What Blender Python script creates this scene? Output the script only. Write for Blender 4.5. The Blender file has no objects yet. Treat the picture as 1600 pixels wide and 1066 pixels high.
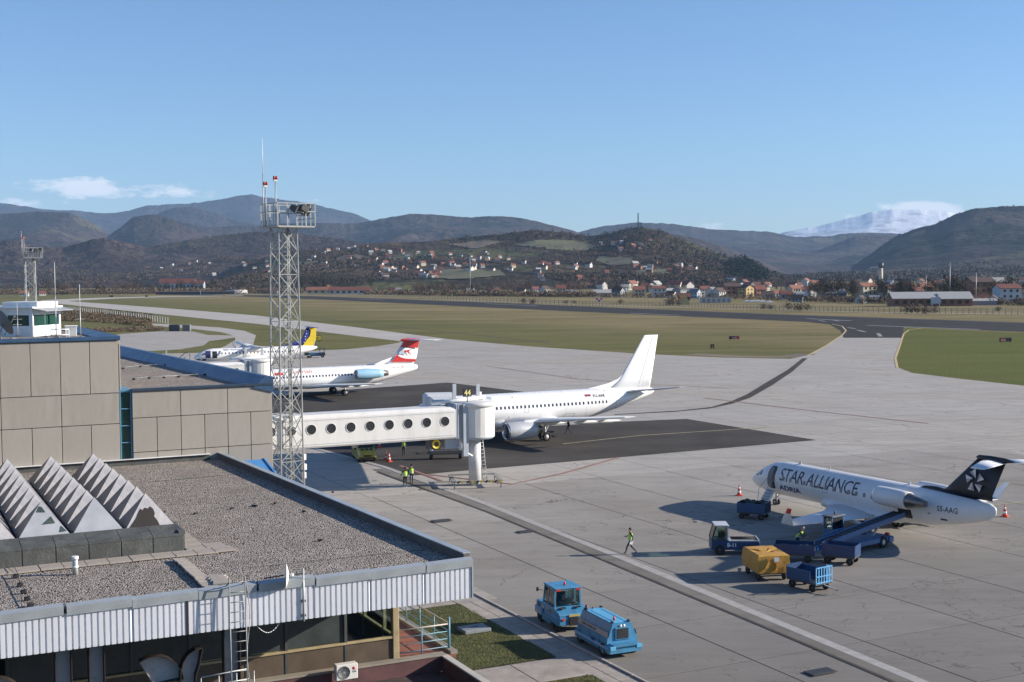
import bpy, bmesh, math, random
import numpy as np
from mathutils import Vector, Matrix, Euler
from mathutils import noise as mnoise
R = math.radians
random.seed(7); rng = np.random.default_rng(11)
SC = bpy.context.scene
COL = SC.collection

# ------------------------------------------------------------------ camera
H, F, HZV, ROLL = 18.7, 2025.0, 429.0, -0.0075
TH = math.atan((533 - HZV) / F)
cam = bpy.data.cameras.new('camera'); cam_o = bpy.data.objects.new('camera', cam); COL.objects.link(cam_o)
cam.sensor_fit = 'HORIZONTAL'; cam.sensor_width = 36; cam.lens = F / 1600 * 36
cam.clip_start = 0.5; cam.clip_end = 80000
cam_o.matrix_world = Matrix.Translation((0, 0, H)) @ Matrix.Rotation(math.pi / 2 - TH, 4, 'X') @ Matrix.Rotation(ROLL, 4, 'Z')
SC.camera = cam_o

# ------------------------------------------------------------------ sky, sun, exposure
SUN_EL, SUN_AZ = R(20), R(4)         # azimuth measured from +X towards +Y
world = bpy.data.worlds.new('World'); SC.world = world; world.use_nodes = True
wt = world.node_tree; wt.nodes.clear()
sky = wt.nodes.new('ShaderNodeTexSky'); sky.sky_type = 'NISHITA'; sky.sun_disc = False
sky.sun_elevation = SUN_EL; sky.sun_rotation = math.pi / 2 - SUN_AZ
sky.altitude = 500; sky.air_density = 1.0; sky.dust_density = 0.25; sky.ozone_density = 3.0
bg = wt.nodes.new('ShaderNodeBackground'); bg.inputs['Strength'].default_value = 0.076
wo = wt.nodes.new('ShaderNodeOutputWorld')
tint = wt.nodes.new('ShaderNodeMix'); tint.data_type = 'RGBA'; tint.blend_type = 'MULTIPLY'; tint.inputs[0].default_value = 1; tint.inputs[7].default_value = (0.82, 0.965, 1.16, 1)
wt.links.new(sky.outputs[0], tint.inputs[6])
# small low clouds: a mask over the direction of view, broken up by noise, whitening the sky
tcw = wt.nodes.new('ShaderNodeTexCoord'); spw = wt.nodes.new('ShaderNodeSeparateXYZ'); wt.links.new(tcw.outputs['Generated'], spw.inputs[0])
def wm(op, a, b=0.0, c=None):
    n = wt.nodes.new('ShaderNodeMath'); n.operation = op
    for i, v in enumerate((a, b, c)):
        if v is None: continue
        if hasattr(v, 'links'): wt.links.new(v, n.inputs[i])
        else: n.inputs[i].default_value = v
    return n.outputs[0]
ysafe = wm('MAXIMUM', spw.outputs[1], 0.05); ax_ = wm('DIVIDE', spw.outputs[0], ysafe); az_ = wm('DIVIDE', spw.outputs[2], ysafe)
cmb = wt.nodes.new('ShaderNodeCombineXYZ'); wt.links.new(wm('MULTIPLY', ax_, 1.0), cmb.inputs[0]); wt.links.new(wm('MULTIPLY', az_, 2.6), cmb.inputs[1])
nzw = wt.nodes.new('ShaderNodeTexNoise'); nzw.inputs['Scale'].default_value = 26; nzw.inputs['Detail'].default_value = 7; nzw.inputs['Roughness'].default_value = 0.62; wt.links.new(cmb.outputs[0], nzw.inputs['Vector'])
nzf = wt.nodes.new('ShaderNodeTexNoise'); nzf.inputs['Scale'].default_value = 90; nzf.inputs['Detail'].default_value = 5; wt.links.new(cmb.outputs[0], nzf.inputs['Vector'])
total = None
for (u0, v0, ru, rv, amt) in ((120, 292, 80, 13, 1.55), (225, 303, 90, 8, 1.25), (40, 318, 60, 9, 1.2), (165, 297, 130, 12, 1.2), (330, 312, 60, 7, .45), (500, 310, 45, 7, .5), (620, 318, 40, 5, .3), (1405, 324, 40, 9, 1.6), (1440, 326, 50, 10, 1.9), (1475, 331, 32, 8, 1.6), (1105, 355, 32, 7, 1.5), (1350, 340, 40, 8, .5), (640, 317, 30, 4, .25)):
    cx = (u0 - 800) / 2025; cz = (429 - v0 + (800 - u0) * .0075) / 2025
    dx = wm('DIVIDE', wm('SUBTRACT', ax_, cx), ru / 2025); dz = wm('DIVIDE', wm('SUBTRACT', az_, cz), rv / 2025)
    r2 = wm('ADD', wm('MULTIPLY', dx, dx), wm('MULTIPLY', dz, dz)); e = wm('MULTIPLY', wm('MAXIMUM', wm('SUBTRACT', 1.0, wm('MULTIPLY', r2, .45)), 0.0), amt)
    total = e if total is None else wm('MAXIMUM', total, e)
dens = wm('SUBTRACT', wm('ADD', wm('MINIMUM', total, 1.45), wm('ADD', wm('MULTIPLY', wm('SUBTRACT', nzw.outputs['Fac'], .5), 3.4), wm('MULTIPLY', wm('SUBTRACT', nzf.outputs['Fac'], .5), 2.4))), .66)
dens = wm('MULTIPLY', dens, wm('MINIMUM', wm('MULTIPLY', total, 2.5), 1.0))
dens = wm('MINIMUM', wm('MAXIMUM', wm('MULTIPLY', dens, 1.0), 0.0), .85)
front = wm('GREATER_THAN', spw.outputs[1], 0.1); dens = wm('MULTIPLY', dens, front)
cmix = wt.nodes.new('ShaderNodeMix'); cmix.data_type = 'RGBA'; wt.links.new(dens, cmix.inputs[0]); wt.links.new(tint.outputs[2], cmix.inputs[6]); cmix.inputs[7].default_value = (7.6, 7.9, 8.4, 1)
wt.links.new(cmix.outputs[2], bg.inputs['Color']); wt.links.new(bg.outputs[0], wo.inputs['Surface'])
sun = bpy.data.lights.new('sun', 'SUN'); sun.energy = 5.0; sun.angle = R(0.5); sun.color = (1.0, 0.90, 0.78)
sun_o = bpy.data.objects.new('sun', sun); COL.objects.link(sun_o)
sdir = Vector((math.cos(SUN_EL) * math.cos(SUN_AZ), math.cos(SUN_EL) * math.sin(SUN_AZ), math.sin(SUN_EL)))
sun_o.rotation_euler = sdir.to_track_quat('Z', 'Y').to_euler()
vs = SC.view_settings; vs.view_transform = 'Standard'; vs.look = 'None'; vs.exposure = 0.86; vs.gamma = 1; vs.use_curve_mapping = False

# ------------------------------------------------------------------ photograph pixel -> place on a level of height Z
def G(u, v, Z=0.0):
    du, dv = u - 800, v - 533; cr, sr = math.cos(ROLL), math.sin(ROLL)
    a = du * cr + dv * sr; b = -du * sr + dv * cr
    d = (a / F, math.cos(TH) - b / F * math.sin(TH), -math.sin(TH) - b / F * math.cos(TH))
    t = (Z - H) / d[2]
    return Vector((d[0] * t, d[1] * t, Z))
def RAY(u, v, Y):                      # the point at distance Y along +Y
    du, dv = u - 800, v - 533; cr, sr = math.cos(ROLL), math.sin(ROLL)
    a = du * cr + dv * sr; b = -du * sr + dv * cr
    d = (a / F, math.cos(TH) - b / F * math.sin(TH), -math.sin(TH) - b / F * math.cos(TH))
    t = Y / d[1]
    return Vector((d[0] * t, Y, H + d[2] * t))
AX = R(26.5)                           # the airport's building direction
E1 = Vector((math.cos(AX), math.sin(AX), 0)); E2 = Vector((-math.sin(AX), math.cos(AX), 0))
C0 = Vector((-1.55, 46.78, 0))         # the terminal roof's near corner
def W(x, y, z=0.0): return C0 + E1 * x + E2 * y + Vector((0, 0, z))
def LOC(p): d = p - C0; return (d.dot(E1), d.dot(E2))

# ------------------------------------------------------------------ materials
MATS = {}
def new_mat(name):
    m = bpy.data.materials.new(name); m.use_nodes = True; nt = m.node_tree
    b = nt.nodes['Principled BSDF']
    MATS[name] = m
    return m, nt, b
def nd(nt, t, **kw):
    n = nt.nodes.new(t)
    for k, v in kw.items():
        if k.startswith('i_'): n.inputs[k[2:].replace('_', ' ')].default_value = v
        else: setattr(n, k, v)
    return n
def coordn(nt, space, scale=(1, 1, 1), rot=(0, 0, 0)):
    if space == 'world': g = nt.nodes.new('ShaderNodeNewGeometry'); out = g.outputs['Position']
    else: g = nt.nodes.new('ShaderNodeTexCoord'); out = g.outputs['Object']
    mp = nt.nodes.new('ShaderNodeMapping'); mp.inputs['Scale'].default_value = scale; mp.inputs['Rotation'].default_value = rot
    nt.links.new(out, mp.inputs['Vector']); return mp.outputs[0]
def noise(nt, vec, scale, detail=4, rough=0.6, lo=0.3, hi=0.7):
    n = nd(nt, 'ShaderNodeTexNoise'); n.inputs['Scale'].default_value = scale; n.inputs['Detail'].default_value = detail
    n.inputs['Roughness'].default_value = rough; nt.links.new(vec, n.inputs['Vector'])
    mr = nd(nt, 'ShaderNodeMapRange'); mr.inputs['From Min'].default_value = lo; mr.inputs['From Max'].default_value = hi
    nt.links.new(n.outputs['Fac'], mr.inputs['Value']); return mr.outputs[0]
def mix(nt, fac, a, b, mode='MIX'):
    m = nd(nt, 'ShaderNodeMix', data_type='RGBA', blend_type=mode)
    for s, v in ((0, fac), (6, a), (7, b)):
        if hasattr(v, 'is_linked') or hasattr(v, 'links'): nt.links.new(v, m.inputs[s])
        else: m.inputs[s].default_value = v if s == 0 else (*v, 1) if len(v) == 3 else v
    return m.outputs[2]
def mth(nt, op, a, b=0.0):
    m = nd(nt, 'ShaderNodeMath', operation=op)
    for s, v in ((0, a), (1, b)):
        if hasattr(v, 'links'): nt.links.new(v, m.inputs[s])
        else: m.inputs[s].default_value = v
    return m.outputs[0]
def bump(nt, b, h, dist=0.02, strength=0.5):
    n = nd(nt, 'ShaderNodeBump'); n.inputs['Distance'].default_value = dist; n.inputs['Strength'].default_value = strength
    nt.links.new(h, n.inputs['Height']); nt.links.new(n.outputs[0], b.inputs['Normal'])
def M(name, col, rough=0.6, metal=0.0, var=0.12, vscale=1.5, dirt=None, dscale=0.6, damt=0.5, space='object', stretch=(1, 1, 1), bmp=0.0, bscale=30, coat=0.0):
    """plain procedural surface: base colour, soft tone variation, optional dirt patches, optional relief"""
    if name in MATS: return MATS[name]
    m, nt, b = new_mat(name)
    b.inputs['Roughness'].default_value = rough; b.inputs['Metallic'].default_value = metal
    if coat: b.inputs['Coat Weight'].default_value = coat
    v = coordn(nt, space, stretch)
    n = noise(nt, v, vscale)
    c = mix(nt, n, tuple(x * (1 - var) for x in col), tuple(min(1, x * (1 + var)) for x in col))
    if dirt:
        d = noise(nt, v, dscale, 6, 0.7, 0.5, 0.75)
        c = mix(nt, mth(nt, 'MULTIPLY', d, damt), c, dirt)
    nt.links.new(c, b.inputs['Base Color'])
    rr = nd(nt, 'ShaderNodeMapRange'); rr.inputs['To Min'].default_value = max(0, rough - 0.08); rr.inputs['To Max'].default_value = min(1, rough + 0.08)
    nt.links.new(n, rr.inputs['Value']); nt.links.new(rr.outputs[0], b.inputs['Roughness'])
    if bmp: bump(nt, b, noise(nt, v, bscale, 3), bmp, 0.6)
    return m

# ------------------------------------------------------------------ mesh builder
class MB:
    def __init__(s): s.v = []; s.f = []; s.m = []; s.sm = []
    def add(s, vs, fs, mi=0, smooth=False, T=None):
        o = len(s.v)
        for p in vs:
            p = Vector(p); s.v.append(tuple(T @ p if T is not None else p))
        for i, f in enumerate(fs):
            s.f.append([a + o for a in f]); s.m.append(mi if isinstance(mi, int) else mi[i]); s.sm.append(smooth)
        return s
    def box(s, c, d, rot=None, mi=0, bev=0.0, T=None):
        x, y, z = [k / 2 for k in d]
        if bev > 0:
            bv = min(bev, x * .9, y * .9, z * .9)
            vs = []
            for zz, ins in ((-z, bv), (-z + bv, 0), (z - bv, 0), (z, bv)):
                xx, yy = x - ins, y - ins
                k = bv if ins == 0 else 0
                vs += [(-xx + k, -yy, zz), (xx - k, -yy, zz), (xx, -yy + k, zz), (xx, yy - k, zz), (xx - k, yy, zz), (-xx + k, yy, zz), (-xx, yy - k, zz), (-xx, -yy + k, zz)]
            fs = [[7, 6, 5, 4, 3, 2, 1, 0], [24, 25, 26, 27, 28, 29, 30, 31]]
            for r in range(3):
                for i in range(8):
                    j = (i + 1) % 8; fs.append([r * 8 + i, r * 8 + j, r * 8 + 8 + j, r * 8 + 8 + i])
        else:
            vs = [(-x, -y, -z), (x, -y, -z), (x, y, -z), (-x, y, -z), (-x, -y, z), (x, -y, z), (x, y, z), (-x, y, z)]
            fs = [[3, 2, 1, 0], [4, 5, 6, 7], [0, 1, 5, 4], [1, 2, 6, 5], [2, 3, 7, 6], [3, 0, 4, 7]]
        m = Matrix.Translation(c)
        if rot is not None: m = m @ (rot if isinstance(rot, Matrix) else Euler(rot).to_matrix().to_4x4())
        if T is not None: m = T @ m
        return s.add(vs, fs, mi, False, m)
    def tube(s, a, b, r, r2=None, n=8, mi=0, cap=True, smooth=True):
        a = Vector(a); b = Vector(b); r2 = r if r2 is None else r2
        d = (b - a); q = d.to_track_quat('Z', 'Y').to_matrix()
        vs = []
        for p, rr in ((a, r), (b, r2)):
            for i in range(n):
                t = 2 * math.pi * i / n; vs.append(p + q @ Vector((rr * math.cos(t), rr * math.sin(t), 0)))
        s.add(vs, [[i, (i + 1) % n, n + (i + 1) % n, n + i] for i in range(n)], mi, smooth)
        if cap: s.add(vs, [list(range(n))[::-1], list(range(n, 2 * n))], mi)
        return s
    def path(s, pts, r, n=6, mi=0):
        for a, b in zip(pts[:-1], pts[1:]): s.tube(a, b, r, n=n, mi=mi)
        return s
    def bar(s, a, b, w, h=None, mi=0):     # square bar between two points
        a = Vector(a); b = Vector(b); h = w if h is None else h; d = b - a; L = d.length
        q = d.to_track_quat('X', 'Z').to_matrix().to_4x4(); q.translation = (a + b) / 2
        return s.box((0, 0, 0), (L, w, h), None, mi, T=q)
    def lathe(s, prof, n=24, T=None, mi=0, smooth=True, closed=False):   # prof: list of (axial x, radius) about local X
        vs = []
        for x, r in prof:
            for i in range(n):
                t = 2 * math.pi * i / n; vs.append((x, r * math.cos(t), r * math.sin(t)))
        fs = []; ms = []
        for k in range(len(prof) - 1):
            for i in range(n):
                j = (i + 1) % n; fs.append([k * n + i, k * n + j, (k + 1) * n + j, (k + 1) * n + i]); ms.append(mi if isinstance(mi, int) else mi[k])
        return s.add(vs, fs, ms, smooth, T)
    def loft(s, rings, mi=0, smooth=True, caps=(True, True), T=None):
        n = len(rings[0]); vs = [p for r in rings for p in r]; fs = []; ms = []
        for k in range(len(rings) - 1):
            for i in range(n):
                j = (i + 1) % n; fs.append([k * n + i, k * n + j, (k + 1) * n + j, (k + 1) * n + i]); ms.append(mi if isinstance(mi, int) else mi[k])
        s.add(vs, fs, ms, smooth, T)
        m0 = mi if isinstance(mi, int) else mi[0]; m1 = mi if isinstance(mi, int) else mi[-1]
        if caps[0]: s.add(rings[0], [list(range(n))[::-1]], m0, False, T)
        if caps[1]: s.add(rings[-1], [list(range(n))], m1, False, T)
        return s
    def prism(s, poly, z0, z1, mi=0, T=None):
        n = len(poly)
        vs = [(p[0], p[1], z0) for p in poly] + [(p[0], p[1], z1) for p in poly]
        return s.add(vs, [list(range(n))[::-1], list(range(n, 2 * n))] + [[i, (i + 1) % n, n + (i + 1) % n, n + i] for i in range(n)], mi, False, T)
    def mesh(s, name, mats):
        me = bpy.data.meshes.new(name); me.from_pydata(s.v, [], s.f)
        for m in (mats if isinstance(mats, (list, tuple)) else [mats]): me.materials.append(m)
        me.polygons.foreach_set('material_index', s.m); me.polygons.foreach_set('use_smooth', s.sm)
        me.update(); return me
    def build(s, name, mats, parent=None, fix=True, **kw):
        me = s.mesh(name, mats)
        if fix:
            bm = bmesh.new(); bm.from_mesh(me); bmesh.ops.remove_doubles(bm, verts=bm.verts, dist=1e-5); bmesh.ops.recalc_face_normals(bm, faces=bm.faces); bm.to_mesh(me); bm.free()
        return link(name, me, parent, **kw)
def link(name, me, parent=None, loc=None, rot=None, label=None, kind=None):
    o = bpy.data.objects.new(name, me); COL.objects.link(o)
    if parent is not None: o.parent = parent
    if loc is not None: o.location = loc
    if rot is not None: o.rotation_euler = rot
    if label: o['label'] = label
    if kind: o['kind'] = kind
    return o
def tag(o, label, cat, group=None):
    o['label'] = label; o['category'] = cat
    if group: o['group'] = group
    return o
def thing(name, label, cat, loc=(0, 0, 0), rz=0.0, group=None):
    o = bpy.data.objects.new(name, None); o.empty_display_size = 0.3; COL.objects.link(o)
    o.location = loc; o.rotation_euler = (0, 0, rz); return tag(o, label, cat, group)
def copy_thing(o, loc, rz, label, group=None, scale=None):
    def rec(src, par):
        c = src.copy(); COL.objects.link(c); c.parent = par
        for ch in src.children: rec(ch, c)
        return c
    r = rec(o, None); r.location = loc; r.rotation_euler = (0, 0, rz); r['label'] = label
    if group: r['group'] = group
    if scale: r.scale = (scale,) * 3 if isinstance(scale, (int, float)) else scale
    return r
def struct(o): o['kind'] = 'structure'; return o
def text_mesh(txt, size, weight=0.0, shear=0.0, space=1.0, depth=0.0):
    c = bpy.data.curves.new('lettering', 'FONT'); c.body = txt; c.size = size; c.offset = weight; c.shear = shear; c.space_character = space; c.extrude = depth
    c.resolution_u = 3
    o = bpy.data.objects.new('lettering', c); COL.objects.link(o); dg = bpy.context.evaluated_depsgraph_get()
    me = bpy.data.meshes.new_from_object(o.evaluated_get(dg)); bpy.data.objects.remove(o); bpy.data.curves.remove(c)
    return me
def text_on(name, txt, size, m, parent, fn, weight=0.0, shear=0.0, space=1.0, cuts=0.25, center=False, sx=1.0):
    """flat lettering, cut into strips and laid on a surface by fn(s, t) -> point"""
    me = text_mesh(txt, size, weight, shear, space); bm = bmesh.new(); bm.from_mesh(me)
    xs = [v.co.x for v in bm.verts]; ys = [v.co.y for v in bm.verts]
    t = min(ys)
    while t < max(ys):
        t += cuts; bmesh.ops.bisect_plane(bm, geom=bm.verts[:] + bm.edges[:] + bm.faces[:], plane_co=(0, t, 0), plane_no=(0, 1, 0))
    cx = (min(xs) + max(xs)) / 2 if center else 0
    for v in bm.verts: v.co = fn((v.co.x - cx) * sx, v.co.y)
    bm.to_mesh(me); bm.free(); me.materials.clear(); me.materials.append(m)
    return link(name, me, parent)
def wheel(parent, c, r, w, axis='y', hub=0.45, tyre=None, rim=None, name='wheel'):
    """tyre with a rim of its own; c is the wheel's centre"""
    T = Matrix.Rotation(math.pi / 2, 4, 'Z') if axis == 'y' else Matrix.Identity(4)
    t = MB(); h = w / 2
    t.lathe([(-h * .7, r * hub), (-h, r * .7), (-h, r * .88), (-h * .7, r), (h * .7, r), (h, r * .88), (h, r * .7), (h * .7, r * hub)], 20, T)
    o = t.build(name, tyre or MATS['tyre'], parent, loc=c)
    k = MB(); k.lathe([(-h * .75, 0), (-h * .75, r * .2), (-h * .45, r * .25), (-h * .55, r * hub), (h * .55, r * hub), (h * .45, r * .25), (h * .75, r * .2), (h * .75, 0)], 14, T)
    k.build('rim', rim or MATS['rim'], o)
    return o

M('tyre', (0.018, 0.018, 0.019), 0.85, bmp=0.004)
M('rim', (0.35, 0.36, 0.37), 0.45, 0.4, dirt=(0.1, 0.09, 0.08), dscale=4)
M('rim_white', (0.7, 0.7, 0.68), 0.5, dirt=(0.2, 0.18, 0.15), dscale=6)
M('steel_galv', (0.48, 0.50, 0.50), 0.5, 0.35, var=0.15, dirt=(0.25, 0.22, 0.18), dscale=2, damt=.5)
M('steel_dark', (0.07, 0.075, 0.08), 0.55, 0.3, dirt=(0.12, 0.09, 0.06), dscale=2)
M('black_rubber', (0.02, 0.02, 0.022), 0.8)
M('white_paint', (0.78, 0.78, 0.76), 0.4, dirt=(0.5, 0.47, 0.42), dscale=1.2, damt=.35)
M('black_paint', (0.02, 0.02, 0.022), 0.45)
M('red_paint', (0.55, 0.03, 0.02), 0.4)
M('yellow_paint', (0.72, 0.50, 0.03), 0.45, dirt=(0.25, 0.18, 0.05), dscale=3)
M('blue_coping', (0.04, 0.085, 0.165), 0.38, 0.2, var=0.12, vscale=0.8, dirt=(0.10, 0.15, 0.2), dscale=0.9, damt=.5)
M('gse_blue', (0.055, 0.24, 0.42), 0.45, var=0.12, dirt=(0.08, 0.12, 0.15), dscale=2.2, damt=.9, coat=.15)
M('cart_blue', (0.018, 0.07, 0.17), 0.5, var=0.15, dirt=(0.05, 0.06, 0.08), dscale=3, damt=.6)
def glass(name, col, rough=0.08):
    m, nt, b = new_mat(name); b.inputs['Roughness'].default_value = rough
    v = coordn(nt, 'object'); c = mix(nt, noise(nt, v, 1.3), tuple(x * .8 for x in col), tuple(x * 1.25 for x in col)); nt.links.new(c, b.inputs['Base Color'])
    b.inputs['Specular IOR Level'].default_value = 0.6
    return m
glass('glass_dark', (0.012, 0.016, 0.02)); glass('glass_green', (0.008, 0.05, 0.042), 0.12); glass('glass_grey', (0.05, 0.06, 0.06), 0.15)
def clear_glass(name, col, a):
    m, nt, b = new_mat(name); tr = nt.nodes.new('ShaderNodeBsdfTransparent'); tr.inputs[0].default_value = (*col, 1)
    gl = nt.nodes.new('ShaderNodeBsdfGlossy'); gl.inputs['Roughness'].default_value = 0.03
    mx = nt.nodes.new('ShaderNodeMixShader'); fr = nt.nodes.new('ShaderNodeFresnel'); ad = mth(nt, 'ADD', fr.outputs[0], a)
    nt.links.new(ad, mx.inputs[0]); nt.links.new(tr.outputs[0], mx.inputs[1]); nt.links.new(gl.outputs[0], mx.inputs[2])
    nt.links.new(mx.outputs[0], nt.nodes['Material Output'].inputs['Surface']); return m
clear_glass('glass_clear', (0.75, 0.85, 0.82), 0.06)
# ================================================================== GROUND
def poly_obj(name, pts, z, m, parent=None):
    bm = bmesh.new(); vs = [bm.verts.new((p[0], p[1], z)) for p in pts]; f = bm.faces.new(vs)
    bm.normal_update()
    if f.normal.z < 0: bmesh.ops.reverse_faces(bm, faces=[f])
    bmesh.ops.triangulate(bm, faces=bm.faces)
    me = bpy.data.meshes.new(name); bm.to_mesh(me); bm.free(); me.materials.append(m); return link(name, me, parent)

def grass_far_mat():
    m, nt, b = new_mat('airfield_grass'); b.inputs['Roughness'].default_value = 0.95; b.inputs['Specular IOR Level'].default_value = 0.1
    v = coordn(nt, 'world'); vr = coordn(nt, 'world', (0.25, 1.0, 1), (0, 0, -R(29)))
    big = noise(nt, vr, 0.02, 5, 0.6, 0.36, 0.64)
    c = mix(nt, big, (0.215, 0.180, 0.075), (0.36, 0.28, 0.145))
    # distance from the taxiway: mown green strip close to it, dry tan grass further out
    g = nt.nodes.new('ShaderNodeNewGeometry'); dt = nd(nt, 'ShaderNodeVectorMath', operation='DOT_PRODUCT'); nt.links.new(g.outputs['Position'], dt.inputs[0])
    dt.inputs[1].default_value = TAXN; off = mth(nt, 'SUBTRACT', dt.outputs['Value'], TAXD)
    wob = mth(nt, 'ADD', off, mth(nt, 'MULTIPLY', noise(nt, v, 0.012, 4, 0.6, 0.3, 0.7), 45))
    mr = nd(nt, 'ShaderNodeMapRange', interpolation_type='SMOOTHSTEP'); mr.inputs['From Min'].default_value = 30; mr.inputs['From Max'].default_value = 135; nt.links.new(wob, mr.inputs['Value'])
    g2 = mix(nt, noise(nt, vr, 0.05, 5, 0.7, 0.3, 0.7), (0.10, 0.120, 0.028), (0.185, 0.180, 0.055))
    c = mix(nt, mth(nt, 'MULTIPLY', mth(nt, 'SUBTRACT', 1.0, mr.outputs[0]), 0.85), c, g2)
    mow = nd(nt, 'ShaderNodeTexWave', wave_type='BANDS', bands_direction='Y'); mow.inputs['Scale'].default_value = 0.022; mow.inputs['Distortion'].default_value = 2.0; mow.inputs['Detail'].default_value = 2
    nt.links.new(coordn(nt, 'world', (1, 1, 1), (0, 0, -R(29))), mow.inputs['Vector'])
    c = mix(nt, mth(nt, 'MULTIPLY', mow.outputs['Fac'], 0.35), c, (0.20, 0.155, 0.09))
    c = mix(nt, mth(nt, 'MULTIPLY', noise(nt, vr, 0.09, 8, 0.75, 0.50, 0.72), 0.65), c, (0.105, 0.08, 0.04))
    c = mix(nt, mth(nt, 'MULTIPLY', noise(nt, coordn(nt, 'world', (0.06, 1.0, 1), (0, 0, -R(29))), 0.16, 8, 0.8, 0.50, 0.66), 0.35), c, (0.38, 0.30, 0.16))
    c = mix(nt, mth(nt, 'MULTIPLY', noise(nt, coordn(nt, 'world', (0.5, 1.0, 1), (0, 0, R(20))), 0.03, 8, 0.75, 0.50, 0.62), 0.4), c, (0.085, 0.10, 0.03))
    c = mix(nt, noise(nt, v, 1.2, 6, 0.8, 0.2, 0.8), mix(nt, 0.25, c, (0.02, 0.03, 0.01)), c)
    nt.links.new(c, b.inputs['Base Color']); bump(nt, b, noise(nt, v, 2.5, 4), 0.15, 0.8)
    return m
ta, tb = G(400, 493), G(1000, 553)
tn = Vector((-(tb - ta).y, (tb - ta).x, 0)).normalized()
if tn.y < 0: tn = -tn
TAXN = tn; TAXD = ta.dot(tn)

def concrete_mat(name, col, crack=True, dark=0.5, grid=None, warm=None, lighten=False):
    warm = warm or (col[0] * 1.02, col[1] * .93, col[2] * .84)
    m, nt, b = new_mat(name); b.inputs['Roughness'].default_value = 0.9; b.inputs['Specular IOR Level'].default_value = 0.15
    v = coordn(nt, 'world'); al = coordn(nt, 'world', (1, 1, 1), (0, 0, -AX))
    c = mix(nt, noise(nt, v, 0.06, 5, 0.6, 0.3, 0.7), tuple(k * .86 for k in col), tuple(min(1, k * 1.08) for k in col))
    if lighten:      # slab colour grows paler from the terminal out across the apron
        sp0 = nd(nt, 'ShaderNodeSeparateXYZ'); nt.links.new(coordn(nt, 'world', (1, 1, 1), (0, 0, -AX)), sp0.inputs[0]); mr0 = nd(nt, 'ShaderNodeMapRange'); y00 = (Matrix.Rotation(-AX, 4, 'Z') @ W(0, 0)).y
        mr0.inputs['From Min'].default_value = y00 + 8; mr0.inputs['From Max'].default_value = y00 + 62; nt.links.new(mth(nt, 'ADD', sp0.outputs[1], mth(nt, 'MULTIPLY', noise(nt, v, .05, 4), 14)), mr0.inputs['Value'])
        c = mix(nt, mr0.outputs[0], c, (.42, .395, .355))
    c = mix(nt, mth(nt, 'MULTIPLY', noise(nt, v, 0.028, 4, 0.6, 0.45, 0.7), 0.65), c, warm)
    hz1 = coordn(nt, 'world', (0.22, 1, 1), (0, 0, R(4)))
    c = mix(nt, mth(nt, 'MULTIPLY', noise(nt, hz1, 0.9, 7, 0.75, 0.45, 0.68), 0.30), c, tuple(k * .5 for k in col))
    c = mix(nt, mth(nt, 'MULTIPLY', noise(nt, hz1, 0.35, 7, 0.7, 0.5, 0.72), 0.30), c, tuple(min(1, k * 1.35) for k in col))
    c = mix(nt, mth(nt, 'MULTIPLY', noise(nt, coordn(nt, 'world', (0.12, 1, 1), (0, 0, -AX + R(63.5))), 0.25, 5, 0.7, 0.5, 0.75), 0.45 * dark), c, (0.13, 0.115, 0.10))
    c = mix(nt, mth(nt, 'MULTIPLY', noise(nt, coordn(nt, 'world', (0.1, 1, 1), (0, 0, R(22))), 0.35, 5, 0.7, 0.55, 0.75), 0.5 * dark), c, (0.12, 0.105, 0.09))
    c = mix(nt, mth(nt, 'MULTIPLY', noise(nt, v, 0.5, 6, 0.75, 0.56, 0.72), 0.6 * dark), c, (0.13, 0.12, 0.105))
    c = mix(nt, mth(nt, 'MULTIPLY', noise(nt, v, 6, 4, 0.8, 0.3, 0.7), 0.22), c, tuple(k * .6 for k in col))
    if crack:
        wv = nd(nt, 'ShaderNodeTexNoise'); wv.inputs['Scale'].default_value = 0.7; wv.inputs['Detail'].default_value = 5; nt.links.new(v, wv.inputs['Vector'])
        wa = nd(nt, 'ShaderNodeVectorMath', operation='SCALE'); wa.inputs['Scale'].default_value = 3.2; nt.links.new(wv.outputs['Color'], wa.inputs[0])
        ad = nd(nt, 'ShaderNodeVectorMath', operation='ADD'); nt.links.new(v, ad.inputs[0]); nt.links.new(wa.outputs[0], ad.inputs[1])
        for sc_, th, am in ((0.17, 0.006, 0.85), (0.42, 0.009, 0.55)):
            vo = nd(nt, 'ShaderNodeTexVoronoi', feature='DISTANCE_TO_EDGE'); vo.inputs['Scale'].default_value = sc_; nt.links.new(ad.outputs[0], vo.inputs['Vector'])
            ck = mth(nt, 'LESS_THAN', vo.outputs['Distance'], th)
            ck = mth(nt, 'MULTIPLY', ck, mth(nt, 'MULTIPLY', noise(nt, v, sc_ * .35, 4, 0.6, 0.5, 0.6), am))
            c = mix(nt, ck, c, (0.05, 0.045, 0.04))
    if grid:
        wq = nd(nt, 'ShaderNodeVectorMath', operation='ADD'); nt.links.new(al, wq.inputs[0]); wq.inputs[1].default_value = (3000.0, 3000.0, 0)
        sp = nd(nt, 'ShaderNodeSeparateXYZ'); nt.links.new(wq.outputs[0], sp.inputs[0])
        for ax in (0, 1):
            md = mth(nt, 'MODULO', sp.outputs[ax], grid); ln = mth(nt, 'LESS_THAN', md, 0.11)
            c = mix(nt, mth(nt, 'MULTIPLY', ln, 0.5), c, (0.07, 0.06, 0.055))
    oi = nt.nodes.new('ShaderNodeObjectInfo'); c = mix(nt, mth(nt, 'MULTIPLY', oi.outputs['Random'], 0.16), c, (.10, .09, .08))
    nt.links.new(c, b.inputs['Base Color']); bump(nt, b, noise(nt, v, 14, 4), 0.01, 0.4); return m
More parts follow.
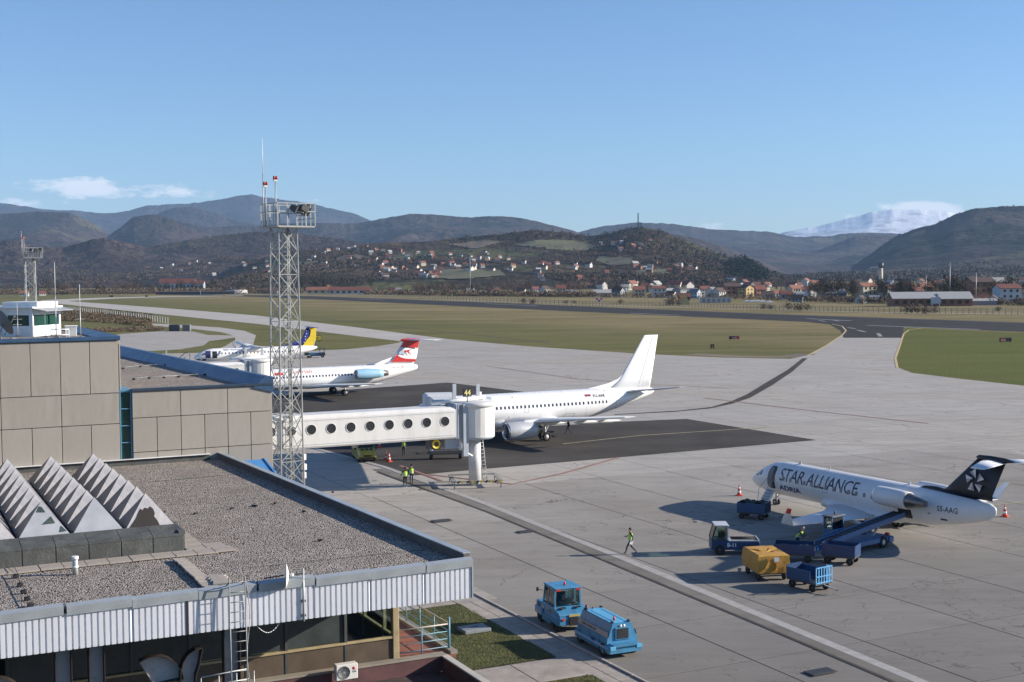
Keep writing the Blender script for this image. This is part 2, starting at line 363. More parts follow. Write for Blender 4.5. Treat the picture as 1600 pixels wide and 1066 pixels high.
def asphalt_mat(name, col, patch=(0.11, 0.10, 0.09)):
    m, nt, b = new_mat(name); b.inputs['Roughness'].default_value = 0.95; b.inputs['Specular IOR Level'].default_value = 0.08
    v = coordn(nt, 'world'); c = mix(nt, noise(nt, v, 0.12, 5, 0.65, 0.3, 0.7), tuple(k * .75 for k in col), tuple(k * 1.25 for k in col))
    st = coordn(nt, 'world', (0.12, 1, 1), (0, 0, -AX))
    c = mix(nt, mth(nt, 'MULTIPLY', noise(nt, st, 0.5, 5, 0.7, 0.5, 0.7), 0.5), c, patch)
    c = mix(nt, mth(nt, 'MULTIPLY', noise(nt, v, 1.1, 6, 0.8, 0.6, 0.72), 0.5), c, (0.02, 0.02, 0.02))
    nt.links.new(c, b.inputs['Base Color']); bump(nt, b, noise(nt, v, 20, 3), 0.008, 0.5); return m
GRASS = grass_far_mat()
CONC = concrete_mat('apron_concrete', (0.225, 0.212, 0.192), lighten=True); CONCF = concrete_mat('far_concrete', (0.45, 0.425, 0.385), True, 0.5, 7.5)
TAXI = concrete_mat('taxiway_concrete', (0.52, 0.49, 0.445), False, 0.35)
ASPH = asphalt_mat('stand_asphalt', (0.068, 0.063, 0.058)); RWY = asphalt_mat('runway_asphalt', (0.047, 0.045, 0.044), (0.095, 0.09, 0.085))

g_ = MB(); S_ = 16000
g_.add([(-S_, -2000, 0), (S_, -2000, 0), (S_, S_, 0), (-S_, S_, 0)], [[0, 1, 2, 3]])
struct(g_.build('ground', GRASS, fix=False))
px = lambda *p, Z=0.0: [G(u, v, Z) for u, v in p]
kerb_x = 11.95
apron_pts = px((105, 470.5), (250, 481), (400, 493), (560, 512), (700, 530), (820, 541), (1000, 553), (1130, 559), (1235, 561), (1262, 555), (1290, 540), (1318, 523),
               (1412, 519), (1405, 540), (1398, 560), (1402, 574), (1425, 583), (1500, 592), (1610, 604), (1800, 628), (2300, 700), (2300, 1100)) \
    + [W(75, -40), W(kerb_x, -40), W(kerb_x, 27), W(2.5, 30), W(-60, 60)] + px((-300, 640), (-100, 585), (120, 560), (190, 556), (240, 553), (330, 551), (400, 549), (470, 549), (540, 546), (590, 541), (622, 536), (628, 534), (615, 532), (530, 522), (400, 506), (250, 491), (75, 473))
struct(poly_obj('apron', apron_pts, 0.004, CONCF))
struct(poly_obj('taxiway', px((62, 469.3), (105, 470.5), (250, 481), (400, 493), (560, 512), (700, 530), (640, 534.5), (615, 532), (530, 522), (400, 506), (250, 491), (75, 473)), 0.010, TAXI))
struct(poly_obj('taxiway_link', px((62, 469.3), (105, 470.5), (180, 466.6), (260, 464.2), (380, 462.2), (380, 461.6), (250, 463.2), (150, 465.6)), 0.010, TAXI))
struct(poly_obj('runway', px((250, 459.3), (385, 461.2), (500, 463.2), (800, 474), (1200, 490.4), (1600, 504), (1900, 514), (1900, 535), (1600, 519), (1412, 511.2), (1412, 528), (1318, 528), (1313, 517), (1296, 507), (1260, 503.2), (1200, 500.5), (800, 482.5), (500, 468), (385, 463.6), (250, 460.6)), 0.008, RWY))
struct(poly_obj('service_road', px((236, 505.5), (285, 508), (345, 512), (382, 517), (400, 524), (395, 540), (388, 549), (330, 549), (352, 541), (368, 531), (366, 525), (345, 519), (300, 514), (240, 509)), 0.010, TAXI))
struct(poly_obj('old_hardstand', px((120, 532), (190, 522), (255, 517.5), (300, 518), (325, 523.5), (366, 524.5), (371, 527), (345, 531), (327, 533), (318, 540), (282, 546), (240, 548.5), (190, 548), (100, 552)), 0.008, CONCF))
struct(poly_obj('parking_stand', px((1275, 688), (1073, 655), (965, 659.5), (700, 676), (470, 690), (500, 703), (590, 729), (640, 744), (700, 738)), 0.030, ASPH))
struct(poly_obj('parking_stand', px((700, 598), (846, 616), (470, 652), (300, 660), (250, 640), (430, 617)), 0.022, ASPH))
struct(poly_obj('parking_stand', px((1640, 1000), (1600, 1012), (1600, 1014), (1640, 1004)), 0.03, ASPH)) if False else None
# dark tyre-stained lead-in strip curving up to the runway link
struct(poly_obj('asphalt_strip', px((1254, 560), (1262, 560), (1238, 581), (1207, 602), (1172, 622), (1145, 631), (1110, 638.5), (1050, 644), (960, 648.5), (960, 647.6), (1060, 642), (1112, 636.3), (1143, 627), (1168, 616), (1198, 597.5), (1231, 578)), 0.026, ASPH))
# ---- concrete slabs of the near apron, each a piece with a real joint
def inside(p, poly):
    x, y = p[0], p[1]; c = False; n = len(poly)
    for i in range(n):
        a, b = poly[i], poly[(i + 1) % n]
        if (a[1] > y) != (b[1] > y) and x < (b[0] - a[0]) * (y - a[1]) / (b[1] - a[1]) + a[0]: c = not c
    return c
wl_x0 = LOC(G(1000, 885))[0]
near_apron = struct(poly_obj('apron_joint_bed', [W(kerb_x + .05, -14.9), W(wl_x0 + 60.8, -14.9), W(wl_x0 + 60.8, 59.9), W(kerb_x + .05, 59.9)], 0.008, M('joint_filler', (0.045, 0.04, 0.037), 0.95)))
stand1 = px((1275, 688), (1073, 655), (965, 659.5), (700, 676), (470, 690), (500, 703), (590, 729), (640, 744), (700, 738))
wl_x = LOC(G(1000, 885))[0]                      # the white apron edge line runs along here
slab_me = {}
SL = 7.5; nslab = 0
xs_ = [kerb_x + .07, wl_x - 6.0, wl_x + .9] + [wl_x + .9 + SL * k for k in range(1, 9)]
for i in range(len(xs_) - 1):
    for j in range(-2, 8):
        x0, x1 = xs_[i], xs_[i + 1]; y0, y1 = j * SL, (j + 1) * SL
        wdt = round(x1 - x0 - .07, 3)
        if wdt not in slab_me:
            q = MB(); q.box((0, 0, -.05), (wdt, SL - .07, .12), bev=.012); slab_me[wdt] = q.mesh('slab', CONC)
        o = link('slab', slab_me[wdt], near_apron); c = W((x0 + x1) / 2, (y0 + y1) / 2, .008 + .0025 * random.random()); o.location = c; o.rotation_euler = (0, 0, AX); nslab += 1
# painted lines
PW = M('apron_white_line', (0.36, 0.345, 0.32), 0.8, var=.15, vscale=2, dirt=(0.27, 0.25, 0.22), dscale=1.2, damt=.6, space='world')
def strip(name, x, w, y0, y1, z, m):
    return struct(poly_obj(name, [W(x - w / 2, y0), W(x + w / 2, y0), W(x + w / 2, y1), W(x - w / 2, y1)], z, m))

DRN = asphalt_mat('drain_dark', (0.20, 0.185, 0.165), (0.09, 0.08, 0.07)); TRKM = asphalt_mat('tyre_track', (0.085, 0.078, 0.070), (0.20, 0.185, 0.16))
def line_px(name, pts, w, z, m):
    q = MB(); P = [Vector((*G(u, v)[:2], 0)) for u, v in pts]; L = []; Rr = []
    for i, p in enumerate(P):
        d = (P[min(i + 1, len(P) - 1)] - P[max(i - 1, 0)]).normalized(); n = Vector((-d.y, d.x, 0)) * w / 2
        L.append(p + n); Rr.append(p - n)
    k = len(P); q.add([(a.x, a.y, z) for a in L + Rr], [[i, i + 1, k + i + 1, k + i] for i in range(k - 1)])
    return struct(q.build(name, m))
line_px('apron_edge_line', [(466, 694), (600, 730), (760, 788), (985, 878), (1200, 967), (1400, 1050), (1500, 1092)], .62, .040, PW)
line_px('drain_channel', [(590, 733.5), (760, 795), (985, 887), (1200, 977), (1400, 1061), (1500, 1104)], .95, .036, DRN)
line_px('tyre_track', [(590, 738), (760, 800), (985, 893.5), (1200, 983), (1400, 1068), (1500, 1111)], .22, .044, TRKM)
RL = M('apron_red_line', (0.30, 0.14, 0.11), 0.8, var=.3, vscale=2, dirt=(0.26, 0.23, 0.2), dscale=1.5, damt=.9, space='world')
YL = M('stand_yellow_line', (0.42, 0.36, 0.20), 0.8, var=.3, vscale=2, dirt=(0.2, 0.19, 0.17), dscale=1.5, damt=.9, space='world')
WL = M('runway_white_line', (0.26, 0.26, 0.26), 0.8, space='world', dirt=(0.1, 0.1, 0.1), dscale=.3, damt=.9)
line_px('red_stand_line', [(670, 742), (800, 757), (880, 740), (965, 716)], .35, .042, RL)
line_px('red_stand_line', [(625, 728), (690, 752)], .35, .042, RL)
line_px('red_stand_line', [(760, 572), (900, 592), (1000, 600), (1140, 607)], .3, .034, RL)
line_px('red_stand_line', [(1100, 622), (1250, 640), (1450, 662)], .3, .034, RL)
line_px('yellow_stand_line', [(880, 694), (1000, 681), (1200, 668)], .25, .036, YL)
line_px('yellow_stand_line', [(1495, 796), (1560, 789), (1640, 782)], .2, .042, YL)
for a, b in (((760, 474.6), (840, 478.0)), ((985, 489.5), (1062, 492.7)), ((1260, 498.0), (1330, 501.5)), ((1355, 508.5), (1530, 515)), ((560, 467.4), (600, 469.0))):
    line_px('runway_marking', [a, b], 2.2, .02, WL)
line_px('runway_edge_line', [(500, 463.6), (800, 474.4), (1200, 490.9), (1600, 504.6)], .9, .02, WL)
line_px('perimeter_track', [(700, 478 - 9), (860, 474), (1000, 478.5), (1200, 484), (1400, 489), (1620, 491)], 3, .02, TAXI)
# kerb, paver path and lawn beside the terminal
kb = struct(MB().build('kerb_bed', PW)) if False else None
kerb = thing('kerb', 'pale concrete kerb along the apron edge by the lawn', 'kerb', W(kerb_x - .08, 0), AX)
kq = MB(); kq.box((0, 0, .06), (.16, 1.96, .12), bev=.02); kme = kq.mesh('kerbstone', M('kerb_concrete', (0.40, 0.37, 0.33), .85, dirt=(.2, .18, .15), dscale=3))
for k in range(-8, 13): link('kerbstone', kme, kerb, loc=(0, k * 2 + 1, 0.01))
PAVE = M('path_concrete', (0.34, 0.305, 0.265), 0.85, var=.2, vscale=.8, dirt=(.16, .14, .12), dscale=1.1, damt=.6, space='world', bmp=.01)
path = struct(poly_obj('path', [W(1.5, -16), W(kerb_x - .16, -16), W(kerb_x - .16, 27), W(1.5, 27)], .012, M('path_joint', (0.12, 0.105, 0.09), .95)))
pq = MB(); pq.box((0, 0, 0), (.80, .80, .06), bev=.01); pme = pq.mesh('paving_slab', PAVE)
for i in range(2):
    for j in range(51): 
        if j * .83 - 15 < 26: o = link('paving_slab', pme, path); o.location = W(kerb_x - .6 - i * .83, j * .83 - 15, .02 + .006 * random.random()); o.rotation_euler = (0, 0, AX + random.uniform(-.008, .008))
pq = MB(); pq.box((0, 0, 0), (2.55, 2.95, .06), bev=.01); pme2 = pq.mesh('paving_slab', PAVE)
for (x, y) in [(8.9 - 2.6 * k, 10.75) for k in range(3)] + [(11.4 - 2.6 * k, 25.6) for k in range(4)]:
    o = link('paving_slab', pme2, path); o.location = W(x, y, .02); o.rotation_euler = (0, 0, AX)
def lawn_mat():
    m, nt, b = new_mat('lawn'); b.inputs['Roughness'].default_value = .95; v = coordn(nt, 'world')
    c = mix(nt, noise(nt, v, .7, 5, .7, .35, .65), (0.085, 0.105, 0.022), (0.18, 0.17, 0.045)); c = mix(nt, noise(nt, v, 9, 5, .8, .2, .8), (0.03, 0.04, 0.012), c)
    nt.links.new(c, b.inputs['Base Color']); bump(nt, b, noise(nt, v, 7, 4), .12, 1); return m
LAWN = lawn_mat()
def blades(name, poly, n, h, m):
    """tufts of grass blades filling a polygon, one object"""
    xs = [p[0] for p in poly]; ys = [p[1] for p in poly]; P = []
    while len(P) < n:
        x, y = random.uniform(min(xs), max(xs)), random.uniform(min(ys), max(ys))
        if inside((x, y), poly): P.append((x, y))
    P = np.array(P); k = 3; pts = np.repeat(P, k, 0) + rng.normal(0, .03, (n * k, 2)); a = rng.uniform(0, 6.28, n * k); hh = rng.uniform(.5, 1.3, n * k) * h
    w = .016; dx = np.cos(a) * w; dy = np.sin(a) * w; z = np.full(n * k, .02)
    v = np.stack([np.c_[pts[:, 0] - dx, pts[:, 1] - dy, z], np.c_[pts[:, 0] + dx, pts[:, 1] + dy, z], np.c_[pts[:, 0] + rng.normal(0, .04, n * k), pts[:, 1] + rng.normal(0, .04, n * k), z + hh]], 1).reshape(-1, 3)
    me = bpy.data.meshes.new(name); me.vertices.add(len(v)); me.vertices.foreach_set('co', v.ravel()); me.loops.add(len(v)); me.loops.foreach_set('vertex_index', np.arange(len(v)))
    me.polygons.add(len(v) // 3); me.polygons.foreach_set('loop_start', np.arange(0, len(v), 3)); me.update(); me.materials.append(m)
    return link(name, me, kind='stuff')
lawn1 = [W(1.6, 12.4), W(10.2, 12.4), W(10.2, 23.9), W(1.6, 23.9)]
lawn2 = [W(4.0, -6), W(10.3, -6), W(10.3, 9.1), W(4.0, 9.1)]
BL = M('grass_blades', (0.15, 0.155, 0.04), .8, var=.45, vscale=2, space='world')
for lw in (lawn1, lawn2):
    struct(poly_obj('lawn', lw, .055, LAWN)); tag(blades('grass', lw, 9000, .09, BL), 'short yellow-green winter grass on the lawn beside the terminal', 'grass')
t = thing('drain_cover', 'grey square metal cover lying in the lawn below the railing', 'drain cover', W(8.55, 18.4, .06), AX)
MB().box((0, 0, .10), (1.5, 1.1, .2), bev=.03).build('cover_plate', M('cover_grey', (.22, .24, .25), .7), t); MB().box((0, 0, .21), (.5, .06, .03)).build('handle', MATS['steel_dark'], t)
for (u, v, s) in ((822, 832, 1.2), (690, 815, 1.4), (1282, 1052, 1.3)):
    q = G(u, v); t = thing('drain_grate', {822: 'dark rectangular grate in the apron concrete near the walking man', 690: 'wide dark grate in the apron concrete below the jet bridge shadow', 1282: 'dark grate in the apron concrete near the bottom edge'}[u], 'drain grate', (q.x, q.y, .075), AX)
    MB().box((0, 0, .012), (s * 1.1, s * .6, .024), bev=.004).build('frame', MATS['steel_dark'], t)
    bq = MB(); bq.box((0, 0, .03), (.05, s * .5, .02)); bme = bq.mesh('grate_bar', M('grate_iron', (.10, .10, .10), .7))
    for k in range(8): link('grate_bar', bme, t, loc=(-s * .45 + k * s * .13, 0, 0))

YT = M('taxi_edge_yellow', (.50, .38, .20), .8, space='world')
line_px('taxi_edge_line', [(1262, 556), (1290, 541), (1316, 524), (1322, 517), (1316, 510), (1300, 506.5)], .5, .045, YT)
line_px('taxi_edge_line', [(1402, 575), (1399, 560), (1406, 540), (1412, 522), (1420, 516), (1440, 513)], .5, .045, YT)
for a, b in (((1325, 512), (1337, 514)), ((1340, 516), (1352, 519)), ((1372, 521), (1376, 526)), ((1300, 500), (1311, 502)), ((1280, 501), (1290, 502.5))): line_px('runway_marking', [a, b], 1.2, .03, WL)
line_px('grass_track', [(1080, 553.5), (1150, 557), (1230, 557.5), (1262, 553)], 5, .012, M('bare_earth', (.17, .12, .09), .95, var=.3, vscale=.05, space='world'))
line_px('drain_ditch', [(420, 489), (560, 504), (700, 519), (860, 536)], 1.6, .012, M('ditch_dark', (.05, .05, .025), .95, var=.3, vscale=.05, space='world'))

m_, nt_, b_ = new_mat('green_verge'); b_.inputs['Roughness'].default_value = .95; b_.inputs['Specular IOR Level'].default_value = .1; v_ = coordn(nt_, 'world'); vr_ = coordn(nt_, 'world', (.25, 1, 1), (0, 0, -R(29)))
c_ = mix(nt_, noise(nt_, vr_, .06, 6, .7, .3, .7), (.095, .125, .024), (.175, .17, .05)); c_ = mix(nt_, mth(nt_, 'MULTIPLY', noise(nt_, vr_, .12, 6, .75, .5, .75), .6), c_, (.12, .085, .045)); c_ = mix(nt_, noise(nt_, v_, 1.0, 6, .8, .2, .8), mix(nt_, .3, c_, (.02, .03, .01)), c_)
nt_.links.new(c_, b_.inputs['Base Color']); bump(nt_, b_, noise(nt_, v_, 2.5, 4), .15, .8)
struct(poly_obj('grass_verge', px((1413, 519), (1406, 540), (1399, 560), (1403, 573.5), (1426, 582.5), (1500, 591.5), (1610, 603.5), (1800, 627.5), (2300, 699), (2300, 640), (1900, 536), (1600, 520.5), (1413, 512.5)), .003, m_))
for k_, (u_, v_2, r_) in enumerate(((1190, 557, 3), (1010, 540, 4), (905, 519, 5), (1470, 580, 3), (560, 497, 6), (760, 520, 5))): pass
# ================================================================== HILLS
def fbm(x, y, sc, oc=5, ridged=False, seed=0):
    """vectorised gradient-free value noise"""
    r = np.zeros_like(x, float); a = 1.0; tot = 0
    for o in range(oc):
        X = x / sc * 2 ** o + 17.3 * o + seed; Y = y / sc * 2 ** o - 9.1 * o + seed * 1.7
        xi = np.floor(X).astype(np.int64); yi = np.floor(Y).astype(np.int64); fx = X - xi; fy = Y - yi
        fx = fx * fx * (3 - 2 * fx); fy = fy * fy * (3 - 2 * fy)
        def h(i, j):
            n = (i * 374761393 + j * 668265263 + o * 1274126177 + int(seed * 1013)) & 0xFFFFFFFF
            n = ((n ^ (n >> 13)) * 1274126177) & 0xFFFFFFFF
            return ((n ^ (n >> 16)) & 0xFFFF) / 65535.0
        v = (h(xi, yi) * (1 - fx) + h(xi + 1, yi) * fx) * (1 - fy) + (h(xi, yi + 1) * (1 - fx) + h(xi + 1, yi + 1) * fx) * fy
        if ridged: v = 1 - abs(2 * v - 1)
        r += v * a; tot += a; a *= .5
    return r / tot
def hill_mat(name, forest, fields, conifer, snow=None, grain=0.02, field_lo=0.55, rock=None, fscale=0.0016, bk=1.1):
    m, nt, b = new_mat(name); b.inputs['Roughness'].default_value = 1; b.inputs['Specular IOR Level'].default_value = 0.05
    v = coordn(nt, 'world')
    c = mix(nt, noise(nt, v, fscale * 1.7, 6, .65, .35, .65), tuple(k * .6 for k in forest), tuple(k * 1.45 for k in forest))
    c = mix(nt, noise(nt, v, fscale * 2.6, 6, .65, .52, .60), c, conifer)
    c = mix(nt, mth(nt, 'MULTIPLY', noise(nt, v, fscale * 6, 6, .7, .55, .68), .6), c, tuple(min(1, k * 1.9) for k in forest))
    f = noise(nt, coordn(nt, 'world', (1, 1, 3)), fscale * 1.4, 5, .55, field_lo, field_lo + .05)
    c = mix(nt, f, c, mix(nt, noise(nt, v, fscale * 5), tuple(k * .8 for k in fields), fields))
    gr = noise(nt, v, grain, 4, .8, .25, .75)
    c = mix(nt, gr, mix(nt, .55, c, (.012, .014, .016)), c)
    if rock:
        g = nt.nodes.new('ShaderNodeNewGeometry'); sp = nd(nt, 'ShaderNodeSeparateXYZ'); nt.links.new(g.outputs['Normal'], sp.inputs[0])
        st = nd(nt, 'ShaderNodeMapRange'); st.inputs['From Min'].default_value = .74; st.inputs['From Max'].default_value = .62; nt.links.new(sp.outputs[2], st.inputs['Value'])
        c = mix(nt, mth(nt, 'MULTIPLY', st.outputs[0], noise(nt, v, .004, 5, .7, .45, .65)), c, rock)
    if snow:
        g = nt.nodes.new('ShaderNodeNewGeometry'); sp = nd(nt, 'ShaderNodeSeparateXYZ'); nt.links.new(g.outputs['Position'], sp.inputs[0])
        zz = mth(nt, 'ADD', sp.outputs[2], mth(nt, 'MULTIPLY', noise(nt, v, .003, 6, .7, .3, .7), snow[1]))
        st = nd(nt, 'ShaderNodeMapRange'); st.inputs['From Min'].default_value = snow[0]; st.inputs['From Max'].default_value = snow[0] + snow[1] * .35; nt.links.new(zz, st.inputs['Value'])
        c = mix(nt, st.outputs[0], c, (.75, .78, .82))
    nt.links.new(c, b.inputs['Base Color']); bump(nt, b, mth(nt, 'ADD', noise(nt, v, grain * .14, 9, .62, .2, .8), mth(nt, 'MULTIPLY', noise(nt, v, grain * .8, 5, .7, .2, .8), .16)), bk / grain, 1.0); return m
HILLS = {}
def ridge(name, prof, D0, D1, m, NU=420, NT=60, amp=.22, sc=900, power=1.25, seed=1, base=None, back=1.12, rough=1.0):
    """terrain: crest follows the profile (u, v) at distance D1, sloping down to the valley floor at D0, with spurs and gullies"""
    us = np.array([p[0] for p in prof], float); vs = np.array([p[1] for p in prof], float)
    U = np.linspace(us[0], us[-1], NU); V = np.interp(U, us, vs)
    k = np.ones(5) / 5; V = np.convolve(np.pad(V, 2, 'edge'), k, 'valid')
    Vs = V.copy(); V = V + (fbm(U, U * 0, 40, 4, seed=seed) - .5) * 5 * rough + (fbm(U, U * 0, 9, 3, seed=seed + 5) - .5) * 2.0 * rough
    Tt = np.concatenate([np.linspace(0, 1, NT), [1.03, 1.08, 1.2, 1.5]])
    crest = np.array([RAY(u, v, D1) for u, v in zip(U, V)]); crest_s = np.array([RAY(u, v, D1) for u, v in zip(U, Vs)])[:, 2]; flat = np.array([RAY(u, 428, 1000.0) for u in U]); dirs = flat[:, 0] / 1000.0
    verts = np.zeros((len(Tt), NU, 3))
    b0 = D0 if np.ndim(D0) else np.full(NU, D0)
    for i, t in enumerate(Tt):
        D = b0 + (D1 - b0) * t if t <= 1 else D1 + (D1 - b0) * (t - 1)
        x = dirs * D; y = D; cz = crest_s + 2
        shape = t ** power if t <= 1 else max(0, 1 - ((t - 1) / .5) ** 1.3 * 1.0)
        wx = x + (fbm(x, y, sc * .8, 3, seed=seed + 7) - .5) * sc * .7; wy = y + (fbm(x, y, sc * .8, 3, seed=seed + 8) - .5) * sc * .7
        n = fbm(wx, wy, sc, 6, True, seed); n2 = fbm(x, y, sc * .22, 4, True, seed + 3); nb = fbm(x, y, sc * 2.2, 2, False, seed + 4)
        env = min(1.0, math.sin(math.pi * min(t, 1) ** 1.3) ** .6 * 1.05) if t < 1 else 0
        cut = 1 - env * np.clip(amp * (2.6 * (1 - n) ** 1.2 + .5 * (1 - n2) + .9 * (nb - .4)), 0, .92)
        z = cz * shape * cut - 2 + (crest[:, 2] - crest_s) * (min(t, 1) ** 10)
        lim = H + (crest[:, 2] - H) * (D / D1) - .5       # nothing stands above the crest's line of sight
        if t < .995: z = np.minimum(z, lim)
        verts[i, :, 0] = x; verts[i, :, 1] = y; verts[i, :, 2] = np.maximum(z, -3)
    nT = len(Tt); idx = np.arange(nT * NU).reshape(nT, NU)
    q = np.stack([idx[:-1, :-1], idx[:-1, 1:], idx[1:, 1:], idx[1:, :-1]], -1).reshape(-1, 4)
    me = bpy.data.meshes.new(name); me.vertices.add(nT * NU); me.vertices.foreach_set('co', verts.reshape(-1)); me.loops.add(q.size); me.loops.foreach_set('vertex_index', q.ravel())
    me.polygons.add(len(q)); me.polygons.foreach_set('loop_start', np.arange(0, q.size, 4)); me.polygons.foreach_set('use_smooth', np.ones(len(q), bool)); me.update(calc_edges=True)
    me.materials.append(m); o = struct(link(name, me)); HILLS[seed] = (U, verts[:NT]); return o
def on_hill(seed, u, v):
    """place on a hill's surface seen at pixel (u, v)"""
    U, vt = HILLS[seed]; j = int(np.argmin(abs(U - u))); best = None; vmin = 1e9
    for i in range(1, vt.shape[0]):
        p = vt[i, j]; vv = pix(p)[1]
        if vv < vmin:
            if vv <= v: return Vector(vt[i, j]) * .5 + Vector(vt[i - 1, j]) * .5
            vmin = vv
    return Vector(vt[-2, j])
def pix(p):
    X, Y, Z = p; D = Y * math.cos(TH) + (H - Z) * math.sin(TH); a = F * X / D; b = F * ((H - Z) * math.cos(TH) - Y * math.sin(TH)) / D
    cr, sr = math.cos(ROLL), math.sin(ROLL); return 800 + a * cr - b * sr, 533 + a * sr + b * cr

FOREST = (0.066, 0.050, 0.046); CONI = (0.016, 0.024, 0.020); FIELD = (0.125, 0.125, 0.055)
hm_far = hill_mat('far_mountain_forest', (0.046, 0.040, 0.043), (0.10, 0.085, 0.065), CONI, snow=(985, 250), grain=.006, field_lo=.62, rock=(.30, .27, .25), fscale=.0007)
hm_mid = hill_mat('mid_hill_forest', FOREST, (0.12, 0.105, 0.06), CONI, grain=.012, field_lo=.60, rock=(.26, .23, .2), fscale=.0011)
hm_near = hill_mat('near_hill_woods', (0.085, 0.064, 0.045), FIELD, (0.035, 0.042, 0.028), grain=.035, field_lo=.53, fscale=.003)
hm_snow = hill_mat('snow_mountain', (0.48, 0.50, 0.54), (0.55, 0.57, 0.60), (0.40, 0.43, 0.48), snow=(800, 1500), grain=.004, fscale=.0005, bk=.22)
hm_dark = hill_mat('steep_wooded_slope', (0.055, 0.048, 0.045), (0.07, 0.06, 0.05), CONI, grain=.014, field_lo=.72, fscale=.0014)
ridge('snow_mountain', [(1180, 380), (1225, 363), (1270, 354), (1320, 343), (1360, 332), (1390, 327), (1430, 327), (1480, 331), (1530, 345), (1600, 360), (1700, 372)], 12500, 17500, hm_snow, 300, 40, .10, 2600, 1.2, 11, rough=.8)
ridge('mountain', [(-160, 322), (-40, 318), (0, 317), (30, 321), (60, 326), (90, 328), (130, 331), (165, 333), (200, 330), (230, 321), (270, 319), (310, 318), (345, 312), (378, 305), (395, 304), (415, 308), (470, 316), (520, 325), (560, 336), (600, 352), (660, 372), (700, 385)], 7200, 12500, hm_far, 640, 110, .42, 2600, .80, 12)
ridge('mountain', [(-160, 330), (0, 334), (60, 330), (100, 331), (125, 338), (150, 350), (175, 368), (200, 358), (235, 345), (280, 348), (330, 355), (400, 352), (470, 348), (540, 350), (585, 346), (640, 335), (690, 336), (740, 340), (790, 338), (840, 345), (900, 363), (960, 378), (1050, 400)], 3900, 7000, hm_mid, 700, 110, .40, 1700, .80, 13)
ridge('mountain', [(225, 343), (245, 334), (275, 325), (300, 324), (330, 332), (370, 345), (420, 356)], 7600, 9300, hm_far, 160, 50, .25, 1500, .9, 22)
ridge('mountain', [(155, 385), (172, 368), (190, 355), (212, 338), (243, 335), (270, 343), (300, 358), (340, 374), (380, 390)], 4900, 6000, hm_mid, 200, 50, .25, 900, .9, 21)
ridge('wooded_hill', [(-160, 395), (-60, 380), (20, 376), (60, 384), (100, 386), (140, 375), (165, 372), (200, 379), (260, 392), (330, 407), (380, 418)], 2500, 3500, hm_mid, 300, 50, .30, 700, .9, 20)
ridge('wooded_hill', [(1190, 424), (1240, 402), (1290, 386), (1335, 370), (1380, 367), (1430, 374), (1480, 390)], 5600, 7400, hm_mid, 200, 50, .30, 1200, .9, 24)
ridge('wooded_hill', [(940, 364), (1000, 362), (1050, 366), (1100, 376), (1145, 390), (1190, 408), (1225, 426)], 3400, 4800, hm_mid, 200, 50, .30, 900, .9, 23)
ridge('wooded_hill', [(860, 372), (900, 364), (945, 352), (1000, 347), (1050, 350), (1100, 357), (1160, 361), (1200, 363), (1250, 370), (1290, 369), (1330, 364), (1400, 366), (1480, 372), (1560, 385), (1700, 392)], 5200, 9000, hm_mid, 560, 90, .36, 1900, .80, 14)
ridge('steep_mountain', [(1330, 416), (1350, 404), (1372, 388), (1400, 370), (1430, 358), (1460, 350), (1490, 335), (1520, 326), (1570, 322), (1640, 322), (1750, 318), (1850, 322)], 3300, 4700, hm_dark, 400, 80, .20, 900, .85, 15)
ridge('foothill', [(1180, 432), (1300, 425), (1400, 421), (1460, 414), (1530, 402), (1600, 392), (1700, 385), (1800, 380)], 2400, 3500, hill_mat('foothill_fields', (.08, .07, .055), (.15, .14, .09), CONI, grain=.02, field_lo=.50, fscale=.002), 260, 30, .08, 700, 1.1, 16)
ridge('foothill', [(-160, 372), (0, 385), (60, 392), (120, 388), (200, 392), (280, 378), (340, 368), (400, 362), (460, 362), (520, 372), (600, 385), (660, 395), (740, 405), (800, 412)], 2300, 4000, hm_mid, 560, 80, .36, 900, .85, 17)
ridge('village_hill', [(300, 438), (340, 428), (380, 412), (440, 396), (520, 388), (600, 379), (660, 378), (720, 372), (790, 366), (830, 360), (880, 363), (920, 370), (950, 366), (975, 358), (1000, 354), (1025, 359), (1060, 372), (1100, 388), (1150, 407), (1190, 420), (1230, 432), (1260, 438)], 1560, 2600, hm_near, 560, 80, .22, 480, .95, 18, rough=.7)
ridge('pine_knoll', [(1120, 430), (1140, 412), (1152, 407), (1170, 411), (1190, 422), (1200, 432)], 1800, 2300, hill_mat('pine_knoll_woods', (.03, .038, .028), (.04, .05, .03), CONI, grain=.04, fscale=.006), 90, 30, .12, 300, .9, 19, rough=.5)
# ---- winter air over the valley
hz_me = MB(); hz_me.box((0, 8990, 590), (31000, 19700, 1186))
hz = hz_me.build('haze', [], kind='stuff'); hz.data.materials.clear()
hm_, nt_, b_ = new_mat('haze'); nt_.nodes.remove(b_); pv = nt_.nodes.new('ShaderNodeVolumePrincipled'); pv.inputs['Density'].default_value = 3.9e-5; pv.inputs['Color'].default_value = (0.45, 0.68, 1.0, 1); pv.inputs['Anisotropy'].default_value = 0.0
nt_.links.new(pv.outputs[0], nt_.nodes['Material Output'].inputs['Volume']); hz.data.materials.append(hm_)
hz['label'] = 'thin blue winter haze filling the valley between the airfield and the mountains'; hz['category'] = 'haze'
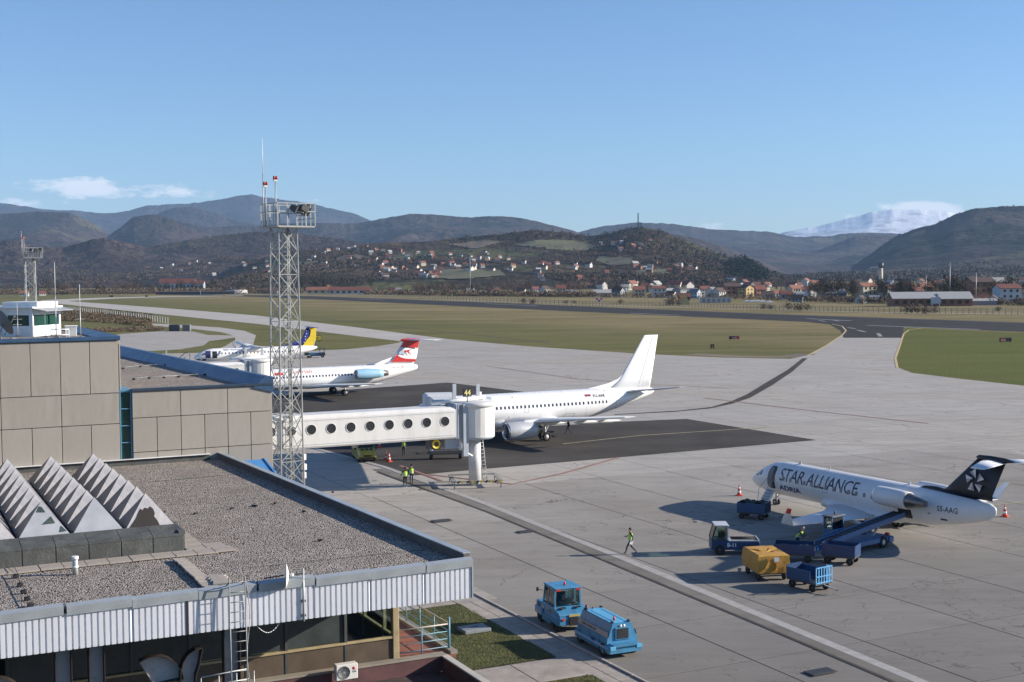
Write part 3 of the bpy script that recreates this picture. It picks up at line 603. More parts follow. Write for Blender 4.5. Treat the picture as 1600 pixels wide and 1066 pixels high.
# ================================================================== TERMINAL
def ray_plane(u, v, y0):
    """building-frame x and z of the pixel's ray where it meets the vertical plane y = y0"""
    a = RAY(u, v, 10.0); b = RAY(u, v, 200.0); la = LOC(a); lb = LOC(b); t = (y0 - la[1]) / (lb[1] - la[1])
    return la[0] + (lb[0] - la[0]) * t, a.z + (b.z - a.z) * t
def gravel_mat(name, c1, c2, sc):
    m, nt, b = new_mat(name); b.inputs['Roughness'].default_value = .95; b.inputs['Specular IOR Level'].default_value = .15; v = coordn(nt, 'world')
    vo = nd(nt, 'ShaderNodeTexVoronoi'); vo.inputs['Scale'].default_value = sc; nt.links.new(v, vo.inputs['Vector'])
    hs = nd(nt, 'ShaderNodeSeparateColor'); nt.links.new(vo.outputs['Color'], hs.inputs[0])
    c = mix(nt, hs.outputs[0], c1, c2); c = mix(nt, mth(nt, 'MULTIPLY', hs.outputs[1], .5), c, (0.42, 0.33, 0.27))
    c = mix(nt, mth(nt, 'GREATER_THAN', vo.outputs['Distance'], .62), c, (.03, .026, .022))
    c = mix(nt, mth(nt, 'MULTIPLY', noise(nt, v, .5, 5, .7, .4, .7), .55), c, (.20, .17, .145)); c = mix(nt, mth(nt, 'MULTIPLY', noise(nt, v, 3, 3, .6, .5, .8), .35), c, (.11, .10, .085))
    nt.links.new(c, b.inputs['Base Color']); bump(nt, b, mth(nt, 'SUBTRACT', 1.0, vo.outputs['Distance']), .05, 1); return m
GRAV = gravel_mat('roof_gravel', (.25, .23, .205), (.58, .535, .48), 17)
PANEL = M('concrete_panel', (.325, .298, .258), .8, var=.10, vscale=.6, dirt=(.23, .20, .165), dscale=.8, damt=.55, bmp=.004, bscale=40, stretch=(1, 1, .35))
PANEL2 = M('concrete_panel_stained', (.305, .28, .243), .8, var=.12, vscale=.9, dirt=(.20, .175, .145), dscale=.6, damt=.65, bmp=.004, bscale=40, stretch=(1, 1, .3))
JOINT = M('panel_joint', (.07, .06, .05), .9)
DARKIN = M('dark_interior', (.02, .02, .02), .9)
ALU = M('ribbed_white_sheet', (.70, .71, .75), .38, .15, var=.06, vscale=.7, dirt=(.55, .56, .58), dscale=1.5, damt=.4, stretch=(1, 1, .2))
CAPM = M('grey_cap_sheet', (.40, .44, .46), .45, .25, var=.12, vscale=.9, dirt=(.30, .30, .28), dscale=1.3, damt=.5)
BITU = M('bitumen_sheet', (.075, .08, .075), .8, var=.3, vscale=1.2, dirt=(.16, .16, .14), dscale=1.4, damt=.7, bmp=.01, bscale=12)
BEIGE = M('beige_frame', (.36, .29, .16), .6, dirt=(.18, .14, .09), dscale=2)
BROWN = M('brown_spandrel', (.085, .06, .04), .6, var=.2)

def panel_wall(parent, x0, x1, y, rows, side='front'):
    """rows: (z0, z1, [joint positions]) -> one object per concrete panel, joints recessed"""
    for z0, z1, js in rows:
        for a, b in zip(js[:-1], js[1:]):
            q = MB(); q.box((0, 0, 0), (b - a - .035, .12, z1 - z0 - .035), bev=.012)
            o = q.build('panel', random.choice((PANEL, PANEL, PANEL2)), parent)
            if side == 'front': o.location = ((a + b) / 2, y - .05 + random.uniform(-.006, .004), (z0 + z1) / 2)
            else: o.location = (y + .05, (a + b) / 2, (z0 + z1) / 2); o.rotation_euler = (0, 0, math.pi / 2)

# ---- high block with the rooftop cabin
hb = thing('terminal_building', 'tall beige concrete panel block with blue edged flat roof, at the left edge', 'building', W(0, 0), AX)
YW = 31.8
ZH = 15.3
q = MB(); q.box((-22, YW + 8.7, ZH / 2 - .15), (30.2, 17.3, ZH - .3)); q.build('wall_core', JOINT, hb)
panel_wall(hb, -37, -6.95, YW, [(12.27, 15.22, [-6.97 - 1.545 * k for k in range(0, 18)][::-1]), (10.55, 12.27, [-6.97 - 3.09 * k for k in range(0, 9)][::-1]), (7.6, 10.55, [-6.97 - 1.545 * k for k in range(0, 18)][::-1])])
panel_wall(hb, 0, 0, -6.95, [(12.4, 15.22, [YW + .05 + 3.2 * k for k in range(6)])], side='right')
q = MB(); q.box((-22, YW + 8.7, ZH - .13), (29.6, 16.8, .1)); q.build('roof', GRAV, hb)
cq = MB(); cq.box((-22, YW - .02, ZH + .03), (30.3, .42, .22), bev=.03); cq.build('coping', MATS['blue_coping'], hb)
cq = MB(); cq.loft([[( -7.75, YW + .1, ZH - .02), (-6.80, YW + .1, ZH + .14), (-6.80, YW + .1, ZH - .12), (-7.7, YW + .1, ZH - .12)], [(-7.75, YW + 17.4, ZH - .02), (-6.80, YW + 17.4, ZH + .14), (-6.80, YW + 17.4, ZH - .12), (-7.7, YW + 17.4, ZH - .12)]], smooth=False); cq.build('coping', MATS['blue_coping'], hb)
# ---- mid block
mb_ = thing('terminal_building', 'lower beige concrete panel block with long blue parapet, left of the lattice mast', 'building', W(0, 0), AX)
ZM = 12.4; XR = 1.75; YB = 74
core = [(-6.3, YW + .1), (XR - .1, YW + .1), (XR - 1.7, YB), (-40, YB), (-40, YW + 17.5), (-6.3, YW + 17.5)]
q = MB(); q.prism(core, 0, ZM - .25); q.build('wall_core', JOINT, mb_)
q = MB(); q.prism([(-6.35, YW + .3), (XR - .3, YW + .3), (XR - 1.9, YB - .2), (-40, YB - .2), (-40, YW + 17.5), (-6.35, YW + 17.5)], ZM - .26, ZM - .15); q.build('roof', GRAV, mb_)
xs2 = [-6.28 + 1.345 * k for k in range(7)]; xs2[-1] = XR
panel_wall(mb_, 0, 0, YW, [(10.8, 12.32, [-6.28, -3.59, -.90, XR]), (8.86, 10.8, xs2), (5.9, 8.86, xs2), (3.0, 5.9, xs2), (0.1, 3.0, xs2)])
ys2 = [YW + .05 + 2.7 * k for k in range(16)]
for z0, z1 in ((10.8, 12.32), (7.7, 10.8), (4.6, 7.7), (1.5, 4.6)):
    for a, b in zip(ys2[:-1], ys2[1:]):
        q = MB(); q.box((0, 0, 0), (b - a - .035, .12, z1 - z0 - .035), bev=.012); o = q.build('panel', random.choice((PANEL, PANEL2)), mb_)
        yc = (a + b) / 2; o.location = (XR - .05 - (yc - YW) * .0403, yc, (z0 + z1) / 2); o.rotation_euler = (0, 0, math.pi / 2 + .0403)
q = MB(); q.box(((-6.3 + XR) / 2, YW - .03, ZM - .02), (XR + 6.35, .40, .16), bev=.03); q.build('coping', M('coping_dark', (.03, .05, .08), .5, .2), mb_)
# blue sloped parapet running away along the apron side
def par(y): return XR - (y - YW) * .0403
rg = []
for y in (YW - .2, YB): x = par(y); rg.append([(x + .05, y, ZM - .5), (x + .06, y, ZM + .42), (x - .42, y, ZM + .46), (x - 1.15, y, ZM - .16), (x - 1.1, y, ZM - .2)])
q = MB(); q.loft(rg, smooth=False); q.build('parapet', MATS['blue_coping'], mb_)
q = MB(); q.box((-20, YB, ZM + .1), (38, .4, .7)); q.build('parapet', MATS['blue_coping'], mb_)
# green glazed slot between the two blocks
gs = thing('stair_glazing', 'narrow green glass strip with blue frame between the two concrete blocks', 'window', W(-6.62, YW), AX)
for k in range(8):
    z1 = ZM - .1 - k * .95; qq = MB(); qq.box((0, .12, z1 - .45), (.50, .03, .88)); qq.build('pane', MATS['glass_green'], gs)
    qq = MB(); qq.box((0, .05, z1), (.56, .10, .05)); qq.build('glazing_bar', M('glazing_blue', (.10, .24, .36), .45), gs)
for s in (-1, 1): qq = MB(); qq.box((s * .29, .04, 8.6), (.06, .14, 7.7)); qq.build('mullion', MATS['glazing_blue'], gs)
qq = MB(); qq.loft([[(-.33, -.05, ZM - .08), (.30, -.05, ZM - .05), (.30, -.05, ZM + .04), (-.33, -.05, ZM + .02)], [(-.33, 2.2, ZM + .02), (.1, 2.2, ZM + .02), (.1, 2.2, ZM + .1), (-.33, 2.2, ZM + .1)]], smooth=False); qq.build('sloping_cap', MATS['glazing_blue'], gs)
# conductor holders on the mid roof
lc = thing('lightning_conductor', 'thin conductor wire on small dark blocks across the mid block gravel roof', 'conductor', (0, 0, 0))
bq = MB(); bq.box((0, 0, .06), (.16, .16, .12), bev=.02); bme = bq.mesh('holder', MATS['black_rubber'])
for row in ([(192, 577), (219, 574), (238, 573), (258, 572), (280, 570.5)], [(209, 594), (233, 592), (256, 591), (279, 590), (301, 588.5), (320, 587)]):
    P = [G(u, v, ZM - .15) for u, v in row]
    for p in P: link('holder', bme, lc, loc=p, rot=(0, 0, AX))
    wq = MB(); wq.path([p + Vector((0, 0, .13)) for p in P], .012, 4); wq.build('wire', MATS['steel_galv'], lc)

# ---- rooftop cabin with green glass
cabp = W(-10.62, 38.9, ZH - .08)
cb = thing('rooftop_cabin', 'small white cabin with dark green windows on the tall block roof', 'cabin', cabp, R(-10))
cb.scale = (1, 1, .84)
WC = M('cabin_white', (.66, .70, .73), .5, dirt=(.45, .46, .46), dscale=1)
for nm, c, d in (('wall', (-2.5, 0.05, .38), (5.0, .10, .76)), ('wall', (-2.5, .05, 1.76), (5.0, .10, .48)), ('wall', (-.05, 1.55, .38), (.10, 3.1, .76)), ('wall', (-.05, 1.55, 1.76), (.10, 3.1, .48))):
    q = MB(); q.box(c, d); q.build(nm, WC, cb)
for x in (0, -1.75, -3.6): q = MB(); q.box((x - (.12 if x == 0 else 0), .04, 1.0), (.24, .14, 2.0)); q.build('post', WC, cb)
q = MB(); q.box((-.04, 3.05, 1.0), (.14, .2, 2.0)); q.build('post', WC, cb)
for c, d in (((-.98, .03, 1.14), (1.3, .03, .74)), ((-2.66, .03, 1.14), (1.62, .03, .74)), ((-4.4, .03, 1.14), (1.4, .03, .74)), ((-.03, 1.0, 1.14), (.03, 1.5, .74)), ((-.03, 2.4, 1.14), (.03, 1.0, .74))):
    q = MB(); q.box(c, d); q.build('window_pane', MATS['glass_green'], cb)
q = MB(); q.box((-2.5, 1.5, 2.06), (5.3, 3.5, .14), bev=.03); q.build('roof', WC, cb)
q = MB(); q.box((-.9, 1.3, 2.28), (2.3, 2.4, .36), bev=.03); q.build('roof_box', MATS['white_paint'], cb)
q = MB(); q.loft([[(.05, -.1, 1.98), (.05, 3.2, 1.98), (.05, 3.2, 2.02), (.05, -.1, 2.02)], [(.75, .2, 1.78), (.75, 3.4, 1.78), (.75, 3.4, 1.82), (.75, .2, 1.82)]], smooth=False); q.build('sun_canopy', M('canopy_grey', (.30, .32, .34), .5), cb)
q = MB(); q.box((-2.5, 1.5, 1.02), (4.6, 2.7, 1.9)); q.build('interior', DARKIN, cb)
def whip(u, v0, y, h, label, r=.025, arms=0, group='whip antennas on the roofs'):
    x, z = ray_plane(u, v0, y); t = thing('whip_antenna', label, 'antenna', W(x, y, z), AX, group)
    MB().tube((0, 0, 0), (0, 0, h * .55), r, r, 6).build('mast_tube', MATS['steel_galv'], t); MB().tube((0, 0, h * .55), (0, 0, h), r * .6, r * .35, 6).build('whip', MATS['white_paint'], t)
    MB().box((0, 0, .03), (.22, .22, .06)).build('foot', MATS['steel_dark'], t)
    for k in range(arms): MB().bar((-.25, 0, h * .35 + .3 * k), (.25, 0, h * .35 + .3 * k), .02).build('arm', MATS['steel_galv'], t)
    return t
whip(28, 526, 36, 1.95, 'white whip antenna in front of the rooftop cabin windows', .02, 2)
whip(88, 528, 33.5, 4.2, 'tallest white whip antenna, right of the rooftop cabin', .03)
whip(126, 528, 33.0, 3.0, 'whip antenna standing near the blue roof corner of the tall block', .03, 1)
whip(71, 527, 35.5, 1.3, 'short whip antenna below the right cabin window', .015)
x, z = ray_plane(4, 520, 34.5)
ds = thing('satellite_dish', 'large grey mesh satellite dish at the left edge of the picture', 'dish', W(x, 34.5, ZH - .08), AX + R(15))
prof = [(-.02 + .22 * (r_ / .75) ** 2 * 1.0, r_) for r_ in (0, .15, .3, .45, .6, .75)]
q = MB(); q.lathe(prof, 24, Matrix.Translation((0, 0, .95)) @ Matrix.Rotation(R(-25), 4, 'Y')); q.lathe([(p[0] - .03, p[1]) for p in prof], 24, Matrix.Translation((0, 0, .95)) @ Matrix.Rotation(R(-25), 4, 'Y')); q.build('reflector', M('dish_grey', (.16, .165, .17), .6), ds)
q = MB(); q.tube((-.1, 0, 0), (-.05, 0, .95), .05, n=8); q.tube((-.5, -.3, 0), (-.05, 0, .7), .03, n=6); q.build('stand', MATS['steel_galv'], ds)
q = MB(); q.tube((.1, 0, .3), (.65, 0, 1.3), .02, n=6); q.box((.68, 0, 1.33), (.14, .1, .1)); q.build('feed_arm', MATS['steel_dark'], ds)
gr = thing('guard_rail', 'low white pipe guard rail on the tall block roof beside the cabin', 'guard rail', W(ray_plane(96, 528, 33.6)[0], 33.6, ZH - .08), AX)
for (a, b) in (((-.55, 0, 0), (-.55, 0, .6)), ((.4, 0, 0), (.4, 0, .6)), ((-.55, 0, .6), (.4, 0, .6)), ((-.55, 0, .3), (.4, 0, .3)), ((.4, 0, .6), (.4, 1.2, .6)), ((.4, 1.2, .6), (.4, 1.2, 0))):
    MB().tube(a, b, .025, n=6).build('pipe', MATS['white_paint'], gr)
bx = thing('equipment_box', 'small grey box behind the guard frame on the tall roof', 'box', W(ray_plane(111, 522, 38)[0], 38, ZH - .08), AX)
MB().box((0, 0, .3), (.6, .5, .6), bev=.03).build('housing', MATS['steel_galv'], bx); MB().box((0, 0, .63), (.7, .6, .05)).build('lid', MATS['white_paint'], bx)
cl_ = MB()
for k in range(26):
    x, z = ray_plane(random.uniform(8, 104), random.uniform(526, 530), 33); cl_.box(W(x, 33 + random.uniform(0, 3), ZH - .02), (random.uniform(.08, .3),) * 2 + (.1,), (0, 0, random.random()))
tag(cl_.build('roof_bricks', M('brick_grey', (.3, .28, .25), .9), kind='stuff'), 'scattered loose bricks and weights on the tall block roof', 'bricks')

# ---- low terminal with the ribbed fascia
lt = thing('terminal_building', 'low terminal wing with gravel roof and white ribbed metal fascia, in the foreground', 'building', W(0, 0), AX)
ZR = 8.2; XB = -1.32
rp = [(0, .28), (XB, YW - .06), (-30, YW - .06), (-30, .28)]
q = MB(); q.prism(rp, ZR - .9, ZR - .02); q.build('roof', GRAV, lt)
q = MB(); q.prism([(-.02, .12), (XB, YW - .1), (-30, YW - .1), (-30, .12)], 6.95, 7.2); q.build('soffit', M('soffit_dark', (.10, .09, .08), .9), lt)
# ribbed sheets, one per length
def rib_sheet(x0, x1):
    pts = []; x = x0; p = .195
    while x < x1 - .02:
        for dx, dy in ((0, 0), (.03, 0), (.042, -.04), (.168, -.04), (.18, 0)):
            if x + dx <= x1: pts.append((x + dx, dy))
        x += p
    pts.append((x1, 0)); n = len(pts); q = MB()
    q.add([(a, b, 6.93) for a, b in pts] + [(a, b, 8.10) for a, b in pts], [[i, i + 1, n + i + 1, n + i] for i in range(n - 1)])
    q.build('ribbed_sheet', ALU, lt, fix=False)
joints = [-30, -26.4, -22.3, -18.2, -16.1, -14.13, -12.06, -9.92, -7.95, -5.97, -3.91, -1.85, 0]
for a, b in zip(joints[:-1], joints[1:]): rib_sheet(a + .004, b - .004)
MB().box((-15, .06, 7.52), (30, .04, 1.18)).build('fascia_backing', JOINT, lt)
xg = ray_plane(292, 965, 0)[0]; MB().box((xg, -.052, 7.52), (.09, .012, 1.16)).build('fascia_gap', DARKIN, lt)
MB().box((.02, -.01, 7.52), (.05, .12, 1.2)).build('corner_trim', CAPM, lt)
for i, (a, b) in enumerate(zip(joints[:-1], joints[1:])):
    dz = .015 * (i % 3) + random.uniform(0, .02); L = b - a; q = MB()
    sec = [(-.10, 8.02), (-.13, 8.30), (.14, 8.36), (.50, 8.26), (.50, 8.14), (.0, 8.14), (-.06, 8.02)]
    q.loft([[(.03, y, z) for y, z in sec], [(L, y, z + .035) for y, z in sec]], smooth=False)
    o = q.build('cap', CAPM, lt, loc=(a, 0, dz), rot=(0, random.uniform(-.006, .006), 0))
# right-hand parapet
d = Vector((XB, YW, 0)); 
for k in range(12):
    a = d * (k / 12); b = d * ((k + 1) / 12 - .0006); q = MB()
    q.loft([[(p.x + .05, p.y, 7.0), (p.x + .05, p.y, 8.5), (p.x - .18, p.y, 8.52), (p.x - .18, p.y, 8.1), (p.x - .05, p.y, 7.0)] for p in (a + Vector((0, .25, 0)) if k == 0 else a, b)], smooth=False); q.build('parapet', M('parapet_dark', (.10, .085, .08), .8, dirt=(.2, .18, .15), dscale=2), lt)
    q = MB(); m_ = (a + b) / 2; q.bar((a.x - .06, a.y + (.25 if k == 0 else 0), 8.54), (b.x - .06, b.y, 8.54), .30, .04); q.build('parapet_cap', CAPM, lt)
MB().box((-14, YW - .16, 8.35), (24, .12, .34)).build('roof_upstand', BITU, lt)
MB().box((-10, YW - .26, 8.53), (16.0, .26, .03)).build('flashing', MATS['white_paint'], lt)
# lightning holders + wire at the left of the gravel roof
lc = thing('lightning_conductor', 'conductor wire on five dark blocks at the left of the foreground roof', 'conductor', W(0, 0, ZR), AX)
bq = MB(); bq.box((0, 0, .06), (.2, .14, .12), bev=.02); bme = bq.mesh('holder', MATS['black_rubber'])
for k, y in enumerate((5.5, 4.1, 3.0, 1.95, 1.0)): link('holder', bme, lc, loc=(-15.04, y, 0))
MB().path([(-15.2, 7.0, .1), (-15.04, 5.5, .13), (-15.0, 1.0, .13)], .012, 4).build('wire', MATS['steel_dark'], lc)
# pavers on the roof
RPV = M('roof_paver', (.36, .315, .265), .85, var=.18, vscale=2, dirt=(.22, .18, .14), dscale=2, bmp=.006)
pv_ = thing('roof_walkway', 'pale concrete pavers laid around the skylight on the gravel roof', 'walkway', W(0, 0, ZR), AX)
pq = MB(); pq.box((0, 0, .03), (.78, .88, .06), bev=.01); pme = pq.mesh('paver', RPV)
pq = MB(); pq.box((0, 0, .03), (.5, .60, .06), bev=.01); pms = pq.mesh('paver', RPV)
for k in range(20): link('paver', pme, pv_, loc=(-8.15 - .8 * k, 6.55 + .01 * (k % 3), .004 * (k % 4)), rot=(0, 0, random.uniform(-.02, .02)))
for k in range(8): link('paver', pme, pv_, loc=(-8.35, 7.48 + .9 * k, .003 * (k % 3)), rot=(0, 0, random.uniform(-.02, .02)))
link('paver', pme, pv_, loc=(-8.2 + .6, 7.45, .01)); link('paver', pme, pv_, loc=(-7.45, 6.6, .01))
for k in range(9): link('paver', pms, pv_, loc=(-9.35 + random.uniform(-.02, .02), 5.35 - .61 * k, .02 + .008 * (k % 3)), rot=(random.uniform(-.03, .03), .10 if k < 7 else .02, random.uniform(-.03, .03)))
for k in range(4): link('paver', pms, pv_, loc=(-8.85 - .02 * k, 2.1 - .4 * k, .03 + .02 * k), rot=(0, 0, .9 + .15 * k))
# vent pipe
vp = thing('vent_pipe', 'short grey vent pipe standing on the foreground gravel roof', 'pipe', W(-13.1, 5.1, ZR - .02), AX)
MB().tube((0, 0, 0), (0, 0, .62), .095, n=14).build('pipe', MATS['steel_galv'], vp); MB().tube((0, 0, .55), (0, 0, .66), .12, n=14).build('collar', MATS['white_paint'], vp); MB().tube((0, 0, .25), (0, 0, .32), .11, n=14).build('collar', MATS['white_paint'], vp)

# ---- pyramid skylight
sk = thing('skylight', 'long skylight of rows of metal pyramids on a grey kerb, left foreground roof', 'skylight', W(0, 0, ZR), AX)
x0, x1, y0, y1 = -20.5, -8.82, 7.25, 24.6
q = MB(); q.prism([(x0, y0), (x1, y0), (x1, y1), (x0, y1)], 0, .60); q.build('kerb_core', JOINT, sk)
for k in range(10):
    b = x1 - .0 - k * 1.17; q = MB(); q.box((b - .58, y0 - .03, .33), (1.14, .07, .66), bev=.015); q.build('kerb_panel', BITU, sk)
for k in range(15):
    q = MB(); q.box((x1 + .03, y0 + .6 + k * 1.17, .33), (.07, 1.14, .66), bev=.015); q.build('kerb_panel', BITU, sk)
for k in range(10):
    b = x1 - k * 1.17; q = MB(); q.loft([[(b - 1.15, y0 - .08, .66), (b - 1.15, y0 + 1.1, .86), (b - 1.15, y0 + 1.1, .5), (b - 1.15, y0 - .08, .60)], [(b, y0 - .08, .66), (b, y0 + 1.1, .86), (b, y0 + 1.1, .5), (b, y0 - .08, .60)]], smooth=False); q.build('bitumen_flap', BITU, sk)
MB().box((x1 - .05, (y0 + y1) / 2, .70), (.25, y1 - y0, .12)).build('edge_strip', BITU, sk)
PYM = M('pyramid_metal', (.44, .43, .43), .6, .05, var=.15, vscale=1.6, dirt=(.30, .26, .23), dscale=1.4, damt=.6, bmp=.01, bscale=5)
PYW = M('pyramid_white', (.46, .47, .48), .4, .25, var=.1, vscale=1.2, dirt=(.45, .44, .42), dscale=1.8, damt=.5)
PYG = M('pyramid_green_glass', (.06, .08, .07), .3, .1, var=.3, vscale=1)
px_, py_ = 1.95, 1.87; hgt = 1.22; bz = .78
fac = {}
def facet_me(m, key):
    if key in fac: return fac[key]
    a, b = px_ / 2 - .03, py_ / 2 - .01; q = MB()
    q.add([(-a, -b, 0), (a, -b, 0), (0, 0, hgt), (-a + .03, -b + .03, -.02), (a - .03, -b + .03, -.02), (0, .06, hgt - .14)], [[0, 1, 2], [5, 4, 3], [0, 3, 4, 1], [1, 4, 5, 2], [2, 5, 3, 0]])
    fac[key] = q.mesh('facet', m); return fac[key]
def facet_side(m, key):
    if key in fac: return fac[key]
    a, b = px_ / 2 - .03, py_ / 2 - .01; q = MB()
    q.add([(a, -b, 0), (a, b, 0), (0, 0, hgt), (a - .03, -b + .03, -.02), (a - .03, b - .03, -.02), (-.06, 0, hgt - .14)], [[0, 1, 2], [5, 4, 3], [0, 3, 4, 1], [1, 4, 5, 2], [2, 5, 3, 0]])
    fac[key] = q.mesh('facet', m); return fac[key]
for i in range(5):
    for j in range(8):
        c = (-9.82 - px_ * i, 9.35 + py_ * j, bz); py = bpy.data.objects.new('pyramid', None); COL.objects.link(py); py.parent = sk; py.location = c; py.empty_display_size = .2
        front = PYW if (i == 1 and j == 0) or (i == 2 and j == 0) else PYM
        link('facet', facet_me(front, 'f' + front.name), py); link('facet', facet_me(PYM, 'fP'), py, rot=(0, 0, math.pi))
        SD = M('facet_side_shade', (.085, .075, .08), .35, var=.2, vscale=1.5, dirt=(.22, .21, .21), dscale=1.5, damt=.45)  # side facets: their shaded look is painted in as a darker colour
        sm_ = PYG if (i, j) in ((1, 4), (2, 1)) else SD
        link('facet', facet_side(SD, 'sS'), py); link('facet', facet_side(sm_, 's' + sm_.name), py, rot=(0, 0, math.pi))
        if (i, j) == (0, 0):           # torn black bitumen patch
            nrm = Vector((0, -hgt, py_ / 2 - .01)).normalized()
            def onf(x, t): return Vector((x, -(py_ / 2 - .01) * (1 - t), hgt * t)) + nrm * .012
            out = [(-.80, .05), (-.66, .16), (-.50, .30), (-.38, .46), (-.28, .56), (-.20, .50), (-.12, .58), (0, .54), (.10, .60), (.2, .52), (.24, .40), (.20, .30), (.30, .18), (.36, .04)]
            q = MB(); q.add([onf(*p) for p in out], [list(range(len(out)))]); q.build('bitumen_patch', M('patch_black', (.025, .02, .016), .7), py, fix=False)
        if (i, j) == (2, 0):
            nrm = Vector((0, -hgt, py_ / 2)).normalized()
            for tri in ([(-.05, .35), (.42, .36), (.30, .56)], [(.55, .1), (.8, .12), (.62, .28)], [(-.2, .7), (.12, .68), (0, .84), (-.1, .86)]):
                q = MB(); q.add([Vector((x, -(py_ / 2) * (1 - t), hgt * t)) + nrm * .014 for x, t in tri], [list(range(len(tri)))]); q.build('tear', PYG, py, fix=False)
# ---- facade below the fascia
YF = 4.9; ZL = 3.5
fc = thing('facade', 'shaded brown window wall with beige frame under the ribbed fascia', 'facade', W(0, 0), AX)
xc = -1.1
MB().box((xc, YF, 5.3), (.26, .26, 3.6), bev=.02).build('column', BEIGE, fc)
bays = [xc - .1] + [ray_plane(u, 1030, YF)[0] for u in (540, 447, 385)]; bays += [bays[-1] - 2.1 * k for k in range(1, 5)]
for i, (b, a) in enumerate(zip(bays[:-1], bays[1:])):
    w_ = b - a; cx = (a + b) / 2
    MB().box((cx, YF, 3.93), (w_ - .08, .10, .86)).build('spandrel', BROWN, fc)
    MB().box((cx, YF - .03, 4.42), (w_, .16, .09), bev=.01).build('sill', BEIGE, fc)
    MB().box((cx, YF + .01, 5.7), (w_ - .12, .02, 2.4)).build('window_pane', MATS['glass_clear'] if i == 0 else MATS['glass_grey'], fc)
    MB().box((a, YF - .01, 5.25), (.11, .13, 3.5)).build('mullion', MATS['steel_dark'], fc)
for k in range(3):
    y = YF + 1.2 + 2.3 * k
    MB().box((xc, y, 5.3), (.12, .14, 3.4)).build('mullion', BEIGE, fc)
MB().box((xc, YF + 3.6, 4.42), (.2, 7.0, .1)).build('sill', BEIGE, fc); MB().box((xc, YF + 3.6, 3.93), (.1, 7.0, .86)).build('spandrel', BROWN, fc)
MB().box((xc, YF + 3.6, 5.7), (.02, 7.0, 2.4)).build('window_pane', MATS['glass_clear'], fc)
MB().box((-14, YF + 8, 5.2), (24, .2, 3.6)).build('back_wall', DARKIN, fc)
MB().box((-14, YF + 4, 3.46), (25.8, 8, .06)).build('floor', M('room_floor', (.12, .1, .08), .8), fc)
# annex with low roof, ledge and parapets
an = thing('annex', 'low annex with dark bitumen roof and pale parapet coping at the bottom of the picture', 'building', W(0, 0), AX)
MB().box((-14.6, -8, 1.42), (30.8, 25.0, 2.84)).build('wall', M('annex_wall', (.13, .07, .06), .85, var=.2), an)
MB().box((-14.75, -8, 2.87), (30.4, 24.8, .06)).build('roof', M('annex_roof', (.06, .045, .042), .8, var=.35, vscale=.5, dirt=(.12, .09, .08), dscale=1, bmp=.01, bscale=8), an)
MB().box((-14.6, 4.55, 3.2), (31.0, .22, .62)).build('upstand', M('maroon_wall', (.10, .045, .045), .8, var=.3), an)
MB().box((-14.6, 4.62, 3.53), (31.0, .44, .07), bev=.01).build('ledge', M('ledge_concrete', (.26, .23, .19), .85, dirt=(.13, .12, .1), dscale=2), an)
MB().box((.82, -8, 3.15), (.18, 24.9, .62)).build('parapet', MATS['maroon_wall'], an)
MB().box((.84, -8, 3.49), (.30, 25.0, .06), bev=.01).build('parapet_coping', M('coping_pale', (.5, .47, .42), .7, dirt=(.4, .2, .1), dscale=1.5, damt=.4), an)
MB().box((.1, 8.2, 3.40), (2.6, 7.2, .12)).build('landing', M('red_tile', (.24, .085, .05), .75, var=.2), an); MB().box((.1, 8.2, 1.7), (2.6, 7.2, 3.3)).build('landing_wall', MATS['annex_wall'], an)
MB().box((1.32, 8.2, 3.52), (.3, 7.2, .14)).build('kerb', MATS['ledge_concrete'], an)
# railing
rl = thing('railing', 'pale blue pipe railing round the landing above the lawn', 'railing', W(1.3, 5.05, 3.5), AX)
RB = M('railing_blue', (.14, .30, .38), .5, dirt=(.3, .25, .2), dscale=4); RT = M('railing_top', (.45, .40, .34), .6)
for k in range(5): MB().tube((0, k * 1.55, 0), (0, k * 1.55, 1.12 if k else 1.35), .03 if k else .05, n=8).build('post', RB, rl)
for x in (-1.2,): MB().tube((x, 0, 0), (x, 0, 1.05), .03, n=8).build('post', RB, rl)
MB().tube((0, 0, 1.08), (0, 6.3, 1.08), .03, n=8).build('top_rail', RT, rl); MB().tube((0, 0, 1.08), (-2.3, 0, 1.08), .03, n=8).build('top_rail', RT, rl)
for z in (.16, .48, .78):
    MB().tube((0, 0, z), (0, 6.3, z), .018, n=6).build('rail', RB, rl); MB().tube((0, 0, z), (-2.3, 0, z), .018, n=6).build('rail', RB, rl)
# ladder on the fascia
xa, za = ray_plane(358, 925, -.4); xb, zb = ray_plane(383, 922, -.4)
ld = thing('ladder', 'grey steel ladder leaning against the ribbed fascia', 'ladder', W((xa + xb) / 2, -.42, 3.0), AX)
lw = (xb - xa) / 2
for s in (-1, 1): MB().tube((s * lw, -.15, 0), (s * lw, 0, 5.75), .022, n=6).build('stile', M('ladder_grey', (.25, .26, .26), .5, .3), ld)
for k in range(17): MB().tube((-lw, -.15 + .0088 * k, .3 + .33 * k), (lw, -.15 + .0088 * k, .3 + .33 * k), .014, n=6).build('rung', MATS['ladder_grey'], ld)
for s in (-1, 1): MB().bar((s * lw, 0, 5.6), (s * lw, .5, 5.35), .03).build('hook', MATS['steel_dark'], ld)
cb_ = MB(); pts = [W(xb + .12, -.12, 8.4)] + [W(xb + .16 + .06 * math.sin(k), -.12, 8.1 - .45 * k) for k in range(11)]; cb_.path(pts, .014, 5); tag(cb_.build('cable', M('cable_grey', (.3, .3, .3), .6)), 'grey cable hanging down beside the fascia ladder', 'cable')
pts = []
for k in range(13): t = k / 12; u = 402 + 70 * t; x, z = ray_plane(u, 978 + 0 * t, .02); pts.append(W(ray_plane(398 + 45 * t, 975, .1)[0], .1, 6.97 - .42 * math.sin(math.pi * t) + .1 * t))
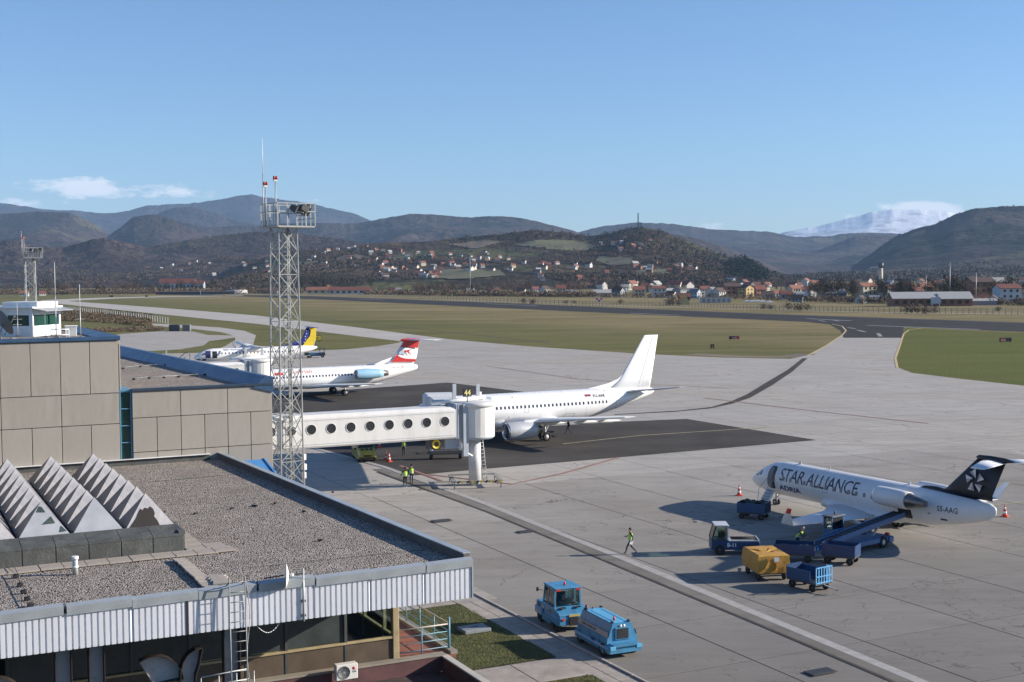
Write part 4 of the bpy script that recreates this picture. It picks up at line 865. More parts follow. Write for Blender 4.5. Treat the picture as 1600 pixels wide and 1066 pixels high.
cq = MB(); cq.path(pts, .014, 5); tag(cq.build('cable', MATS['white_paint']), 'white cable looping below the fascia between the ladder and the dish', 'cable')
# dish on the fascia
xd, zd = ray_plane(447, 900, -.15)
di = thing('satellite_dish', 'white satellite dish seen edge on, mounted above the ribbed fascia', 'dish', W(xd, -.15, zd), AX)
T = Matrix.Rotation(R(-5), 4, 'Y') @ Matrix.Rotation(R(5), 4, 'Z')
vd = math.atan2(W(xd, -.15).y, W(xd, -.15).x) - AX + math.pi / 2
T = Matrix.Rotation(vd + R(172) if False else vd + R(3) , 4, 'Z') @ Matrix.Rotation(R(-3), 4, 'Y')
prof = [(-.09 + .10 * (r_ / .43) ** 2, r_) for r_ in (0, .1, .2, .3, .38, .43)]
q = MB(); q.lathe(prof, 28, T); q.lathe([(p[0] + .015, p[1]) for p in prof], 28, T); q.build('reflector', M('dish_white', (.75, .73, .68), .5), di)
MB().bar((.05, 0, 0), (.6, .02, .02), .05).build('bracket', MATS['steel_dark'], di); MB().tube((.12, 0, 0), (.26, 0, 0), .07, n=10).build('receiver', MATS['steel_galv'], di)
MB().bar((-.08, 0, .03), (-.75, 0, .0), .04).build('feed_arm', MATS['steel_dark'], di)
MB().tube((.62, .05, -1.65), (.62, .05, .18), .032, n=8).build('pole', MATS['steel_galv'], di)
for z in (-.95, -1.45): MB().box((.62, .08, z), (.14, .1, .07)).build('clamp', MATS['steel_dark'], di)
# air-conditioner
xa, za = ray_plane(541, 1049, 3.9)
ac = thing('air_conditioner', 'white air conditioner outdoor unit with round fan on the annex roof', 'air conditioner', W(xa, 3.95, za - .30), AX)
MB().box((0, 0, .3), (.86, .32, .60), bev=.02).build('housing', M('ac_white', (.70, .68, .64), .5, dirt=(.45, .42, .36), dscale=3), ac)
Tm = Matrix.Translation((-.13, -.165, .29)) @ Matrix.Rotation(math.pi / 2, 4, 'Z')
fq = MB(); fq.lathe([(0.0, .001), (0.0, .23), (-.008, .23), (-.008, .25), (.0, .25)], 28, Tm); fq.build('fan_grille', M('grille_grey', (.12, .125, .13), .6), ac)
for k in range(8):
    a = k * math.pi / 8; MB().bar((-.13 + .23 * math.cos(a), -.176, .29 + .23 * math.sin(a)), (-.13 - .23 * math.cos(a), -.176, .29 - .23 * math.sin(a)), .006).build('grille_bar', MATS['steel_galv'], ac)
cq = MB(); cq.lathe([(0, .001), (0, .062), (.004, .062)], 20, Matrix.Translation((.27, -.166, .42)) @ Matrix.Rotation(math.pi / 2, 4, 'Z')); cq.build('round_logo', M('logo_red', (.50, .03, .06), .5), ac)
text_on('lettering', 'LG', .12, M('logo_grey', (.12, .12, .14), .5), ac, lambda s, t: Vector((.215 + s, -.167, .26 + t)), weight=.004)
for s in (-.3, .3): MB().box((s, 0, -.03), (.06, .34, .06)).build('foot', MATS['steel_dark'], ac)
cq = MB()
for k in range(7): cq.box(W(xa + .75 + random.uniform(-.25, .5), 3.7 + random.uniform(-.3, .3), 2.95), (random.uniform(.1, .4), .07, .05), (0, random.uniform(-.2, .2), random.random() * 3))
tag(cq.build('debris', MATS['white_paint'], kind='stuff'), 'scraps of white board on the annex roof beside the air conditioner', 'debris')
# rooftop sign letters seen from behind
LB = M('letter_back', (.36, .36, .36), .6, dirt=(.1, .1, .1), dscale=3); LR = M('letter_rim', (.03, .022, .02), .6)
YS = 0.5
def letter(label, u, v, strokes):
    x, z = ray_plane(u, v, YS); t = thing('sign_letter', label, 'sign letter', W(x, YS, 0), AX, 'hollow sign letters seen from behind')
    for st in strokes:
        n = len(st); pts = [Vector((a, 0, z + b)) for a, b in st]
        q = MB(); q.add([p + Vector((0, .22, 0)) for p in pts] + [p + Vector((0, .25, 0)) for p in pts], [list(range(n)), list(range(n, 2 * n))[::-1]]); q.build('back_plate', LB, t, fix=False)
        r_ = MB()
        for i in range(n):
            a, b = pts[i], pts[(i + 1) % n]; r_.add([a + Vector((0, -.12, 0)), b + Vector((0, -.12, 0)), b + Vector((0, .26, 0)), a + Vector((0, .26, 0))], [[0, 1, 2, 3]])
            o_ = Vector((b.z - a.z, 0, a.x - b.x)); o_ = o_.normalized() * .025 if o_.length else o_
            r_.add([a + o_ + Vector((0, -.12, 0)), b + o_ + Vector((0, -.12, 0)), b + o_ + Vector((0, .26, 0)), a + o_ + Vector((0, .26, 0)), a + Vector((0, -.12, 0)), b + Vector((0, -.12, 0))], [[3, 2, 1, 0], [0, 1, 5, 4]])
        r_.build('rim', LR, t, fix=False)
    return t
bar_ = lambda x, w, top, bot=-1.6: [(x, top + .85), (x + w, top + .85), (x + w, bot), (x, bot)]
def arc(cx, cz, r0, r1, a0, a1, n=14):
    o = [(cx + r1 * math.cos(R(a0 + (a1 - a0) * k / n)), cz + r1 * math.sin(R(a0 + (a1 - a0) * k / n))) for k in range(n + 1)]
    i = [(cx + r0 * math.cos(R(a0 + (a1 - a0) * k / n)), cz + r0 * math.sin(R(a0 + (a1 - a0) * k / n))) for k in range(n + 1)][::-1]
    return o + i
letter('hollow letter back, curved piece at the far left bottom corner', 6, 1058, [arc(-.3, -.9, .35, .9, -40, 140)])
letter('hollow letter back, first upright grey stroke from the left', 100, 1043, [bar_(-.28, .52, 0)])
letter('hollow letter back, second upright grey stroke from the left', 151, 1038, [bar_(-.25, .50, 0)])
letter('hollow letter back with broad round top, left of the other round one', 242, 1026, [arc(-.05, -.95, .02, .95, 5, 118)])
letter('hollow letter back with round top leaning right, left of the ladder', 305, 1014, [[(.22, 0), (.0, -.02), (-.25, -.16), (-.42, -.40), (-.5, -.75), (-.5, -1.5), (-.02, -1.5), (-.02, -.9), (.10, -.55), (.16, -.25)]])
letter('hollow letter back, upright stroke behind the ladder', 360, 1012, [bar_(-.24, .56, 0)])
sf = thing('pipe_scaffold', 'white pipe frame holding the hollow sign letters below the fascia', 'scaffold', W(0, YS - .15), AX)
x0_, z0_ = ray_plane(270, 1062, YS); x1_, z1_ = ray_plane(382, 1048, YS)
for dz in (0, -.35): MB().tube((x0_ + .9, 0, z0_ - .02 + dz), (x1_ + .1, 0, z0_ + .05 + dz), .02, n=6).build('pipe', MATS['steel_galv'], sf)
for k in range(4): MB().tube((x0_ + .9 + .6 * k, 0, z0_ - 1.2), (x0_ + .9 + .6 * k, 0, z0_ - .05), .02, n=6).build('upright', MATS['steel_galv'], sf)
# blue framed glazing beyond the parapet, at the foot of the mid block
gz = thing('glazed_lean_to', 'blue framed lean-to with green glass at the foot of the mid block', 'glazing', W(.2, YW - .1, 0), AX)
q = MB(); q.loft([[(-1.6, 0, 7.9), (1.0, 0, 7.9), (1.0, 0, 7.98), (-1.6, 0, 7.98)], [(-1.6, -1.5, 7.2), (1.25, -1.5, 7.2), (1.25, -1.5, 7.28), (-1.6, -1.5, 7.28)]], smooth=False); q.build('sloping_roof', M('lean_to_blue', (.06, .22, .48), .4), gz)
MB().box((-.2, -1.55, 6.3), (2.9, .04, 1.7)).build('window_pane', MATS['glass_green'], gz)
for x in (-.4, 1.22): MB().bar((x, -1.6, 5.0), (x, -1.6, 7.28), .09).build('mullion', MATS['lean_to_blue'], gz)
MB().bar((1.25, -1.5, 7.3), (1.0, 0, 8.0), .10).build('rafter', MATS['lean_to_blue'], gz)

# scraps and ballast stones on the gravel
bk = MB()
for (u, v, w_) in ((363, 795, .22), (398, 791, .34), (430, 787, .22), (306, 803, .2), (255, 802, .3), (475, 800, .15), (500, 845, .18), (520, 770, .12)):
    p = G(u, v, ZR); bk.box((p.x, p.y, ZR + .03), (w_, .1, .07), (0, 0, random.random() * 3), bev=.01)
tag(bk.build('roof_scraps', MATS['black_rubber'], kind='stuff'), 'small dark scraps scattered over the foreground gravel roof', 'scraps')
for k, (a, b) in enumerate((((-8.0, 13.0), (-1.5, 19.5)), ((-6.5, 25), (-1.6, 25.4)), ((-7.3, 3.2), (-.6, 3.0)))):
    sm = MB(); sm.bar((*a, 0), (*b, 0), .05, .02); o = tag(sm.build('roof_seam', BITU), ['faint diagonal membrane seam across the foreground gravel', 'faint membrane seam near the back of the foreground roof', 'faint membrane seam near the front of the foreground roof'][k], 'seam'); o.location = W(0, 0, ZR - .015); o.rotation_euler = (0, 0, AX)
# ================================================================== LATTICE MASTS
LAT = M('lattice_zinc', (.33, .345, .34), .5, .3, var=.1, dirt=(.35, .33, .3), dscale=3)
def mast(base, rz, h, label, near=True, whip_h=0, group='lattice floodlight masts'):
    t = thing('floodlight_mast', label, 'mast', base, rz, group)
    w0, w1 = 1.02, .80                              # half widths
    W2 = lambda z: w0 + (w1 - w0) * z / h
    r_ = .05 if near else .06
    cs = [(-1, -1), (1, -1), (1, 1), (-1, 1)]
    for a, b in cs: MB().bar((a * w0, b * w0, 0), (a * w1, b * w1, h), .10 if near else .13).build('leg', LAT, t)
    nb = 12; nz = [h * k / nb for k in range(nb + 1)]
    for f in range(4):
        (a, b), (c, d) = cs[f], cs[(f + 1) % 4]
        for k in range(nb):
            z0, z1 = nz[k], nz[k + 1]; zm = (z0 + z1) / 2; s0, s1, sm = W2(z0), W2(z1), W2(zm)
            P = lambda q, z, s: (q[0] * s, q[1] * s, z)
            A, B = (a, b), (c, d)
            if k % 2: A, B = B, A
            MB().bar(P(A, z0, s0), P(B, z1, s1), .055 if near else .08).build('brace', LAT, t)
            if near: MB().bar(P(B, z0, s0), P(A, z1, s1), .045).build('brace', LAT, t)
            if k % 2 == 0: MB().bar(P(A, z0, s0), P(B, z0, s0), .05).build('crossbar', LAT, t)
    # climbing ladder and cable duct inside
    for s in (-.2, .2): MB().bar((s, -.2, .3), (s, -.2, h), .035).build('ladder_stile', LAT, t)
    q = MB()
    for k in range(int(h / .35)): q.bar((-.2, -.2, .4 + k * .35), (.2, -.2, .4 + k * .35), .025)
    q.build('ladder_rungs', LAT, t, kind='stuff'); MB().box((.62, .62, h / 2), (.2, .12, h)).build('cable_duct', M('duct_dark', (.16, .17, .17), .6), t)
    # platform with railing
    pw = 1.62; z = h; ox = .45
    q = MB(); q.box((ox, .1, z + .05), (pw * 2, pw * 2, .12)); q.build('platform', M('platform_grating', (.30, .31, .30), .6, .3), t)
    k = 0
    for a, b in (((-pw, -pw), (pw, -pw)), ((pw, -pw), (pw, pw)), ((pw, pw), (-pw, pw)), ((-pw, pw), (-pw, -pw))):
        for zz in (1.15,) + ((.62,) if k == 1 else ()): MB().bar((a[0] + ox, a[1] + .1, z + zz + .1), (b[0] + ox, b[1] + .1, z + zz + .1), .07).build('rail', LAT, t)
        for s in (0, .25, .5, .75): x = a[0] + (b[0] - a[0]) * s + ox; y = a[1] + (b[1] - a[1]) * s + .1; MB().bar((x, y, z + .1), (x, y, z + 1.9 if s else z + 1.95), .06).build('baluster', LAT, t)
        MB().bar((a[0] + ox, a[1] + .1, z + 1.9), (b[0] + ox, b[1] + .1, z + 1.9), .06).build('rail', LAT, t)
        k += 1
    # floodlights on the apron side (+x)
    fx = 1.2
    for i, (fx, fy, fz, rr) in enumerate(((1.0, -1.6, 1.5, .2), (1.5, -1.0, 1.35, -.1), (1.9, -.3, 1.6, .1), (2.1, .5, 1.4, .3), (1.9, 1.2, 1.6, .2), (.2, -1.5, 1.5, -.5))):
        f = bpy.data.objects.new('floodlight', None); COL.objects.link(f); f.parent = t; f.location = (fx, fy, z + fz); f.rotation_euler = (0, R(25), rr)
        q = MB(); q.loft([[(-.2, -.16, -.14), (-.2, .16, -.14), (-.2, .16, .14), (-.2, -.16, .14)], [(.2, -.3, -.24), (.2, .3, -.24), (.2, .3, .24), (.2, -.3, .24)]], smooth=False); q.build('lamp_housing', MATS['steel_dark'], f)
        MB().box((.215, 0, 0), (.02, .54, .42)).build('lamp_glass', M('lamp_glass', (.30, .32, .30), .15), f); f.scale = (1.35, 1.35, 1.35)
        MB().bar((-.1, -.33, -.35), (-.1, .33, -.35), .04).build('bracket', LAT, f)
    for (x, y, hh) in ((-1.12, .85, 3.3), (-1.0, -.8, 3.65)):
        MB().tube((x, y, z + .1), (x, y, z + hh), .05, n=6).build('light_pole', LAT, t)
        for s in (-.1, .1):
            q = MB(); q.lathe([(0, .02), (0, .09), (.16, .10), (.26, .07), (.3, .01)], 10, Matrix.Translation((x + s, y, z + hh + .12)) @ Matrix.Rotation(-math.pi / 2, 4, 'Y')); q.build('red_obstruction_light', M('red_lamp', (.30, .015, .01), .3), t)
        MB().box((x, y, z + hh + .04), (.3, .16, .14)).build('lamp_base', MATS['steel_galv'], t)
    if whip_h: MB().tube((-1.2, 1.15, z + .1), (-1.2, 1.15, z + whip_h * .6), .045, .035, 6).build('whip_antenna', LAT, t); MB().tube((-1.2, 1.15, z + whip_h * .6), (-1.2, 1.15, z + whip_h), .03, .018, 6).build('whip_tip', MATS['white_paint'], t)
    return t
mb0 = G(450, 791)
m1 = mast((mb0.x, mb0.y, 0), AX + R(8), 22.6, 'tall grey lattice floodlight mast between the concrete block and the jet bridge', True, 7.2)
p2_ = RAY(47, 430, 236.0)
mast((p2_.x, p2_.y, 0), AX, 22.3, 'distant grey lattice floodlight mast behind the rooftop cabin', False, 5)
for (z, w) in ((3.2, .5), (4.0, .35), (2.5, .3)): MB().box((1.18, -.6, z), (.3, w, .5), bev=.02).build('junction_box', MATS['white_paint'], m1)

# ================================================================== JET BRIDGES
JB = M('bridge_white', (.66, .655, .63), .5, var=.05, vscale=.4, dirt=(.40, .38, .34), dscale=.5, damt=.45, stretch=(2, 2, .4))
JBS = M('bridge_grey', (.36, .40, .44), .5, var=.08)
def jet_bridge(x0, x1, y, label, detail=True):
    t = thing('jet_bridge', label, 'jet bridge', W(0, y, 0), AX)
    zb, zt = 4.45, 7.25
    sec = [(-1.15, zb), (-1.25, zb + .15), (-1.25, zt - .35), (-1.0, zt - .05), (1.0, zt - .05), (1.25, zt - .35), (1.25, zb + .15), (1.15, zb)]
    q = MB(); q.loft([[(x, a, b) for a, b in sec] for x in (x0, x1)], smooth=False); q.build('tunnel', JB, t)
    n = int((x1 - x0) / 1.72); 
    for k in range(n):
        x = x1 - 1.05 - k * 1.72
        T = Matrix.Translation((x, -1.255, 6.0)) @ Matrix.Rotation(math.pi / 2, 4, 'Z')
        q = MB(); q.lathe([(0.0, .001), (0.0, .37), (-.0, .40), (-.02, .41), (.03, .42)], 28, T); w = q.build('porthole', M('porthole_dark', (.022, .024, .026), .35), t)
        q = MB(); q.lathe([(.0, .405), (-.03, .41), (-.03, .44), (.02, .45)], 28, T); q.build('ring', JB, w)
    for zz in (4.75, 6.75): MB().box(((x0 + x1) / 2, -1.262, zz), (x1 - x0 - .3, .02, .03)).build('seam', JBS, t)
    xr = x1 + 2.35
    # grey link section, rotunda, column
    MB().box((x1 + .35, 0, 5.9), (.75, 2.2, 3.1), bev=.05).build('link_section', JBS, t)
    for k in range(4): MB().box((x1 + .1 + .16 * k, -1.15, 5.9), (.08, .1, 3.0)).build('bellows_rib', JBS, t)
    MB().box((x1 + .9, -1.2, 5.1), (.5, .3, 4.6), bev=.03).build('guide_post', JBS, t)
    q = MB(); T = Matrix.Rotation(-math.pi / 2, 4, 'Y'); ns = 48
    rr = lambda k: 1.78 + (.012 if k % 2 else 0)
    pr = []; vs = []
    for z in (4.35, 7.25):
        for k in range(ns): a = 2 * math.pi * k / ns; vs.append((xr + rr(k) * math.cos(a), rr(k) * math.sin(a), z))
    q.add(vs, [[k, (k + 1) % ns, ns + (k + 1) % ns, ns + k] for k in range(ns)], 0, False); q.build('rotunda', JB, t)
    q = MB(); q.lathe([(4.15, .5), (4.2, 1.6), (4.35, 1.8), (4.42, 1.8)], 36, Matrix.Translation((xr, 0, 0)) @ T); q.build('rotunda_base', JBS, t)
    q = MB(); q.lathe([(7.1, 1.8), (7.12, 1.92), (7.42, 1.92), (7.5, 1.8), (7.55, .01)], 36, Matrix.Translation((xr, 0, 0)) @ T); q.build('rotunda_roof', JB, t)
    q = MB(); q.tube((xr, 0, 0), (xr, 0, 4.25), .55, n=24); q.build('column', M('column_white', (.62, .62, .62), .5, dirt=(.4, .38, .34), dscale=1), t)
    for s in (-1.1, .9): MB().box((xr + s * 1.15 - .4, .6, 8.15), (.34, .12, 1.6 if s > 0 else 1.8), bev=.01).build('fin_post', JBS, t)
    MB().box((xr - .9, .6, 7.55), (5.6, .5, .34), bev=.05).build('roof_duct', JBS, t); MB().tube((xr - 4, .3, 7.45), (xr + 1.2, .3, 7.75), .16, n=10).build('roof_pipe', MATS['white_paint'], t)
    if detail:
        MB().tube((xr - .95, -.6, 7.4), (xr - .95, -.6, 8.1), .05, n=8).build('sign_pole', MATS['black_paint'], t)
        sg = MB().box((xr - .95, -.6, 8.35), (.82, .12, .72), bev=.02).build('stand_sign', MATS['black_paint'], t)
        text_on('lettering', '44', .72, M('sign_yellow', (.70, .62, .25), .5), sg, lambda s, u: Vector((xr - .95 + s, -.665, 8.10 + u)), weight=.012, center=True, sx=.86)
        # cab arm beyond the rotunda towards the aircraft
        P0 = Vector((xr - .3, .6, 0)); P1 = Vector((LOC(Vector((-7.9, 136.8, 0)))[0], LOC(Vector((-7.9, 136.8, 0)))[1] - y, 0)); dd = (P1 - P0); an_ = math.atan2(dd.y, dd.x); LL = dd.length
        a2 = bpy.data.objects.new('telescopic_arm', None); COL.objects.link(a2); a2.parent = t; a2.location = P0; a2.rotation_euler = (0, 0, an_); a2.empty_display_size = .3
        for nm, xa, xb_, gw, dz in (('inner_tunnel', 1.0, LL * .62, 1.15, 0), ('outer_tunnel', LL * .55, LL - 2.5, 1.35, .12)):
            q = MB(); q.box(((xa + xb_) / 2, 0, 5.6 - .8 + dz), (xb_ - xa, gw * 2, 2.5), bev=.12); q.build(nm, JB, a2)
        MB().box((LL - 1.4, 0, 4.85), (3.0, 3.3, 2.9), bev=.25).build('cab', JB, a2)
        for s in (-1.5, 1.5): MB().box((LL - 6, s, 1.9), (.5, .35, 3.2), bev=.05).build('lift_column', JBS, a2)
        MB().box((LL - 6, 0, .75), (1.0, 3.4, .4), bev=.05).build('bogie', MATS['steel_dark'], a2)
        for s in (-1.5, 1.5): wheel(a2, (LL - 6, s, .42), .42, .3, hub=.5)
        MB().bar((xr - 2.0, -1.0, 3.6), (xr - .5, -.5, 2.7), .22, .10).build('strut', MATS['white_paint'], t)
        MB().box((xr - 2.5, -.2, 3.95), (1.3, 1.1, .9), bev=.04).build('drive_box', JBS, t)
        MB().box((xr - 4.0, .0, 3.9), (1.1, .9, .8), bev=.03).build('drive_motor', MATS['steel_dark'], t)
        T = Matrix.Translation((xr - 3.9, -.5, 3.95)) @ Matrix.Rotation(math.pi / 2, 4, 'Z'); q = MB(); q.lathe([(0, .22), (0, .36), (-.04, .4), (.06, .42)], 16, T); q.build('motor_guard', MATS['yellow_paint'], t)
        for s in (.0, .55): MB().tube((xr + 1.3 + s * .7, 1.0 - s * 0, 0), (xr + .8 + s * .7, 1.0, 4.6), .035, n=6).build('ladder_stile', MATS['steel_galv'], t)
        for k in range(13): MB().tube((xr + 1.28 - .038 * k, 1.0, .3 + .33 * k), (xr + 1.66 - .038 * k, 1.0, .3 + .33 * k), .02, n=5).build('ladder_rung', MATS['steel_galv'], t)
    return t, xr
jb1, xr1 = jet_bridge(1.3, 26.3, 61.6, 'long white jet bridge with round windows in front of the white airliner')
jb2, xr2 = jet_bridge(1.0, 25.9, 130.5, 'second jet bridge, only its white rotunda showing behind the blue parapet', False)
# guard frame round the column
gf = thing('guard_barrier', 'steel guard barrier with black and yellow stripes round the jet bridge column', 'barrier', W(xr1, 61.6, .02), AX + R(-18))
s_ = 2.05
STR = M('barrier_steel', (.30, .29, .26), .6, .2, dirt=(.16, .12, .08), dscale=3)
for a, b in (((-s_, s_), (s_, s_)), ((-s_, -s_), (-s_, s_)), ((s_, -s_), (s_, s_)), ((-s_, -s_), (s_, -s_))):
    q = MB(); q.bar((*a, .62), (*b, .62), .34, .10); q.build('rail', STR, gf)
for x, y in ((-s_, -s_), (s_, -s_), (-s_, s_), (s_, s_), (0, -s_), (-s_, 0), (s_, 0), (0, s_)): MB().box((x, y, .3), (.1, .1, .6)).build('post', STR, gf)
for i in range(10):
    q = MB(); x = -s_ + .2 + i * .41; q.add([(x, -s_ - .19, .50), (x + .18, -s_ - .19, .50), (x + .32, -s_ - .19, .72), (x + .14, -s_ - .19, .72), (x, -s_ - .15, .50), (x + .18, -s_ - .15, .50), (x + .32, -s_ - .15, .72), (x + .14, -s_ - .15, .72)], [[0, 1, 2, 3], [7, 6, 5, 4], [0, 4, 5, 1], [1, 5, 6, 2], [2, 6, 7, 3], [3, 7, 4, 0]]); q.build('stripe', MATS['black_paint'] if i % 2 == 0 else MATS['yellow_paint'], gf)
# ================================================================== AIRCRAFT
AW = M('aircraft_white', (.80, .80, .79), .28, var=.03, vscale=.5, dirt=(.60, .58, .54), dscale=.5, damt=.22, coat=.3)
AW2 = M('aircraft_white_aged', (.70, .70, .69), .38, var=.05, vscale=.6, dirt=(.48, .44, .38), dscale=.5, damt=.4, stretch=(.5, 1, 1))
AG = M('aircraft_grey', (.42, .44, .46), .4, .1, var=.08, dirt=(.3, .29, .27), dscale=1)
LEAD = M('polished_lip', (.62, .64, .66), .22, .9, var=.05)
NOZ = M('nozzle_metal', (.20, .19, .18), .35, .8, var=.3, dirt=(.06, .055, .05), dscale=2)
SEAM = M('panel_line', (.38, .38, .38), .6)
WINM = M('cabin_window', (.03, .035, .045), .15)
glass('cockpit_glass', (.02, .025, .03), .06)

class Fus:
    def __init__(s, st):           # stations: x, half width, z centre, half height up, half height down
        s.st = st; s.x = [p[0] for p in st]
    def at(s, x):
        return [float(np.interp(x, s.x, [p[k] for p in s.st])) for k in range(1, 5)]
    def pt(s, x, a, off=0.0):      # a: 0 = port side (-y), 90 = top, -90 = belly, 180 = starboard
        w, zc, hu, hd = s.at(x); ca, sa = math.cos(R(a)), math.sin(R(a)); h = hu if sa >= 0 else hd
        return Vector((x, -(w + off) * ca, zc + (h + off) * sa))
    def ring(s, x, n=36): return [s.pt(x, 360 * k / n) for k in range(n)]
    def ang(s, x, z):
        w, zc, hu, hd = s.at(x); h = hu if z > zc else hd; return math.degrees(math.asin(max(-1, min(1, (z - zc) / h))))
    def skin(s, x, z, off=.006): return s.pt(x, s.ang(x, z), off)
    def dense(s, step):
        o = []
        for a, b in zip(s.x[:-1], s.x[1:]):
            n = max(1, int((b - a) / step)); o += [a + (b - a) * k / n for k in range(n)]
        return o + [s.x[-1]]
    def build(s, m, parent, a=None, b=None, name='fuselage', mi=0):
        xs = [x for x in s.dense(1.2) if (a is None or x >= a) and (b is None or x <= b)]
        q = MB(); q.loft([s.ring(x) for x in xs], mi); return q.build(name, m, parent)
    def patch(s, name, x0, x1, z0, z1, m, parent, off=.008, n=4, round_=.25, side=1):
        """rounded rectangle laid on the skin"""
        q = MB(); cx, cz = (x0 + x1) / 2, (z0 + z1) / 2; hw, hh = (x1 - x0) / 2, (z1 - z0) / 2; r = min(hw, hh) * round_ * 2; out = []
        for sx, sz, a0 in ((1, 1, 0), (-1, 1, 90), (-1, -1, 180), (1, -1, 270)):
            for k in range(n + 1):
                a = R(a0 + 90 * k / n); out.append((cx + sx * (hw - r) + r * math.cos(a), cz + sz * (hh - r) + r * math.sin(a)))
        if hh >= .3:
            o2 = []
            for a_, b_ in zip(out, out[1:] + out[:1]):
                k_ = max(1, int(math.hypot(b_[0] - a_[0], b_[1] - a_[1]) / .12)); o2 += [(a_[0] + (b_[0] - a_[0]) * j / k_, a_[1] + (b_[1] - a_[1]) * j / k_) for j in range(k_)]
            out = o2
        nr = 1 if hh < .3 else 6; N = len(out); vs = []
        for i in range(nr): f = 1 - i / nr; vs += [s.skin(cx + (x - cx) * f, cz + (z - cz) * f, off) for x, z in out]
        vs.append(s.skin(cx, cz, off)); fs = [[i * N + k, i * N + (k + 1) % N, (i + 1) * N + (k + 1) % N, (i + 1) * N + k] for i in range(nr - 1) for k in range(N)] + [[(nr - 1) * N + k, (nr - 1) * N + (k + 1) % N, nr * N] for k in range(N)]
        if hh >= .3 and n < 8 and hw > .2: pass
        q.add(vs, fs); return q.build(name, m, parent, fix=False)
    def outline(s, name, x0, x1, z0, z1, m, parent, w=.03, off=.006):
        q = MB(); P = []
        for k in range(8): P.append((x0 + (x1 - x0) * k / 8, z1))
        for k in range(12): P.append((x1, z1 - (z1 - z0) * k / 12))
        for k in range(8): P.append((x1 - (x1 - x0) * k / 8, z0))
        for k in range(12): P.append((x0, z0 + (z1 - z0) * k / 12))
        cx, cz = (x0 + x1) / 2, (z0 + z1) / 2
        A = [s.skin(x, z, off) for x, z in P]; B = [s.skin(x + (w if x < cx else -w), z + (w if z < cz else -w), off) for x, z in P]; n = len(P)
        q.add(A + B, [[i, (i + 1) % n, n + (i + 1) % n, n + i] for i in range(n)]); return q.build(name, m, parent, fix=False)
    def text(s, txt, x, z, size, m, parent, weight=0, space=1, shear=0, name='lettering', sx=1.0):
        """port side lettering: reads from the nose aft, laid along the skin's girth"""
        def fn(a, b):
            xx = x + a; w, zc, hu, hd = s.at(xx); an = s.ang(xx, z) + math.degrees(b / ((w + hu) / 2)); return s.pt(xx, an, .012)
        return text_on(name, txt, size, m, parent, fn, weight, shear, space, cuts=.12, sx=sx)
def airfoil(n=7, t=.12):
    up = []; lo = []
    for k in range(n + 1):
        c = (1 - math.cos(math.pi * k / n)) / 2; y = 5 * t * (.2969 * c ** .5 - .126 * c - .3516 * c * c + .2843 * c ** 3 - .1015 * c ** 4)
        up.append((c, y + .02 * math.sin(math.pi * c))); lo.append((c, -y * .8 + .02 * math.sin(math.pi * c)))
    return up + lo[::-1][1:-1]
def surf(name, secs, m, parent, t=.12, vertical=False, smooth=True):
    """secs: (leading edge point, chord) -> wing-like surface"""
    af = airfoil(8, t); rings = []
    for le, c in secs:
        le = Vector(le); rings.append([le + (Vector((x * c, y * c, 0)) if vertical else Vector((x * c, 0, y * c))) for x, y in af])
    q = MB(); q.loft(rings, smooth=smooth); return q.build(name, m, parent)
def nacelle(parent, x0, L, cy, cz, r0, r1, r2, m, lip=LEAD, fan=True, name='engine', cone=None, n=28, core=None):
    """x0 intake lip, L cowl length; r0 lip, r1 max, r2 nozzle radius"""
    T = Matrix.Translation((x0, cy, cz)); o = bpy.data.objects.new(name, None); COL.objects.link(o); o.parent = parent; o.empty_display_size = .3
    pr = [(.0, r0), (-.04, r0 + .05), (.03, r0 + .10), (.14, r0 + .14)]
    q = MB(); q.lathe([(.5, r0 * .90), (.15, r0 * .92)] + pr, n, T); q.build('intake_lip', lip, o)
    ks = [(.14, r0 + .14)] + [(L * t, (r0 + .14) + (r1 - r0 - .14) * math.sin(math.pi / 2 * min(1, t / .4)) if t < .4 else r1 + (r2 - r1) * ((t - .4) / .6) ** 1.6) for t in (.1, .2, .3, .4, .55, .7, .85, 1)]
    q = MB(); q.lathe(ks + [(L, r2 - .05), (L - .5, r2 - .1)], n, T); q.build('cowl', m, o)
    if fan:
        q = MB(); q.lathe([(.35, .01), (.5, r0 * .28), (.75, r0 * .3)], 14, T); q.build('spinner', AG, o)
        q = MB()
        for k in range(20):
            a = 2 * math.pi * k / 20; ca, sa = math.cos(a), math.sin(a); e = r0 * .9
            q.add([T @ Vector(p) for p in ((.62, r0 * .25 * ca, r0 * .25 * sa), (.78, r0 * .25 * math.cos(a + .2), r0 * .25 * math.sin(a + .2)), (.86, e * math.cos(a + .34), e * math.sin(a + .34)), (.66, e * ca, e * sa))], [[0, 1, 2, 3]])
        q.build('fan_blades', NOZ, o, fix=False, kind='stuff')
    q = MB(); q.lathe([(.9, .001), (.9, r0 * .95)], n, T); q.build('fan_disc', MATS['black_paint'], o)
    if core: q = MB(); q.lathe(core, n, T); q.build('exhaust_nozzle', NOZ, o)
    else: q = MB(); q.lathe([(L - .5, r2 - .1), (L - .5, .01)], n, T); q.build('nozzle_core', NOZ, o)
    return o
